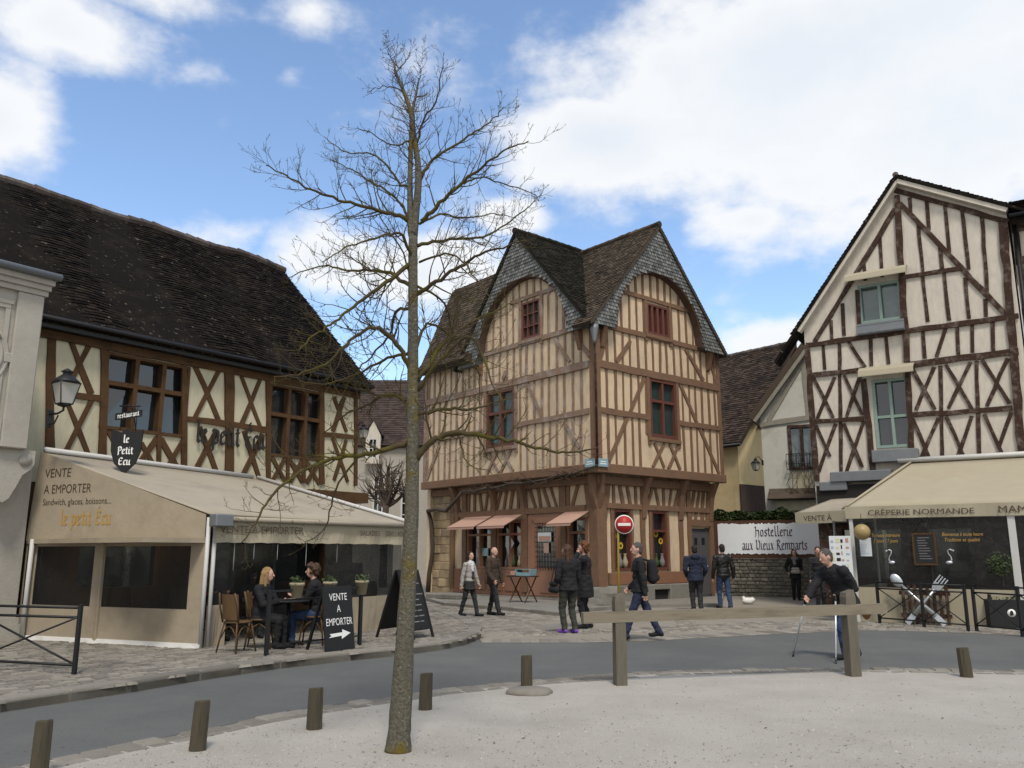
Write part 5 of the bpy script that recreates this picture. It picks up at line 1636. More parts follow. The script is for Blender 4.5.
# railing with flower pots in front of the terrace
a, b = Vector(G(266, 657, GZ)), Vector(G(361, 646, GZ)); d = b - a
tr2 = empty('terrace_railing', (a.x, a.y, GZ + .02), atan2(d.y, d.x), 'short black railing carrying flower pots before the seated couple', 'railing')
L = d.length
mb = MB()
for x in (0, L * .98): mb.box((x - .028, -.028, 0), (x + .028, .028, .96), 0, .5, .004)
mb.build_each('post', M['black_iron'], tr2)
mb = MB()
for z in (.94, .80): mb.box((0, -.018, z - .015), (L, .018, z + .015))
mb.box((0, -.015, .14), (L, .015, .16)); mb.build('rail', M['black_iron'], tr2)
def flower_pot(loc, label, s=1.0, leaf='leaf'):
    r = empty('flower_pot', loc, 0, label, 'flower pot', 'beige pots along the terrace railing')
    mb = MB(); mb.lathe((0, 0, 0), [(.075 * s, 0), (.105 * s, .19 * s), (.118 * s, .19 * s), (.118 * s, .235 * s), (.1 * s, .235 * s), (.09 * s, .2 * s)], 16); mb.build('pot', M['pot_beige'], r)
    mb = MB()
    for k in range(90):
        a = random.uniform(0, 6.28); rr = random.uniform(0, .13) * s; c = Vector((cos(a) * rr, sin(a) * rr, (.2 + random.uniform(0, .13)) * s))
        t1 = Vector((random.uniform(-1, 1), random.uniform(-1, 1), random.uniform(-.5, 1))).normalized() * .03; t2 = t1.orthogonal().normalized() * .014
        mb.face([c - t1, c + t2, c + t1, c - t2], 0, random.random())
    mb.build('plant', M[leaf], r, recalc=False)
    return r
dd = d.normalized(); nn = Vector((-dd.y, dd.x))
for t, lb in ((.27, 'beige pot of low dark plants on the railing beside the blonde woman'), (.62, 'beige pot of low dark plants on the railing before the seated man'), (.985, 'beige pot of low dark plants at the end of the railing above the chalkboard')):
    q = a + d * t; flower_pot((q.x, q.y, GZ + .02 + .82), lb)
# chalkboard VENTE A EMPORTER
a, b = Vector(G(326, 654, GZ)), Vector(G(355, 650, GZ)); d = b - a
cb = empty('chalkboard', (a.x, a.y, GZ + .03), atan2(d.y, d.x), 'black chalkboard lettered VENTE A EMPORTER with a white arrow', 'chalkboard')
L = d.length
tilt = lambda u, z, o: (u, -o + z * .14, z)
mb = MB(); mb.hexa([tilt(0, 0, 0), tilt(L, 0, 0), tilt(L, 0, -.03), tilt(0, 0, -.03), tilt(0, .98, 0), tilt(L, .98, 0), tilt(L, .98, -.03), tilt(0, .98, -.03)]); mb.build('board', M['black_board'], cb)
upv = Vector((0, .14, 1)).normalized()
for t, z, w in (('VENTE', .76, .62), ('A', .58, .13), ('EMPORTER', .38, .9)):
    sans('lettering', t, tilt(L / 2, z, .004), (1, 0, 0), upv, .115, M['chalk'], cb, width=w * L, align='CENTER')
mb = MB(); ar = [(.12, .2), (.55, .215), (.55, .165), (.86, .245), (.58, .31), (.58, .265), (.14, .255), (.2, .225)]
mb.prism([(x * L, z) for x, z in ar], [], .004, .007, tilt); mb.build('arrow', M['chalk'], cb)
mb = MB()
for u in (.06, L - .06): mb.hexa([(u - .02, .15, .95), (u + .02, .15, .95), (u + .02, .19, .95), (u - .02, .19, .95), (u - .02, .46, 0), (u + .02, .46, 0), (u + .02, .5, 0), (u - .02, .5, 0)])
mb.build_each('leg', M['black_iron'], cb)
# A-frame menu board beside the tree
def aframe(name, loc, rz, label, w=.62, h=1.22, wood='black_iron', dep=.55):
    r = empty(name, loc, rz, label, 'menu board')
    for s in (-1, 1):
        f = lambda u, z, o: (u, s * (dep / 2 * (1 - z / h) + .02 + o), z)
        mb = MB()
        mb.prism([(-w / 2 + .04, .18), (w / 2 - .04, .18), (w / 2 - .04, h - .04), (-w / 2 + .04, h - .04)], [], -.008, .008, f); bd = mb.build('board', M['black_board'], r)
        mb = MB()
        for u in (-w / 2, w / 2 - .045): mb.prism([(u, 0), (u + .045, 0), (u + .045, h), (u, h)], [], -.018, .018, f)
        for z in (.14, h - .04): mb.prism([(-w / 2 + .046, z), (w / 2 - .046, z), (w / 2 - .046, z + .045), (-w / 2 + .046, z + .045)], [], -.017, .017, f)
        mb.build('frame', M[wood], r)
        if s < 0:
            mb = MB()
            for i in range(9):
                z = h - .16 - i * .095; a = -w / 2 + .09 + random.uniform(0, .05)
                for k in range(2):
                    b = a + random.uniform(.1, .24)
                    mb.prism([(a, z), (b, z), (b, z + .018), (a, z + .018)], [], .009, .011, f); a = b + .04
            mb.build('chalk_lines', mat('chalk_dim', (.17, .17, .17), .9, .3, 60, 0), bd)
    return r
aframe('menu_board', gz(405, 637), radians(62), 'tall black A-frame menu board standing behind the tree trunk', .66, 1.2, dep=.78)
aframe('menu_board', gz(344, 622) + Vector((0, .6, .45)), radians(25), 'wood-edged chalk menu board raised inside the tent', .52, .82, 'wood_gold', .3)
mb = MB(); mb.box((-.35, -.25, 0), (.35, .25, .42), 0, .5, .01); o = mb.build('counter', M['black_board']); o.location = gz(344, 622) + Vector((0, .6, 0)); o.rotation_euler.z = radians(25)
tag(o, 'low dark counter under the chalk menu board inside the tent', 'counter')

# ================================================================== RIGHT CREPERIE TERRACE
CA = G(857, 622)
CF = Fac(CA, -33)
ct = empty('creperie_tent', (*CA, 0), radians(-33), 'beige crêperie terrace tent with sloping awning and dark clear windows', 'tent')
CW, CZ0, CZ1, CD, CZW = 5.2, 2.45, 2.74, 4.45, 4.18
mb = MB()
cloth_quad(mb, MR(-.06, CZ1, .05), MR(CW, CZ1, .05), MR(CW, CZW, -CD), MR(.86, CZW, -CD), 30, 8, .02)
mb.build('canopy', M['canvas_beige'], ct)
mb = MB()
cloth_quad(mb, MR(-.16, CZ1 - .03, -.02), MR(-.02, CZ1 + .05, .08), MR(.98, CZW + .05, -CD + .1), MR(.62, CZW - .12, -CD), 3, 6, 0, .05)
mb.hexa([MR(-.05, CZ0 + .2, -.02), MR(-.03, CZ0 + .2, 0.0), MR(.8, CZ0 + .2, -CD), MR(.78, CZ0 + .2, -CD), MR(-.05, CZ1 - .02, -.02), MR(-.03, CZ1 - .02, 0), MR(.8, CZW - .15, -CD), MR(.78, CZW - .15, -CD)])
mb.build('canopy_side', M['canvas_beige'], ct)
mb = MB(); mb.tube([MR(.62, CZW + .06, -CD + .12), MR(CW, CZW + .06, -CD + .12)], .075, 8); mb.build('canopy_rail', M['white_metal'], ct)
mb = MB(); n = 36
for i in range(n):
    u0, u1 = -.06 + (CW) * i / n, -.06 + CW * (i + 1) / n; w0, w1 = .02 * sin(i * .8), .02 * sin((i + 1) * .8)
    mb.hexa([MR(u0, CZ0, .06 + w0), MR(u1, CZ0, .06 + w1), MR(u1, CZ0, .045 + w1), MR(u0, CZ0, .045 + w0), MR(u0, CZ1, .06), MR(u1, CZ1, .06), MR(u1, CZ1, .045), MR(u0, CZ1, .045)])
mb.build('valance', M['canvas_beige'], ct)
def Cq(px, py, o=0): return CF.uz(px, py, o)
a, b = Cq(869, 519), Cq(975, 514)
sans('lettering', 'CR\u00caPERIE NORMANDE', MR(a[0], 2.515, .09), (1, 0, 0), (0, 0, 1), .135, M['brown_paint'], ct, width=b[0] - a[0])
a = Cq(999, 512)
sans('lettering', 'MAMIE', MR(a[0], 2.515, .09), (1, 0, 0), (0, 0, 1), .165, M['brown_paint'], ct, width=.75)
mb = MB()
for u, w in ((0.0, .09), (3.36, .15)): mb.box(MR(u, 0, -.06), MR(u + w, CZ0 + .02, .035), 0, .5, .008)
mb.tube([MR(CW - .1, 0, -.03), MR(CW - .1, CZ0, -.03)], .04, 8)
mb.build_each('pole', M['white_metal'], ct)
mb = MB(); n = 24
for (u0, u1) in ((.095, 3.355), (3.52, 5.1)):
    mb = MB()
    for i in range(n):
        a, b = u0 + (u1 - u0) * i / n, u0 + (u1 - u0) * (i + 1) / n
        w0, w1 = .025 * sin(i * .7), .025 * sin((i + 1) * .7)
        mb.hexa([MR(a, .02, .0 + w0), MR(b, .02, w1), MR(b, .02, -.02 + w1), MR(a, .02, -.02 + w0), MR(a, .82, 0), MR(b, .82, 0), MR(b, .82, -.02), MR(a, .82, -.02)])
    mb.build('front_panel', M['canvas_beige'], ct)
mb = MB()
for (u0, u1) in ((.095, 1.72), (1.76, 3.355), (3.52, 5.1)):
    nu, nv = 8, 3; vs = [MR(u0 + (u1 - u0) * i / nu, .82 + (CZ0 - .82) * j / nv, -.012 + random.uniform(-.008, .008)) for j in range(nv + 1) for i in range(nu + 1)]
    mb.idx(vs, [(j * (nu + 1) + i, j * (nu + 1) + i + 1, (j + 1) * (nu + 1) + i + 1, (j + 1) * (nu + 1) + i) for j in range(nv) for i in range(nu)], 0, .5, True)
mb.build_each('window', M['clear_plastic'], ct)
mb = MB(); mb.box(MR(1.72, .82, -.03), MR(1.76, CZ0, .0)); mb.build('mullion', M['black_iron'], ct)
for t, p_, q_ in (('Terrasse int\u00e9rieure', (872, 537), (900, 536)), ('7 jours / 7 jours', (874, 542.5), (898, 541.5)), ('Bienvenue \u00e0 toute heure', (942, 536), (983, 534)), ('Tradition et qualit\u00e9', (945, 541.5), (980, 539.5))):
    a, b = Cq(*p_), Cq(*q_); sans('lettering', t, MR(a[0], a[1], .012), (1, 0, 0), (0, 0, 1), .085, M['gold_paint'], ct, width=b[0] - a[0], shear=.3)
# side wall of the tent towards the lane: dark clear sheet and low canvas
mb = MB(); mb.box(MR(-.0, .02, -CD), MR(.02, .82, -.07)); mb.build('side_panel', M['canvas_beige'], ct)
mb = MB(); mb.box(MR(0, .82, -CD), MR(.012, CZ0, -.07)); mb.build('side_window', M['clear_plastic'], ct)
# small VENTE awning
va = atY(796, 524, 22.6); vb = atY(847, 521, 21.3)
d = Vector((vb.x - va.x, vb.y - va.y)); L = d.length
vr = empty('takeaway_awning', (va.x, va.y, 0), atan2(d.y, d.x), 'small pale awning lettered VENTE beside the crêperie tent', 'awning')
z0, z1 = va.z, va.z + .30
mb = MB(); cloth_quad(mb, (0, 0, z1), (L, 0, z1), (L + .1, 1.1, z1 + .38), (.35, 1.1, z1 + .38), 10, 4, .01, .02); mb.build('canopy', M['canvas_roof'], vr)
mb = MB(); mb.prism([(0, z0 + .04), (.1, z0), (L * .72, z0), (L * .74, z0 + .06), (L * .8, z0 + .03), (L, z0 + .02), (L, z1), (0, z1)], [], .0, .015, MR); mb.build('valance', M['canvas_beige'], vr)
sans('lettering', 'VENTE \u00c0', (L * .17, -.018, z0 + .07), (1, 0, 0), (0, 0, 1), .14, M['brown_paint'], vr, width=L * .56)
mb = MB(); mb.tube([(.05, .03, z1 - .02), (.38, 1.1, z1 + .36)], .02, 6); mb.tube([(L, .03, z1 - .02), (L + .08, 1.1, z1 + .36)], .02, 6); mb.tube([(L + .06, 1.08, 0), (L + .06, 1.08, z1 + .34)], .03, 6); mb.tube([(.4, 1.08, 0), (.4, 1.08, z1 + .34)], .03, 6); mb.build('frame', M['white_metal'], vr)
# newspaper board
na = atY(842, 568, 20.4)
nbz = empty('news_board', (na.x, na.y, 0), radians(-12), 'white board of coloured postcards and newspapers on a stand', 'display board')
mb = MB(); mb.box((-.25, -.015, .95), (.25, .015, 1.98 + .05), 0, .5, .005); mb.build('board', M['paper'], nbz)
for m_, off in (('print_red', 0), ('print_blue', 1), ('print_yellow', 2), ('black_paint', 3)):
    mb = MB()
    for j in range(7):
        for i in range(4):
            if (i + j * 3 + (j // 2)) % 4 == off:
                u = -.22 + i * .113; z = 1.0 + j * .145
                mb.box((u, -.019 - .0005 * off, z), (u + random.uniform(.03, .095), -.0155, z + random.uniform(.03, .11)))
    mb.build('print', M[m_], nbz)
mb = MB(); mb.tube([(-.2, .03, 0), (-.2, .03, 1.9)], .016, 6); mb.tube([(.2, .03, 0), (.2, .03, 1.9)], .016, 6); mb.tube([(-.2, .03, .3), (.2, .03, .3)], .012, 6); mb.build('stand', M['black_iron'], nbz)
mb = MB(); q = CF.w(*Cq(866, 547), .03)
mb.box((-.13, -.004, -.22), (.13, .004, .22)); o = mb.build('price_list', M['paper']); o.location = q; o.rotation_euler.z = radians(-33)
tag(o, 'white paper price list fixed to the crêperie window', 'notice')
mb = MB()
for i in range(8): mb.box((-.10, -.0062, .15 - i * .045), (-.10 + random.uniform(.08, .2), -.0045, .162 - i * .045))
t = mb.build('print', M['print_blue'], o)
# globe lamp and hanging bulb
def globe(name, px, py, Y, rad, label, zt):
    c = atY(px, py, Y); r = empty(name, c, 0, label, 'lamp')
    mb = MB(); mb.ball((0, 0, 0), rad, 16, 12); mb.build('globe', M['globe'], r)
    mb = MB(); mb.tube([(0, 0, rad * .95), (0, 0, zt - c.z)], .008, 5); mb.lathe((0, 0, rad * .9), [(rad * .3, 0), (rad * .25, rad * .15), (.01, rad * .3)], 10); mb.build('flex', M['black_iron'], r)
globe('globe_lamp', 862, 532, 20.15, .19, 'amber globe lamp hanging at the crêperie front corner', 2.55)
globe('globe_lamp', 925, 524.5, 20.6, .06, 'small amber bulb hanging inside the crêperie window', 3.0)
# hanging slate menu
q = CF.w(*Cq(925, 549), .05); sm = empty('slate_menu', q, radians(-33), 'framed slate menu hanging on the crêperie window', 'menu board')
mb = MB(); mb.box((-.22, -.012, -.34), (.22, .012, .34)); bdm = mb.build('board', M['black_board'], sm)
mb = MB()
for a_, b_ in (((-.25, -.37), (.25, -.33)), ((-.25, .33), (.25, .37)), ((-.25, -.329), (-.21, .329)), ((.21, -.329), (.25, .329))): mb.box((a_[0], -.022, a_[1]), (b_[0], .02, b_[1]))
mb.build('frame', M['wood_gold'], sm)
mb = MB()
for i in range(9): mb.box((-.15 + random.uniform(0, .04), -.0155, .25 - i * .06), (random.uniform(.02, .16), -.0125, .265 - i * .06))
mb.build('chalk_lines', bpy.data.materials['chalk_dim'], bdm)
mb = MB(); mb.tube([(-.2, 0, .37), (0, 0, .75), (.2, 0, .37)], .006, 5); mb.build('cord', M['black_iron'], sm)
# ladle-shaped silver ornaments on the window
def ladle(px, py, flip, label):
    q = CF.w(*Cq(px, py), .07); r = empty('silver_ladle', q, radians(-33), label, 'ornament', 'silver ladle ornaments on the crêperie window'); r.scale = (.58,) * 3
    mb = MB(); f = flip
    mb.tube([(-.1 * f, 0, .44), (-.02 * f, 0, .5), (.07 * f, 0, .45), (.05 * f, -.02, .32), (-.03 * f, -.02, .2), (-.05 * f, -.02, .08), (0.02 * f, -.02, 0)], [.03, .025, .022, .02, .022, .03, .04], 8)
    mb.build('handle', M['steel'], r)
    mb = MB(); mb.ball((.05 * f, -.02, -.02), (.13, .06, .075), 14, 10); mb.ball((-.12 * f, 0, .44), (.05, .04, .04), 10, 8); mb.build('bowl', M['steel'], r)
ladle(891, 562, 1, 'silver ladle ornament to the side of the globe lamp')
ladle(951, 562, -1, 'silver ladle ornament hanging past the slate menu')
# crossed giant spoon and fork before a slatted pallet
q0 = CF.w(*Cq(918, 622), .32); sp = empty('giant_spoon', (q0.x, q0.y, .03), radians(-33), 'giant silver spoon leaning crossed against the pallet', 'sculpture')
mb = MB(); d0, d1 = Vector((.62, -.12, .02)), Vector((-.42, .06, 1.05))
mb.bar(d0, d0.lerp(d1, .2), .12, .03, (1, 0, 0)); mb.tube([d0.lerp(d1, .18), d0.lerp(d1, .6), d0.lerp(d1, .8)], [.06, .028, .03], 8); mb.build('handle', M['steel'], sp)
mb = MB(); mb.ball(d0.lerp(d1, .92), (.115, .045, .17), 18, 12, 0, True, Matrix.Rotation(radians(-36), 3, 'Y')); mb.build('bowl', M['steel'], sp)
fk = empty('giant_fork', (q0.x, q0.y, .03), radians(-33), 'giant silver fork leaning crossed over the spoon', 'sculpture')
mb = MB(); d0, d1 = Vector((-.16, -.17, .02)), Vector((.66, .0, 1.04))
mb.bar(d0, d0.lerp(d1, .2), .12, .03, (1, 0, 0)); mb.tube([d0.lerp(d1, .18), d0.lerp(d1, .55), d0.lerp(d1, .74)], [.06, .028, .03], 8); mb.build('handle', M['steel'], fk)
mb = MB(); dr_ = (d1 - d0).normalized(); sd = Vector((dr_.z, 0, -dr_.x)).normalized(); c = d0.lerp(d1, .78)
mb.prism([(c.x + sd.x * a + dr_.x * b, c.z + sd.z * a + dr_.z * b) for a, b in ((-.04, -.09), (.04, -.09), (.10, .03), (.105, .12), (-.105, .12), (-.10, .03))], [], -.012, .012, lambda u, z, o: (u, c.y + o, z))
for k in range(4):
    a = -.09 + k * .06
    p_ = c + sd * a + dr_ * .11
    mb.bar(p_, p_ + dr_ * .2 + Vector((0, -.02, 0)), .026, .02, sd)
mb.build('head', M['steel'], fk)
q1 = CF.w(*Cq(922, 620), .1); pl = empty('slat_pallet', (q1.x, q1.y, .02), radians(-33), 'upright grey wooden slat panel behind the giant spoon and fork', 'pallet')
mb = MB()
for k in range(9):
    if k in (0,): continue
    mb.box((-.5 + k * .13, -.06, 0), (-.5 + k * .13 + .075, -.04, random.uniform(.78, .9)), 0, random.random(), .004)
mb.build_each('slat', M['wood_dark'], pl)
mb = MB()
for z in (.15, .65): mb.box((-.42, -.038, z), (.65, .0, z + .09))
mb.build_each('batten', M['wood_dark'], pl)
# railing in front of the crêperie
def cr_rail(p, q, label, posts, name='railing', h=.98):
    a, b = Vector(p), Vector(q); d = b - a; L = d.length
    r = empty(name, (a.x, a.y, .0), atan2(d.y, d.x), label, 'railing', 'black railings before the crêperie')
    mb = MB()
    for t in posts: mb.box((t * L - .028, -.028, 0), (t * L + .028, .028, h), 0, .5, .004)
    mb.build_each('post', M['black_iron'], r)
    mb = MB()
    for z in (h - .03, h - .17, .14): mb.tube([(0, 0, z), (L, 0, z)], .018, 6)
    for i in range(len(posts) - 1):
        x0, x1 = posts[i] * L, posts[i + 1] * L
        mb.tube([(x0 + .03, .02, h - .18), (x1 - .03, .02, .15)], .012, 6); mb.tube([(x0 + .03, -.02, .15), (x1 - .03, -.02, h - .18)], .012, 6)
    mb.build('rail', M['black_iron'], r)
cr_rail(G(880, 624), G(970, 632), 'black cross-braced railing behind the crossed spoon and fork', (0, .52, .985))
cr_rail(G(977, 632), G(1075, 643), 'black cross-braced railing at the planter by the picture edge', (0, .5, 1))
# planter with a clipped bush
q = G(1008, 628); pb = empty('planter_box', (*q, 0), radians(-12), 'black square planter with white emblem holding a small clipped tree', 'planter')
mb = MB()
for a_, b_ in (((-.42, -.32, .02), (.42, -.28, .62)), ((-.42, .28, .02), (.42, .32, .62)), ((-.42, -.279, .02), (-.38, .279, .62)), ((.38, -.279, .02), (.42, .279, .62))): mb.box(a_, b_)
for x in (-.4, .4):
    for y in (-.3, .3): mb.box((x - .035, y - .035, 0), (x + .035, y + .035, .68)); mb.ball((x, y, .71), .04)
mb.box((-.379, -.279, .05), (.379, .279, .56)); mb.build('box', M['black_board'], pb)
mb = MB(); mb.lathe((0, -.322, .34), [(.085, 0), (.085, .004)], 18, axis=(0, -1, 0)); em = mb.build('emblem', M['chalk'], pb)
mb = MB(); mb.prism([(-.04, .30), (.0, .28), (.04, .31), (.03, .38), (.0, .40), (-.03, .37)], [], .3265, .329, MR); mb.build('emblem_mark', M['black_board'], em)
mb = MB(); mb.tube([(0, 0, .5), (.02, 0, 1.1), (0, 0, 1.3)], .02, 6); mb.build('trunk', M['bark'], pb)
mb = MB()
for k in range(900):
    v = Vector((random.gauss(0, 1), random.gauss(0, 1), random.gauss(0, 1))).normalized() * (random.random() ** .4) * .30; c = v + Vector((0, 0, 1.38))
    t1 = Vector((random.uniform(-1, 1), random.uniform(-1, 1), random.uniform(-1, 1))).normalized() * .035; t2 = t1.orthogonal().normalized() * .016
    mb.face([c - t1, c + t2, c + t1, c - t2], 0, random.random())
for k in range(150):
    c = Vector((random.uniform(-.36, .36), random.uniform(-.26, .26), .57 + random.random() * .12)); t1 = Vector((random.uniform(-1, 1), random.uniform(-1, 1), .5)).normalized() * .04; t2 = t1.orthogonal().normalized() * .018
    mb.face([c - t1, c + t2, c + t1, c - t2], 0, random.random())
mb.build('crown', M['leaf'], pb, recalc=False)
q = G(869, 622); tp = empty('terracotta_pot', (*q, 0), 0, 'round terracotta pot on the ground by the crêperie corner', 'pot')
mb = MB(); mb.lathe((0, 0, 0), [(.16, 0), (.215, .24), (.235, .24), (.235, .31), (.205, .31), (.18, .26), (.01, .25)], 20); mb.build('pot', M['terracotta'], tp)

# ================================================================== STREET FURNITURE
def bollard(px, py, hpx, label, wpx=15, lean=0.0, Ytop=None):
    x, y = G(px, py)
    h = hpx * hypot(y, CAMH) / 845 * 1.0; w = wpx * y / 845 / 2
    mb = MB(); n = 4; pts = []
    sides = 10; vs, fs = [], []
    prof = [(0, 1.04), (.35, 1.0), (.8, .97), (.97, .95), (1.0, .86)]
    jit = [random.uniform(.9, 1.08) for _ in range(sides)]
    for (t, k) in prof:
        for i in range(sides):
            a = 2 * pi * i / sides
            vs.append((cos(a) * w * k * jit[i] + lean * t * h, sin(a) * w * k * jit[i], t * h + (0.02 * cos(a + 1) * h if t > .9 else 0)))
    vs.append((lean * h, 0, h * 1.0))
    for j in range(len(prof) - 1):
        for i in range(sides): i2 = (i + 1) % sides; fs.append((j * sides + i, j * sides + i2, (j + 1) * sides + i2, (j + 1) * sides + i))
    T = (len(prof) - 1) * sides
    for i in range(sides): fs.append((T + i, T + (i + 1) % sides, len(vs) - 1))
    mb.idx(vs, fs)
    o = mb.build('bollard', M['bollard_wood']); o.location = (x, y, -.01); o.rotation_euler.z = random.uniform(0, 3)
    o.rotation_euler.z = 0
    return tag(o, label, 'bollard', 'short wooden bollards along the road edge')
bollard(38, 776, 50, 'nearest dark wooden bollard, cut by the bottom left picture edge', 17, .01)
bollard(197, 750, 45, 'second wooden bollard from the left, leaning slightly right', 16.5, .04)
bollard(314, 729, 38, 'wooden bollard between the leaning one and the tree trunk', 14, .01)
bollard(425, 709.5, 34, 'wooden bollard just past the tree trunk', 12.5, 0.02)
bollard(527, 689, 32, 'wooden bollard set in a round stone base', 11.5, 0)
bollard(967, 677, 28, 'wooden bollard alone at the far right beyond the rail fence', 11, -.06)
x, y = G(527, 694); mb = MB(); mb.lathe((0, 0, 0), [(.27, -.02), (.28, .02), (.24, .055), (.12, .07)], 18)
for i, v in enumerate(mb.v): mb.v[i] = (v[0] * (1 + .08 * sin(i * 2.1)), v[1] * .8 * (1 + .08 * cos(i * 1.3)), v[2])
o = mb.build('stone_slab', M['kerb']); o.location = (x + .03, y + .05, .0); tag(o, 'round worn stone slab under one wooden bollard', 'stone')
# post-and-rail fence
pa, pb_ = Vector(G(620.5, 685)), Vector(G(853.5, 676))
d = pb_ - pa; L = d.length
fn = empty('rail_fence', (pa.x, pa.y, 0), atan2(d.y, d.x), 'weathered grey post and rail barrier of two stout posts and one beam', 'fence')
for x, hh, w in ((0, 1.12, .070), (L, 1.13, .076)):
    mb = MB()
    vs = []
    for t, k in ((0, 1.03), (.5, 1.0), (.93, .97), (1.0, .8)):
        for sx_, sy_ in ((-1, -1), (1, -1), (1, 1), (-1, 1)): vs.append((x + sx_ * w * k + random.uniform(-.004, .004), sy_ * w * k, t * hh - .01 + (.02 * sx_ if t == 1 else 0)))
    fs = [(12, 13, 14, 15)] + [(4 * j + i, 4 * j + (i + 1) % 4, 4 * j + 4 + (i + 1) % 4, 4 * j + 4 + i) for j in range(3) for i in range(4)]
    mb.idx(vs, fs); mb.build('post', M['wood_post'], fn)
mb = MB()
q0_ = fn.matrix_world
mb.bar((-.5, -.02, .83), (L + .56, -.02, .88), .11, .135, (0, 1, 0), 0, .5, 14, .03)
mb.build('rail', M['wood_rail'], fn)
# no-entry sign
x, y = G(619, 622); s0 = empty('no_entry_sign', (x, y, 0), radians(-4), 'round red no-entry sign on a thin yellow pole', 'road sign')
c = atY(624, 524.5, y)
mb = MB(); mb.tube([(0, 0, 0), (.03, 0, c.z - .26), (.03, 0, c.z + .1)], .028, 8); mb.build('pole', M['pole_yellow'], s0)
R_ = .225; cx_ = c.x - x
mb = MB(); mb.lathe((cx_, -.045, c.z), [(R_, 0), (R_ + .006, .008), (R_, .016)], 32, axis=(0, -1, 0)); mb.build('sign_rim', M['sign_white'], s0)
mb = MB(); mb.lathe((cx_, -.0635, c.z), [(R_ * .93, 0), (R_ * .93, .004)], 32, axis=(0, -1, 0)); fc = mb.build('sign_face', M['sign_red'], s0)
mb = MB(); mb.box((cx_ - R_ * .68, -.075, c.z - R_ * .15), (cx_ + R_ * .68, -.0685, c.z + R_ * .15)); mb.build('bar', M['sign_white'], fc)
# guard stone at the house corner
x, y = G(600, 609); mb = MB(); bm = bmesh.new(); bmesh.ops.create_cube(bm, size=1); bmesh.ops.subdivide_edges(bm, edges=bm.edges[:], cuts=3, use_grid_fill=True)
for v in bm.verts: v.co = Vector((v.co.x * 1.02, v.co.y * .75, (v.co.z + .5) * .62)) + Vector((random.uniform(-.025, .025),) * 3) + Vector((random.uniform(-.02, .02), random.uniform(-.02, .02), 0))
bm.verts.index_update(); mb.idx([v.co[:] for v in bm.verts], [tuple(v.index for v in f.verts) for f in bm.faces]); bm.free()
o = mb.build('guard_stone', M['slab_stone']); o.location = (x, y + .1, 0); o.rotation_euler.z = radians(10); tag(o, 'worn pale stone block guarding the corner of the ochre house', 'stone')
x, y = G(448, 602); mb = MB(); mb.box((-.75, -.4, 0), (.75, .4, .17), 0, .5, .03); o = mb.build('stone_step', M['slab_stone']); o.location = (x, y + .4, .09); o.rotation_euler.z = radians(-40); tag(o, 'low stone step at the foot of the vine', 'step')
# street name plates on the corner house
for (mp_, u0, lab) in ((MR, -.12, 'small blue street plate facing the square, right of the house corner'), (ML, -.08, 'small blue street plate facing the lane, left of the house corner')):
    mb = MB(); mb.box((-.22, -.012, -.13), (.22, .012, .13), 0, .5, .004)
    r = empty('street_plate', (0, 0, 0), 0, lab, 'street plate', 'street plates on the house corner'); 
    loc = mp_(u0 + .25, ZJ + .0, .15); w_ = Matrix.Translation((*HA, 0)) @ Matrix.Rotation(radians(40), 4, 'Z') @ Vector(loc)
    r.location = w_; r.rotation_euler.z = radians(40) if mp_ is MR else radians(-50)
    mb.build('plate', M['plate_blue'], r)
    mb = MB()
    for j in range(2): mb.box((-.15 + .02 * j, -.0145, -.05 + j * .07), (.14 - .03 * j, -.0125, -.02 + j * .07))
    mb.build_each('text_line', M['chalk'], r)
# folding stall table with goods
x, y = G(523, 606); ftb = empty('folding_table', (x, y + .2, .0), radians(-38), 'small folding stall table with dark crossed legs by the shop windows', 'table')
mb = MB(); mb.box((-.42, -.3, .88), (.42, .3, .92), 0, .5, .006); mb.build('table_top', M['wood_dark'], ftb)
for sx_ in (-.30, .30):
    mb = MB(); mb.bar((sx_ - .0, -.3, .1), (sx_, .3, .88), .03, .03); mb.bar((sx_ + .032, .3, .1), (sx_ + .032, -.3, .88), .03, .03); mb.build_each('leg', M['wood_dark'], ftb)
b0 = ftb.location
def on_table(dx, dy): return b0 + Matrix.Rotation(radians(-38), 3, 'Z') @ Vector((dx, dy, .92))
mb = MB(); mb.prism([(-.26, 0), (.26, 0), (.3, .2), (-.3, .2)], [[(-.24, .02), (.24, .02), (.27, .19), (-.27, .19)]], -.17, .17, MR); mb.box((-.25, -.165, .01), (.25, .165, .1)); o = mb.build('goods_tray', M['plate_blue']); o.location = on_table(.12, 0); o.rotation_euler.z = radians(-38); tag(o, 'pale blue tray of goods on the folding stall table', 'tray')
mb = MB(); mb.box((-.12, -.14, 0), (.10, .14, .12), 0, .5, .01); o = mb.build('goods_box', M['shop_awning']); o.location = on_table(-.28, 0); o.rotation_euler.z = radians(-38); tag(o, 'low pinkish box on the folding stall table', 'box')
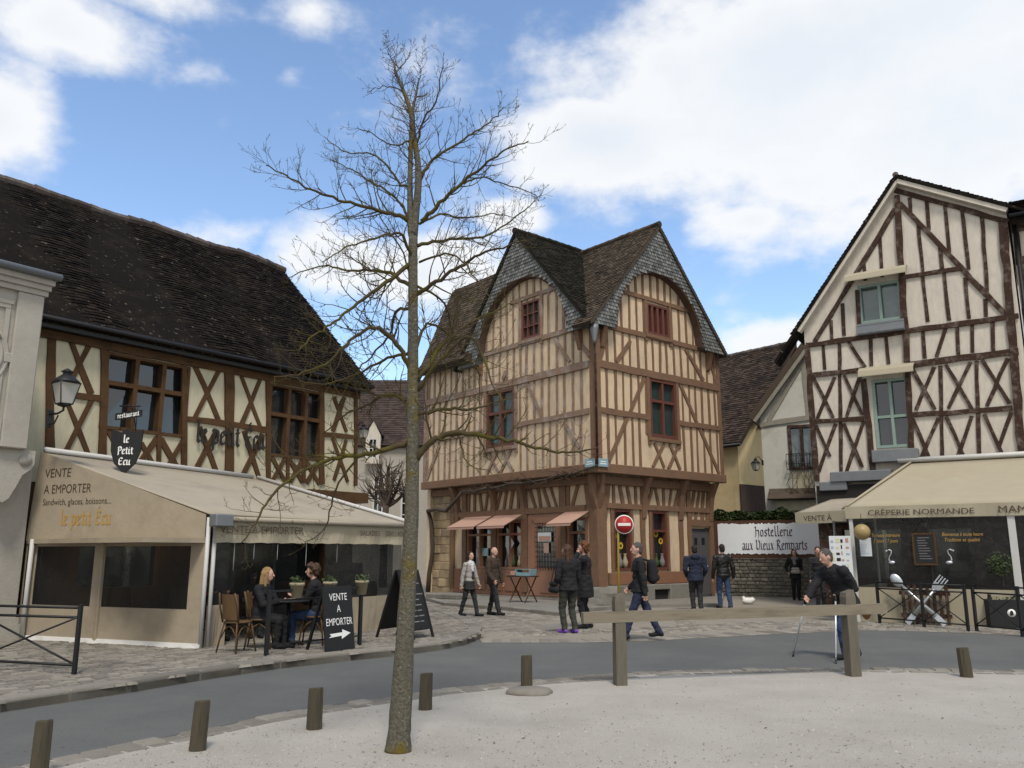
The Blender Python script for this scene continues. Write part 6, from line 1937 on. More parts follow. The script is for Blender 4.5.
# shop window displays
def facew(mp_, u, z, o): return Matrix.Translation((*HA, 0)) @ Matrix.Rotation(radians(40), 4, 'Z') @ Vector(mp_(u, z, o))
def sunflower(loc, rz, label, s):
    r = empty('sunflower', loc, rz, label, 'sunflower', 'artificial sunflowers in the shop windows')
    mb = MB()
    for k in range(14):
        a = k * 2 * pi / 14; c = Vector((cos(a), 0, sin(a))); t = Vector((-sin(a), 0, cos(a)))
        mb.face([c * .35 * s - t * .12 * s, c * .7 * s - t * .14 * s + Vector((0, -.01, 0)), c * s, c * .7 * s + t * .14 * s + Vector((0, -.01, 0)), c * .35 * s + t * .12 * s])
    mb.build('petals', M['sunflower'], r)
    mb = MB(); mb.lathe((0, .005, 0), [(.4 * s, 0), (.38 * s, .02), (.1 * s, .035)], 12, axis=(0, -1, 0)); mb.build('disc', M['hair_brown'], r)
    mb = MB(); mb.tube([(0, .02, -.3 * s), (.02, .03, -2.2 * s)], .012, 5); mb.build('stem', M['leaf'], r)
for u, z, lb in ((3.1, 2.05, 'sunflower at the left of the second shop window'), (3.32, 2.25, 'topmost sunflower in the second shop window'), (3.56, 2.02, 'sunflower at the right of the second shop window'), (1.25, 2.15, 'upper sunflower in the window beside the no-entry sign'), (1.55, 1.85, 'lower sunflower in the window beside the no-entry sign')):
    w_ = facew(MR, u, z, GO - .105); sunflower(w_, radians(40), lb, .13)
for u, z, m_, lb in ((3.2, 1.2, 'leaf', 'green bottle-shaped ornament in the second shop window'), (3.5, 1.2, 'cl_scarf', 'white figurine in the second shop window'), (1.4, 1.2, 'cl_scarf', 'white vase in the window beside the no-entry sign'), (1.65, 1.2, 'pot_beige', 'beige vase in the window beside the no-entry sign')):
    mb = MB(); mb.lathe((0, 0, 0), [(.05, 0), (.09, .1), (.1, .2), (.05, .32), (.04, .42), (.06, .46)], 12); o = mb.build('ornament', M[m_]); o.location = facew(MR, u, z - .06, GO - .02) ; o.rotation_euler.z = 0; tag(o, lb, 'ornament')  # white pieces get a dim grey: shade behind glass put into the colour
mb = MB(); mb.prism([(0, -.24), (.2, 0), (0, .24), (-.2, 0)], [], -.004, .004, MR); o = mb.build('diamond_sign', M['paper']); o.location = facew(ML, 4.75, 1.95, GO + .0); o.rotation_euler.z = radians(-50); tag(o, 'white diamond shaped sign hanging in the shop window', 'sign')
mb = MB(); mb.box((-.2, -.006, -.14), (.2, .006, .14)); o = mb.build('window_notice', M['plate_blue']); o.location = facew(ML, 6.3, 1.65, GO - .06); o.rotation_euler.z = radians(-50); tag(o, 'pale green notice in the leftmost shop window', 'notice')
for k, (u, z) in enumerate(((4.3, 1.12), (4.6, 1.12), (5.0, 1.12))):
    mb = MB(); mb.lathe((0, 0, 0), [(.06, 0), (.06, .2), (.025, .3), (.025, .4)], 10); o = mb.build('bottle', M[('pot_beige', 'leaf', 'cl_scarf')[k]]); o.location = facew(ML, u, z, GO - .03); tag(o, ('beige', 'green', 'white')[k] + ' bottle standing on the shop window sill', 'bottle')  # grey of the white bottle carries the dimness behind the pane
# the old vine along the corner house
vn = MB()
def L3(px, py, o): u, z = LFc.uz(px, py, o); return Vector(ML(u, z, o))
tr0 = [L3(428, 592, -.2), L3(429, 575, -.25), L3(433, 548, -.2), L3(431, 520, -.15), L3(428, 511, -.1), L3(436, 509, .0), L3(446, 511, .05), L3(455, 501, .1), L3(462, 492, .16)]
vn.tube(tr0, [.10, .09, .08, .085, .09, .08, .075, .065, .06], 8)
main = [L3(462, 492, .16)] + [L3(462 + i * 12, 492 - i * 12 * .165 + random.uniform(-2, 2), .22 + random.uniform(-.04, .04)) for i in range(1, 11)] + [L3(598, 465, .3)]
vn.tube(main, [.06 - .003 * i for i in range(len(main))], 7)
for k in range(42):
    i = random.randrange(1, len(main) - 1); p = main[i].copy(); pts = [p]
    for s_ in range(4):
        p = p + Vector((random.uniform(-.12, .04), random.uniform(-.35, .35), random.uniform(-.12, .14))); p.x = min(-.1, max(p.x, -.5)); pts.append(p)
    vn.tube(pts, [.022, .016, .011, .008, .004], 4, 0, False)
o = vn.build('vine', M['vine'], None, recalc=False); o.location = (*HA, 0); o.rotation_euler.z = radians(40); tag(recentre(o), 'old bare vine trained along the jetty of the ochre house', 'vine')
# small white bag on the ground
x, y = G(748, 604.5); mb = MB(); mb.ball((0, 0, .1), (.2, .13, .11), 10, 7); mb.ball((.14, 0, .13), (.1, .09, .09), 8, 6); mb.ball((-.12, .02, .18), (.06, .05, .07), 8, 6)
for i, v in enumerate(mb.v): mb.v[i] = (v[0] + .015 * sin(i * 3.1), v[1] + .015 * cos(i * 2.3), max(0, v[2] + .012 * sin(i * 1.7)))
o = mb.build('white_bag', M['sign_white']); o.location = (x, y, .008); tag(o, 'small crumpled white bag on the ground before the stone wall', 'bag')
# ================================================================== THE BARE TREE
TY = 7.48
def catmull(pts, k=4):
    out = []
    P = [pts[0] * 2 - pts[1]] + list(pts) + [pts[-1] * 2 - pts[-2]]
    for i in range(1, len(P) - 2):
        for j in range(k):
            t = j / k
            a, b, c, d = P[i - 1], P[i], P[i + 1], P[i + 2]
            out.append(.5 * ((2 * b) + (c - a) * t + (2 * a - 5 * b + 4 * c - d) * t * t + (3 * b - a - 3 * c + d) * t ** 3))
    out.append(pts[-1]); return out
tx, ty = G(398, 751)
tree = empty('bare_tree', (tx, ty, 0), 0, 'tall leafless tree with lichened trunk standing on the gravel', 'tree')
T0 = Vector((tx, ty, 0))
pm = TY / 845.0
def tp_(px, py, dy=0): return atY(px, py, TY + dy) - T0
trk = MB()
tr_px = [(398, 752, 12.4), (399, 735, 11.1), (402, 690, 9.9), (406, 620, 8.8), (410.5, 540, 7.5), (412.5, 460, 6.6), (413, 400, 5.9), (413, 340, 5.4), (413, 280, 5.0), (413, 235, 4.6)]
pts = [tp_(a, b) for a, b, c in tr_px]
rad = [c * pm * (1 if i else 1.08) for i, (a, b, c) in enumerate(tr_px)]
sm = catmull(pts, 5)
rr = []
for i in range(len(sm)):
    t = i / 5; k = min(int(t), len(rad) - 2); f = t - k
    rr.append(rad[k] * (1 - f) + rad[k + 1] * f)
n0 = len(trk.v)
trk.tube(sm, rr, 18)
rnd_ = random.Random(3)
for i in range(n0, len(trk.v)):
    v = trk.v[i]; k = (i - n0) // 18
    trk.v[i] = (v[0] + rnd_.uniform(-.004, .004), v[1] + rnd_.uniform(-.004, .004), v[2])
lead = [[(413.5, 236, 4.6), (415.5, 214, 4.2), (418.7, 173, 3.5), (413.5, 133, 2.9), (411, 113, 2.8), (404, 92, 2.0), (400, 82, 1.6), (396, 72, 1.1), (393, 62, .6)],
        [(412, 236, 4.0), (410.6, 222, 3.7), (410, 181, 2.9), (411, 140, 2.4), (412, 113, 1.8), (416, 95, 1.3), (419, 78, .7)]]
twigs = MB()
branches = []
def twig(mb, p, d, L, r0, depth, n=4, wob=.17):
    pts = [p.copy()]; q = p.copy(); dd = d.normalized()
    for i in range(n):
        dd = (dd + Vector((random.gauss(0, wob), random.gauss(0, wob), random.gauss(0, wob) + .15))).normalized()
        q = q + dd * L / n; pts.append(q)
    sd = 5 if r0 > .006 else (4 if r0 > .0035 else 3)
    mb.tube(pts, [max(.0014, r0 * (1 - .78 * i / n)) for i in range(n + 1)], sd, 0, False)
    if depth > 0:
        k = max(2, int(L / (.05 if depth == 1 else .066)))
        for j in range(k):
            t = random.uniform(.15, 1.0); i = min(n - 1, int(t * n)); b = pts[i].lerp(pts[i + 1], t * n - i)
            tan = (pts[i + 1] - pts[i]).normalized()
            ax = tan.orthogonal().normalized(); ax = Matrix.Rotation(random.uniform(0, 6.28), 3, tan) @ ax
            nd = (tan * random.uniform(.4, .9) + ax * random.uniform(.5, 1.0) + Vector((0, 0, .12))).normalized()
            twig(twigs if depth == 1 else mb, b, nd, L * random.uniform(.22, .55) * (1 - .4 * t), max(.0019, r0 * .5), depth - 1, 3 if depth == 1 else 4, .2)
def limb(px, w0, w1, dy, dens=1.0, L2=.5, depth=2, first=.12):
    mb = MB()
    n = len(px)
    pts = [tp_(a, b, dy * (i / (n - 1)) ** 1.1) for i, (a, b) in enumerate(px)]
    sm = catmull(pts, 5)
    m_ = len(sm)
    sm = [p + Vector((random.gauss(0, .006), random.gauss(0, .01), random.gauss(0, .006))) if 0 < i < m_ - 1 else p for i, p in enumerate(sm)]
    rad = [.78 * (w0 + (w1 - w0) * (i / (m_ - 1)) ** .8) * pm / 2 for i in range(m_)]
    mb.tube(sm, rad, 7, 0, True)
    tot = sum((sm[i + 1] - sm[i]).length for i in range(m_ - 1))
    k = int(tot / .062 * dens)
    sgn = 1
    for j in range(k):
        t = first + (1 - first) * (j + random.random()) / k
        i = min(m_ - 2, int(t * (m_ - 1))); p = sm[i].lerp(sm[i + 1], t * (m_ - 1) - i)
        tan = (sm[i + 1] - sm[i]).normalized()
        side = tan.cross(Vector((0, 1, 0))).normalized() * sgn; sgn = -sgn
        nd = (tan * random.uniform(.5, 1.1) + side * random.uniform(.5, 1.0) + Vector((0, random.uniform(-.7, .7), .15))).normalized()
        twig(mb, p, nd, L2 * random.uniform(.45, 1.15) * (1.1 - .5 * t), max(.0028, rad[i] * .42), depth, 5, .15)
    o = mb.build('branch', M['twig'], tree, recalc=False)
    return o
Z1 = lambda x, y: (250 + x * .4036, 20 + y * .4036)
Z2 = lambda x, y: (250 + x * .4036, 300 + y * .4036)
for L_ in lead:
    pts = catmull([tp_(a, b) for a, b, c in L_], 4); rr = []
    for i in range(len(pts)):
        t = i / 4; k = min(int(t), len(L_) - 2); f = t - k; rr.append((L_[k][2] * (1 - f) + L_[k + 1][2] * f) * pm)
    trk.tube(pts, rr, 10)
    m_ = len(pts)
    for j in range(70):
        t = .25 + .75 * (j + random.random()) / 46; i = min(m_ - 2, int(t * (m_ - 1))); p = pts[i].lerp(pts[i + 1], t * (m_ - 1) - i)
        a = random.uniform(0, 6.28); nd = Vector((cos(a), sin(a) * .8, random.uniform(.25, .9))).normalized()
        twig(twigs, p, nd, random.uniform(.22, .5) * (1.15 - .75 * t), .005 * (1.2 - .6 * t), 1, 5, .2)
trk.build('trunk', M['bark'], tree, recalc=False)
one = [([(400, 500), (350, 480), (290, 465), (220, 445), (150, 420), (100, 390), (40, 360)], 7, 1.5, -.5, 1.1, .5),
       ([(425, 500), (470, 455), (530, 400), (580, 360), (630, 325), (690, 300)], 7, 1.5, -.6, 1.0, .5),
       ([(420, 400), (455, 345), (510, 310), (560, 275), (610, 240), (628, 215)], 5.5, 1.2, .6, 1.1, .45),
       ([(415, 560), (480, 545), (560, 540), (620, 515), (680, 470), (712, 440)], 5.5, 1.2, .7, 1.0, .45),
       ([(412, 680), (460, 650), (520, 610), (570, 580), (640, 560), (690, 545)], 7, 1.4, -.9, 1.0, .5),
       ([(405, 665), (350, 630), (300, 620), (230, 620), (170, 610), (90, 640)], 6.5, 1.4, .9, 1.0, .5),
       ([(402, 600), (340, 650), (280, 690), (220, 740), (170, 775), (120, 820)], 7, 1.5, -.8, 1.0, .5),
       ([(400, 412), (370, 405), (330, 350), (290, 330), (230, 325), (185, 290)], 4.5, 1.1, .5, 1.0, .4),
       ([(412, 310), (430, 250), (460, 200), (472, 140), (480, 115)], 4, .9, -.3, 1.3, .34),
       ([(402, 590), (370, 530), (310, 540), (250, 560), (180, 600)], 5, 1.2, -1.0, 1.0, .45),
       ([(398, 500), (360, 440), (300, 400), (250, 370), (200, 345)], 4.5, 1.1, .8, 1.0, .42),
       ([(420, 505), (470, 482), (540, 490), (600, 480), (660, 490)], 4, 1.0, 1.0, .9, .42),
       ([(520, 405), (570, 390), (630, 405), (700, 430), (716, 450)], 3, .8, -.5, .9, .32),
       ([(405, 245), (385, 185), (340, 165), (290, 180)], 3, .8, .2, 1.2, .3),
       ([(372, 120), (352, 100), (340, 70), (335, 50)], 1.8, .5, .1, 1.3, .24), ([(372, 120), (392, 95), (400, 82)], 1.8, .5, -.1, 1.3, .24),
       ([(415, 660), (480, 700), (500, 768), (520, 800)], 4, 1.2, .9, .9, .42),
       ([(395, 300), (350, 310), (300, 280), (270, 270)], 2.8, .8, -.4, 1.1, .32),
       ([(404, 700), (380, 580), (330, 500), (320, 470)], 3.5, 1.0, 1.1, .8, .4),
       ([(420, 600), (500, 580), (560, 640), (600, 700)], 3.5, 1.0, -1.1, .9, .4)]
two = [([(398, 175), (370, 120), (320, 70), (260, 90), (200, 150), (130, 180), (60, 190)], 7.5, 1.6, -.7, 1.0, .5),
       ([(412, 395), (450, 350), (510, 330), (590, 340), (650, 350), (720, 370), (790, 378), (860, 366)], 10, 1.8, -.5, .9, .42),
       ([(415, 285), (480, 270), (550, 270), (590, 260), (650, 240)], 6, 1.5, .5, .9, .42),
       ([(400, 345), (340, 370), (270, 385), (190, 395), (120, 430), (60, 480), (20, 545), (-20, 600)], 8.5, 1.6, -.9, .95, .46),
       ([(415, 200), (480, 110), (540, 60), (600, 30), (650, 10)], 6.5, 1.5, .6, .95, .5),
       ([(400, 330), (385, 250), (340, 235), (290, 260), (240, 280), (180, 330)], 8, 1.6, .6, .9, .45),
       ([(400, 20), (360, 30), (345, 90), (300, 140), (250, 200), (220, 260)], 5, 1.2, .9, .9, .45),
       ([(415, 225), (470, 150), (540, 90), (580, 150), (600, 210), (630, 250)], 6, 1.3, -.9, .95, .46),
       ([(398, 130), (330, 150), (250, 190), (170, 210), (100, 190)], 5, 1.2, .9, .95, .46),
       ([(412, 120), (440, 60), (500, 90), (560, 170), (570, 260)], 5, 1.2, 1.0, .9, .42),
       ([(270, 385), (210, 470), (190, 560), (130, 610)], 3.5, 1.0, .4, .9, .36),
       ([(510, 330), (540, 400), (600, 430)], 3, .9, -.4, 1.0, .34)]
for px, a, b, c, d, e in one: limb([Z1(*p) for p in px], a, b, c, d, e)
for px, a, b, c, d, e in two: limb([Z2(*p) for p in px], a, b, c, d, e)
twigs.build('crown', M['fine_twig'], tree, recalc=False)

# pollarded tree in the lane
px_, Yp = 384, 40
q = atY(px_, 540, Yp); pt = empty('pollarded_tree', (q.x, Yp, 0), 0, 'dark gnarled pollarded tree with knobbly fists before the far white house', 'tree')
K = Yp / 845
mb = MB()
O = Vector((q.x, Yp, 0))
def pp(x, y, dy=0): return atY(x, y, Yp + dy) - O
mb.tube([Vector((0, 0, 0)), pp(384, 540), pp(385, 518), pp(386, 505)], [.2, .17, .15, .16], 9)
tips = []
for (x, y) in ((376, 482), (381, 472), (388, 468), (394, 474), (400, 480), (405, 492), (371, 494)):
    dy = random.uniform(-.7, .7)
    pts = catmull([pp(386, 507), pp(386 + (x - 386) * .55, 507 - (507 - y) * .4, dy * .5), pp(x, y, dy)], 3)
    mb.tube(pts, [.11 - .008 * i for i in range(len(pts))], 6); tips.append(pts)
mb.build('trunk', M['vine'], pt, recalc=False)
mb = MB()
for pts in tips:
    for k in range(16):
        e = pts[random.randint(3, len(pts) - 1)]; d = Vector((random.gauss(0, .6), random.gauss(0, .6), random.uniform(.0, 1))).normalized()
        mb.tube([e, e + d * .35, e + d * .6 + Vector((random.uniform(-.1, .1), 0, .15)), e + d * .8 + Vector((random.uniform(-.1, .1), 0, .3))], [.035, .026, .018, .008], 4, 0, False)
mb.build('crown', M['vine'], pt, recalc=False)

# ================================================================== PEOPLE
import numpy as np
def seg_d(P, a, b, r0, r1):
    a = np.array(a); b = np.array(b); d = b - a; L2 = max(1e-9, d @ d)
    t = np.clip(((P - a) @ d) / L2, 0, 1)
    return np.linalg.norm(P - (a + t[:, None] * d), axis=1) - (r0 + (r1 - r0) * t)
def voxel(mb, vox, smooth=2):
    me = bpy.data.meshes.new('tmp'); me.from_pydata(mb.v, [], mb.f)
    o = bpy.data.objects.new('tmp', me); COL.objects.link(o)
    r = o.modifiers.new('r', 'REMESH'); r.mode = 'VOXEL'; r.voxel_size = vox; r.use_smooth_shade = True
    s = o.modifiers.new('s', 'SMOOTH'); s.iterations = smooth; s.factor = .5
    dg = bpy.context.evaluated_depsgraph_get(); dg.update()
    out = bpy.data.meshes.new_from_object(o.evaluated_get(dg))
    bpy.data.objects.remove(o); bpy.data.meshes.remove(me)
    return out
class Body:
    def __init__(s): s.pr = []; s.neck = 1.42; s.seed = random.random() * 50
    def cap(s, a, b, r0, r1, m, bias=0): s.pr.append(('c', Vector(a), Vector(b), r0, r1, m, bias))
    def ell(s, c, r, m, rot=None, bias=0): s.pr.append(('e', Vector(c), Vector(r), rot or Matrix.Identity(3), None, m, bias))
    def loft(s, rings, m, bias=0): s.pr.append(('l', rings, None, None, None, m, bias))
    def mesh(s, name, parent, vox=.011, smooth=2):
        mb = MB()
        for p in s.pr:
            if p[0] == 'l':
                vs, fs = [], []; N_ = 24; R_ = p[1]
                for (c, rx, ry) in R_:
                    for k in range(N_): vs.append((c[0] + rx * cos(2 * pi * k / N_), c[1] + ry * sin(2 * pi * k / N_), c[2]))
                for i in range(len(R_) - 1):
                    for k in range(N_): k2 = (k + 1) % N_; fs.append((i * N_ + k, i * N_ + k2, (i + 1) * N_ + k2, (i + 1) * N_ + k))
                fs.append(tuple(range(N_ - 1, -1, -1))); fs.append(tuple((len(R_) - 1) * N_ + k for k in range(N_)))
                mb.idx(vs, fs)
            elif p[0] == 'c':
                a, b, r0, r1 = p[1:5]
                d = b - a; L = d.length; d = d / L if L > 1e-6 else Vector((0, 0, 1))
                pts, rr = [], []
                for k in range(5): t = -cos(k * pi / 8) ; pts.append(a + d * r0 * t); rr.append(max(.0005, r0 * sin(k * pi / 8)))
                for k in range(5): t = sin(k * pi / 8); pts.append(b + d * r1 * t); rr.append(max(.0005, r1 * cos(k * pi / 8)))
                mb.tube(pts, rr, 12)
            else: mb.ball(p[1], p[2], 18, 12, rot=p[3])
        # consistent outward normals for the voxel union
        me0 = bpy.data.meshes.new('t'); me0.from_pydata(mb.v, [], mb.f)
        bm = bmesh.new(); bm.from_mesh(me0); bmesh.ops.recalc_face_normals(bm, faces=bm.faces[:]); bm.to_mesh(me0); bm.free()
        mb.v = [tuple(v.co) for v in me0.vertices]; mb.f = [tuple(f.vertices) for f in me0.polygons]; bpy.data.meshes.remove(me0)
        me = voxel(mb, vox, smooth)
        keys = []
        for p in s.pr:
            if p[5] not in keys: keys.append(p[5])
        n = len(me.polygons)
        C = np.empty(n * 3); me.polygons.foreach_get('center', C); C = C.reshape(-1, 3)
        best = np.full(n, 9.0); idx = np.zeros(n, int)
        for p in s.pr:
            if p[0] == 'l':
                zs = np.array([c[2] for c, _, _ in p[1]]); o_ = np.argsort(zs); f = lambda v: np.interp(C[:, 2], zs[o_], np.array(v)[o_])
                rx, ry = f([a for _, a, _ in p[1]]), f([b for _, _, b in p[1]])
                d = (np.sqrt(((C[:, 0] - f([c[0] for c, _, _ in p[1]])) / rx) ** 2 + ((C[:, 1] - f([c[1] for c, _, _ in p[1]])) / ry) ** 2) - 1) * np.minimum(rx, ry)
                out_ = np.maximum(0, np.maximum(zs.min() - C[:, 2], C[:, 2] - zs.max())); d = np.where(d < 0, np.maximum(d, -np.minimum(np.abs(C[:, 2] - zs.min()), np.abs(C[:, 2] - zs.max()))), d) + out_ * 2
            elif p[0] == 'c': d = seg_d(C, p[1], p[2], p[3], p[4])
            else:
                q = (C - np.array(p[1])) @ np.array(p[3]); r = np.array(p[2]); d = (np.linalg.norm(q / r, axis=1) - 1) * min(p[2])
            d = np.abs(d) - p[6]
            k = d < best; best[k] = d[k]; idx[k] = keys.index(p[5])
        me.materials.clear()
        for k in keys: me.materials.append(M[k])
        me.polygons.foreach_set('material_index', idx.astype(np.int32))
        from mathutils import noise as mnoise
        me.update()
        nm = [v.normal.copy() for v in me.vertices]
        hair_ = name == 'hair'
        for v, n_ in zip(me.vertices, nm):
            c_ = v.co
            if hair_: v.co = c_ + n_ * .010 * mnoise.noise(Vector((c_.x * 45, c_.y * 45, c_.z * 18)))
            elif name == 'body' and c_.z < s.neck:
                v.co = c_ + n_ * (.013 * mnoise.noise(Vector((c_.x * 9 + 7, c_.y * 9, c_.z * 15 + s.seed))) + .005 * mnoise.noise(Vector((c_.x * 22, c_.y * 22, c_.z * 34 + s.seed))))
        me.update()
        me.name = name
        at = me.attributes.new('rnd', 'FLOAT', 'FACE')
        o = bpy.data.objects.new(name, me); COL.objects.link(o); o.parent = parent
        return o
def ik(a, c, l1, l2, bend):
    a, c, bend = Vector(a), Vector(c), Vector(bend)
    d = c - a; L = min(d.length, (l1 + l2) * .999); dn = d.normalized(); c = a + dn * L
    x = (l1 * l1 - l2 * l2 + L * L) / (2 * L); h = sqrt(max(0, l1 * l1 - x * x))
    b = (bend - dn * bend.dot(dn)).normalized()
    return a + dn * x + b * h, c
def person(label, loc, face, H=1.75, jacket='cl_black', trousers='cl_dark', shoes='cl_black', hair='hair_dark', hairstyle='short', lean=0, feet=None, hands=None, pelvis=None,
           skirt=None, coat=None, headyaw=0, headpitch=0, side_lean=0, build=1.0, inner=None, scarf=None, hood=False, elbow=None, legs=None, vox=.0105, knee=(0, 1, .1)):
    k = H / 1.75
    root = empty('person', (loc[0], loc[1], loc[2] if len(loc) > 2 else 0), radians(face - 90), label, 'person')
    B = Body()
    pel = Vector(pelvis) if pelvis else Vector((0, 0, .93))
    R = Matrix.Rotation(radians(-lean), 3, 'X') @ Matrix.Rotation(radians(side_lean), 3, 'Y')
    T = lambda x, y, z: pel + R @ Vector((x, y, z))
    w = build
    feet = feet or [(-.10, 0, 0), (.10, .02, 0)]
    hands = hands or [(-.27, .04, .74), (.27, .04, .74)]
    lm = legs or trousers
    # torso
    B.ell(T(0, 0, .02), (.165 * w, .12 * w, .15), jacket if coat or not inner else jacket, R)
    B.ell(T(0, .0, .2), (.16 * w, .118 * w, .19), jacket, R)
    B.ell(T(0, .0, .36), (.185 * w, .125 * w, .2), jacket, R)
    B.cap(T(-.15 * w, -.01, .46), T(.15 * w, -.01, .46), .07, .07, jacket)
    B.cap(T(0, -.01, .46), T(0, .0, .53), .08, .06, jacket)
    if inner: B.cap(T(0, .112, .1), T(0, .10, .44), .035, .045, inner, .012)
    if scarf: B.cap(T(-.05, .05, .51), T(.05, .05, .51), .06, .06, scarf, .01); B.cap(T(0.02, .1, .48), T(.02, .12, .3), .045, .04, scarf, .012)
    # pelvis and legs
    B.ell(pel + Vector((0, 0, -.06)), (.165 * w, .125 * w, .12), (jacket if coat else (skirt[1] if skirt else trousers)))
    if coat:
        cz, = coat
        q_ = T(0, 0, .14)
        B.loft([((pel.x, pel.y, cz), .205 * w, .16 * w), ((pel.x, pel.y, (cz + pel.z) / 2), .195 * w, .15 * w), ((pel.x, pel.y, pel.z), .18 * w, .138 * w), ((q_.x, q_.y, q_.z), .165 * w, .125 * w)], jacket, .006)
    if skirt:
        cz = skirt[0]
        B.loft([((pel.x, pel.y, cz), .20 * w, .165 * w), ((pel.x, pel.y, pel.z - .05), .172 * w, .135 * w), ((pel.x, pel.y, pel.z + .02), .16 * w, .12 * w)], skirt[1], .006)
    for s, f in ((-1, feet[0]), (1, feet[1])):
        hp = pel + Vector((s * .088 * w, 0, -.05)); an = Vector(f) + Vector((0, -.02, .085))
        kn, an = ik(hp, an, .41, .405, knee)
        B.cap(hp, kn, .094 * w, .070 * w, lm); B.cap(kn, an, .068 * w, .055 * w, lm)
        fz = an.z - .085
        toe = Vector((s * .02, .17, 0)); 
        if len(f) > 3: toe = Vector((s * .02, .13, -.10))
        B.cap((an.x, an.y - .03, fz + .05), Vector((an.x, an.y, fz + .04)) + toe, .045, .038, shoes)
    # arms
    for s, h in ((-1, hands[0]), (1, hands[1])):
        sh_ = T(s * .20 * w, -.01, .455); hd = Vector(h)
        bd = Vector(elbow[0 if s < 0 else 1]) if elbow else Vector((s * .35, -.8, -.2))
        el, wr_ = ik(sh_, hd, .30, .26, bd)
        B.cap(sh_, el, .070 * w, .060 * w, jacket); B.cap(el, wr_, .059 * w, .045 * w, jacket)
        dr = (wr_ - el).normalized(); lat = dr.cross(Vector((0, 0, 1)) if abs(dr.z) < .8 else Vector((0, 1, 0))).normalized(); pl_ = lat.cross(dr)
        if abs(dr.z) > .6: lat = Vector((0, 1, 0)); lat = (lat - dr * lat.dot(dr)).normalized(); pl_ = Vector((-s, 0, 0))
        B.cap(wr_, wr_ + dr * .05, .026, .028, 'skin'); B.cap(wr_ + dr * .05 - lat * .022, wr_ + dr * .05 + lat * .022, .020, .020, 'skin', .003)
        for i, (o_, ln) in enumerate(((-.03, .058), (-.01, .072), (.012, .068), (.032, .052))):
            b0_ = wr_ + dr * .065 + lat * o_ * .95; b1 = b0_ + dr * ln * .55 + lat * o_ * .25; b2 = b1 + (dr * .65 + pl_ * .7).normalized() * ln * .5
            B.cap(b0_, b1, .0095, .009, 'skin', .002); B.cap(b1, b2, .009, .0075, 'skin', .002)
        th0 = wr_ + dr * .03 + lat * .028; B.cap(th0, th0 + (dr * .6 + lat * .7 + pl_ * .3).normalized() * .055, .012, .009, 'skin', .002)
    # neck, head
    nk = T(0, .005, .53)
    HR = Matrix.Rotation(radians(headyaw), 3, 'Z') @ Matrix.Rotation(radians(-headpitch - lean * .35), 3, 'X')
    hc = nk + R @ Vector((0, .0, .05)) + HR @ Vector((0, .028, .115))
    B.cap(nk - Vector((0, 0, .02)), hc - HR @ Vector((0, .015, .05)), .054, .052, 'skin')
    hm = 'skin'
    B.ell(hc, (.075, .096, .112), hm, HR, .001)
    B.ell(hc + HR @ Vector((0, .03, -.065)), (.052, .055, .055), hm, HR)
    B.cap(hc + HR @ Vector((0, .092, .012)), hc + HR @ Vector((0, .112, -.022)), .010, .016, hm)
    B.cap(hc + HR @ Vector((-.022, .088, -.062)), hc + HR @ Vector((.022, .088, -.062)), .010, .010, hm)
    for s in (-1, 1): B.ell(hc + HR @ Vector((s * .076, -.005, -.01)), (.014, .022, .034), hm, HR)
    if hood: B.ell(T(0, -.09, .5), (.13, .09, .09), jacket, R)
    B.neck = T(0, 0, .47).z
    body = B.mesh('body', root, vox / max(.9, 1))
    # hair
    Hh = Body()
    if hairstyle != 'bald':
        Hh.ell(hc + HR @ Vector((0, -.020, .026)), (.083, .096, .104), hair, HR)
        Hh.ell(hc + HR @ Vector((0, -.045, -.02)), (.076, .065, .09), hair, HR)
    if hairstyle == 'bald':
        Hh.cap(hc + HR @ Vector((-.07, -.03, -.02)), hc + HR @ Vector((0, -.085, -.03)), .022, .026, hair); Hh.cap(hc + HR @ Vector((.07, -.03, -.02)), hc + HR @ Vector((0, -.085, -.03)), .022, .026, hair)
    if hairstyle == 'long':
        for x in (-.06, -.02, .02, .06):
            Hh.cap(hc + HR @ Vector((x, -.06, .02)), hc + HR @ Vector((x * 1.5, -.085, -.26 + random.uniform(-.04, .03))), .045, .03, hair)
        for s in (-1, 1): Hh.cap(hc + HR @ Vector((s * .07, .0, .03)), hc + HR @ Vector((s * .085, .0, -.19)), .03, .026, hair)
    if hairstyle == 'bob':
        for s in (-1, 1): Hh.cap(hc + HR @ Vector((s * .07, -.01, .03)), hc + HR @ Vector((s * .08, -.01, -.09)), .035, .032, hair)
        Hh.cap(hc + HR @ Vector((-.05, -.08, -.05)), hc + HR @ Vector((.05, -.08, -.05)), .045, .045, hair)
    if hairstyle == 'curly':
        for i in range(44):
            v = Vector((random.gauss(0, 1), random.gauss(-.35, 1), random.gauss(.35, .9))).normalized()
            if v.y > .55 and v.z < .5: continue
            Hh.ell(hc + HR @ Vector((v.x * .095, v.y * .105 - .01, v.z * .12 + .015)), (.034,) * 3, hair)
    Hh.mesh('hair', root, .009, 1)
    mb = MB()
    for s in (-1, 1): mb.ball(hc + HR @ Vector((s * .030, .087, .012)), (.012, .008, .007), 8, 6, rot=HR)
    mb.build('eyes', M['hair_dark'], root)
    for o in (body,): pass
    root.scale = (k, k, k)
    return root, B, T, k
def W(root, v):
    return Matrix.Translation(root.location) @ root.rotation_euler.to_matrix().to_4x4() @ Matrix.Scale(root.scale[0], 4) @ Vector(v)

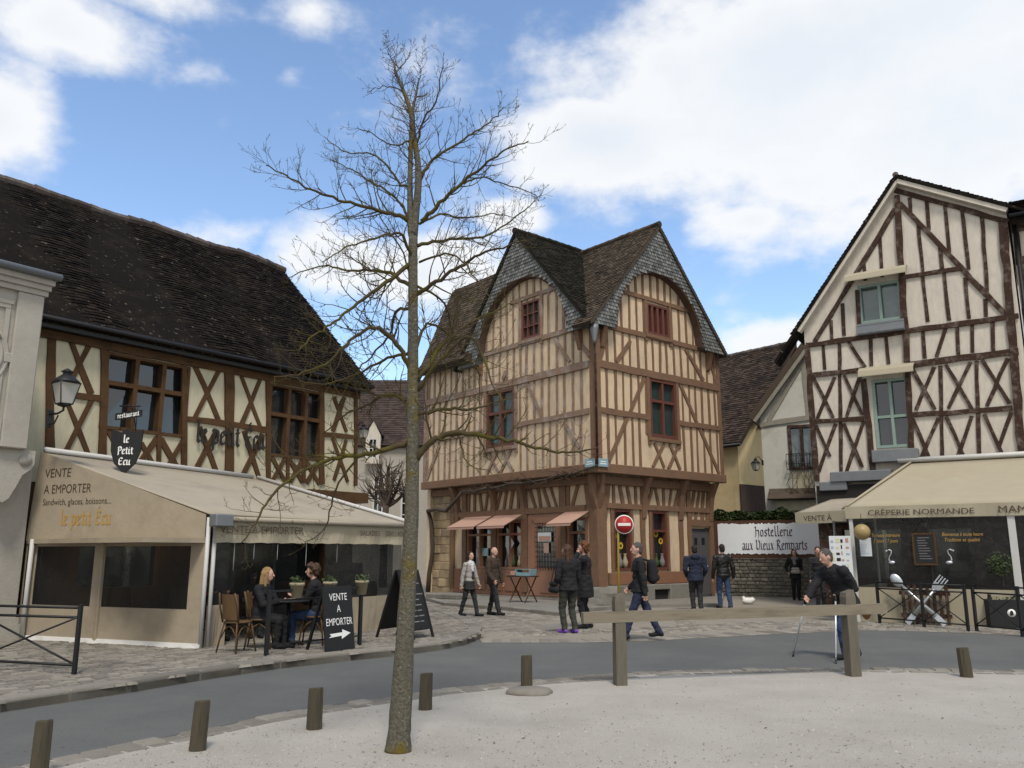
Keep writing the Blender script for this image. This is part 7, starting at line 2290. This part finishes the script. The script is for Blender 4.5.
g = G(469, 617)
person('woman in a pale grey jacket and black leggings walking with a man', (*g, .01), -28, 1.66, 'cl_grey', 'cl_dark', 'cl_black', 'hair_dark', 'bob', feet=[(-.09, .22, 0), (.09, -.2, 0)], hands=[(-.27, .16, .80), (.27, -.10, .78)], skirt=(.72, 'cl_dark'), scarf='cl_white', inner='cl_dark', headyaw=-15, coat=None)
g = G(493, 616)
person('balding man in a brown coat walking with the woman in pale grey', (*g, .01), -30, 1.78, 'cl_brown', 'cl_dark', 'cl_black', 'hair_grey', 'bald', feet=[(-.1, -.16, 0), (.1, .26, 0)], hands=[(-.29, .12, .80), (.30, .20, .90)], coat=(.80,), build=1.08, headyaw=-10)
g = G(569, 634)
r3, *_ = person('woman with long light brown hair and purple shoes seen from behind', (*g, .01), 118, 1.80, 'cl_black', 'cl_olive', 'cl_purple', 'hair_brown', 'long', feet=[(-.1, .02, 0), (.1, -.06, 0)], hands=[(-.22, .16, .92), (.25, .12, .85)], build=1.08, headyaw=25, coat=(.84,))
g = G(586, 629)
person('person with curly auburn hair in a long dark coat raising a hand to the face', (*g, .01), 168, 1.86, 'cl_black', 'cl_black', 'cl_black', 'hair_auburn', 'curly', feet=[(-.09, .02, 0), (.1, -.05, 0)], hands=[(-.06, .14, 1.50), (.2, .12, .9)], build=1.12, coat=(.62,), elbow=[(-.5, .3, -.8), (.4, -.7, -.2)])
g = G(641, 641)
r5, *_ = person('man in a black jacket and navy trousers walking with a backpack', (*g, .005), 176, 1.83, 'cl_black', 'cl_trouser', 'cl_black', 'hair_grey', 'short', feet=[(-.09, .30, 0), (.09, -.34, .03)], hands=[(-.26, -.08, .82), (.28, .16, .92)], build=1.04, coat=(.86,), headyaw=12)
g = G(697, 611)
person('person in a navy hooded jacket walking away towards the grey door', (*g, .005), 86, 1.84, 'cl_navy', 'cl_dark', 'cl_black', 'hair_dark', 'short', feet=[(-.08, .05, 0), (.1, -.05, 0)], hands=[(-.22, .14, .92), (.22, .14, .92)], build=1.16, coat=(.80,), hood=True)
g = G(725, 609)
person('person in a black leather jacket and blue jeans walking away', (*g, .005), 100, 1.88, 'cl_leather', 'cl_jeans', 'cl_dark', 'hair_dark', 'short', feet=[(-.09, .1, 0), (.1, -.14, 0)], hands=[(-.29, .06, .84), (.29, .0, .84)], build=1.08, coat=(.90,))
g = G(797, 600.5)
r8, *_ = person('woman in a short black coat and black tights facing the square', (*g, .005), -100, 1.74, 'cl_black', 'cl_black', 'cl_black', 'hair_brown', 'bob', feet=[(-.07, .06, 0), (.08, -.06, 0)], hands=[(-.12, .18, 1.02), (.25, .1, .95)], coat=(.74,), scarf='cl_scarf', legs='cl_black')
g = G(846, 659)
r9, *_ = person('grey haired man in a dark jacket and jeans leaning forward on two walking poles', (*g, .005), 196, 1.80, 'cl_black', 'cl_jeans', 'cl_black', 'hair_grey', 'short', lean=25, pelvis=(0, -.08, .90), feet=[(-.12, .10, 0), (.12, -.28, 0)], hands=[(-.06, .10, .96), (.12, .52, .90)], build=1.2, coat=(.80,), headpitch=8, elbow=[(-.4, -.7, -.2), (.5, -.4, .2)])
q = atY(821, 604, 25)
person('person in dark clothes standing half hidden behind the leaning man', (q.x, 25, .008), -95, 1.80, 'cl_dark', 'cl_dark', 'cl_black', 'hair_dark', 'short', feet=[(-.08, 0, 0), (.08, .05, 0)])
# seated couple and guests
s1 = gz(254, 650) + Vector((0, .25, 0))
person('blonde woman in a black coat sitting with her back half turned', (s1.x, s1.y, GZ + .02), -8, 1.64, 'cl_black', 'cl_black', 'cl_black', 'hair_blond', 'long', lean=8, pelvis=(0, -.03, .56), feet=[(-.1, .42, 0), (.08, .36, 0)], hands=[(-.12, .42, .80), (.16, .38, .80)], coat=(.5,), headyaw=8, build=1.05)
s2 = gz(311, 645) + Vector((0, .1, 0))
person('man in a black jacket and blue jeans sitting across from the blonde woman', (s2.x, s2.y, GZ + .02), 186, 1.70, 'cl_black', 'cl_jeans', 'cl_dark', 'hair_brown', 'curly', lean=6, pelvis=(0, -.04, .56), feet=[(-.12, .36, 0), (.1, .46, 0)], hands=[(-.1, .34, .82), (.14, .30, .78)], build=1.08)
s3 = gz(215, 650) + Vector((-.75, 1.6, 0))
person('seated guest in dark red deep inside the dark tent', (s3.x, s3.y, GZ + .02), -40, 1.74, 'cl_red', 'cl_dark', 'cl_black', 'hair_dark', 'short', pelvis=(0, -.04, .56), feet=[(-.1, .42, 0), (.1, .42, 0)], hands=[(-.15, .36, .82), (.15, .36, .82)])
s4 = gz(226, 650) + Vector((-.3, 2.2, 0))
person('seated guest with a bob haircut in the tent behind the empty rattan chair', (s4.x, s4.y, GZ + .02), -60, 1.50, 'cl_scarf', 'cl_dark', 'cl_black', 'hair_dark', 'bob', pelvis=(0, -.04, .56), feet=[(-.1, .42, 0), (.1, .42, 0)], hands=[(-.15, .36, .82), (.15, .36, .82)])
# things carried
def blobthing(name, label, cat, prims, loc, rz, m, vox=.012):
    B = Body()
    for p in prims:
        (B.cap if p[0] == 'c' else B.ell)(*p[1:])
    r = empty(name, loc, rz, label, cat); B.mesh('bag', r, vox); return r
p_ = W(r5, (0, -.24, 1.02))
bp = blobthing('backpack', 'black backpack worn by the walking man', 'backpack', [('c', (-.09, 0, .08), (-.09, .01, .36), .10, .085, m_ := 'cl_black'), ('c', (.09, 0, .08), (.09, .01, .36), .10, .085, m_), ('c', (-.07, -.07, .1), (.07, -.07, .1), .07, .07, m_), ('c', (-.07, -.06, .22), (.07, -.06, .22), .06, .06, m_)], p_, radians(176 - 90), 'cl_black')
mb = MB()
for s in (-1, 1): mb.tube([(s * .1, .08, .42), (s * .13, .2, .45), (s * .14, .31, .36), (s * .14, .31, .15), (s * .12, .1, .05)], .018, 6)
mb.build('strap', M['cl_black'], bp)
p_ = W(r3, (-.27, .12, .80))
hb = blobthing('handbag', 'black shoulder bag carried by the woman in purple shoes', 'bag', [('c', (0, -.1, .05), (0, .1, .05), .07, .07, 'cl_black'), ('c', (0, -.09, .17), (0, .09, .17), .055, .055, 'cl_black')], p_, radians(28), 'cl_black')
mb = MB(); mb.tube([(0, -.1, .2), (.05, -.1, .45), (.12, -.04, .68), (.14, .04, .68), (.06, .1, .45), (0, .1, .2)], .010, 6); mb.build('strap', M['cl_leather'], hb)
p_ = W(r8, (0.02, .20, .92))
hb = blobthing('handbag', 'grey bag held by the woman in the short black coat', 'bag', [('c', (-.1, 0, .05), (.1, 0, .05), .06, .06, 'cl_grey'), ('c', (-.09, 0, .16), (.09, 0, .16), .045, .045, 'cl_grey')], p_, radians(-190), 'cl_grey')
mb = MB(); mb.tube([(-.08, 0, .19), (-.05, 0, .3), (.05, 0, .3), (.08, 0, .19)], .009, 6); mb.build('strap', M['cl_leather'], hb)
# two walking poles
def pole(hp, tip_px, label):
    x, y = G(*tip_px); a = Vector(hp) ; t = Vector((x, y, .01))
    r = empty('walking_pole', t, 0, label, 'walking pole', 'poles of the leaning man')
    d = a - t
    mb = MB(); mb.tube([Vector((0, 0, 0)), d * .5, d * .505, d * .93], [.012, .012, .015, .015], 8); mb.build('shaft', M['alu'], r)
    mb = MB(); mb.tube([d * .92, d * 1.02], [.02, .02], 8); mb.tube([d * 1.0 + Vector((-.07, 0, .0)), d * 1.0 + Vector((.07, 0, .01))], .016, 8); mb.build('grip', M['black_iron'], r)
    mb = MB(); mb.tube([Vector((0, 0, -.01)), d * .05], [.016, .016], 8); mb.lathe(d * .07, [(.018, 0), (.02, .006), (.016, .012)], 10); mb.build('foot_cap', M['black_iron'], r)
pole(W(r9, (.13, .55, .88)), (793, 657), 'aluminium walking pole planted ahead of the leaning man')
pole(W(r9, (-.05, .14, .93)), (836, 664), 'aluminium walking pole held close to the body of the leaning man')
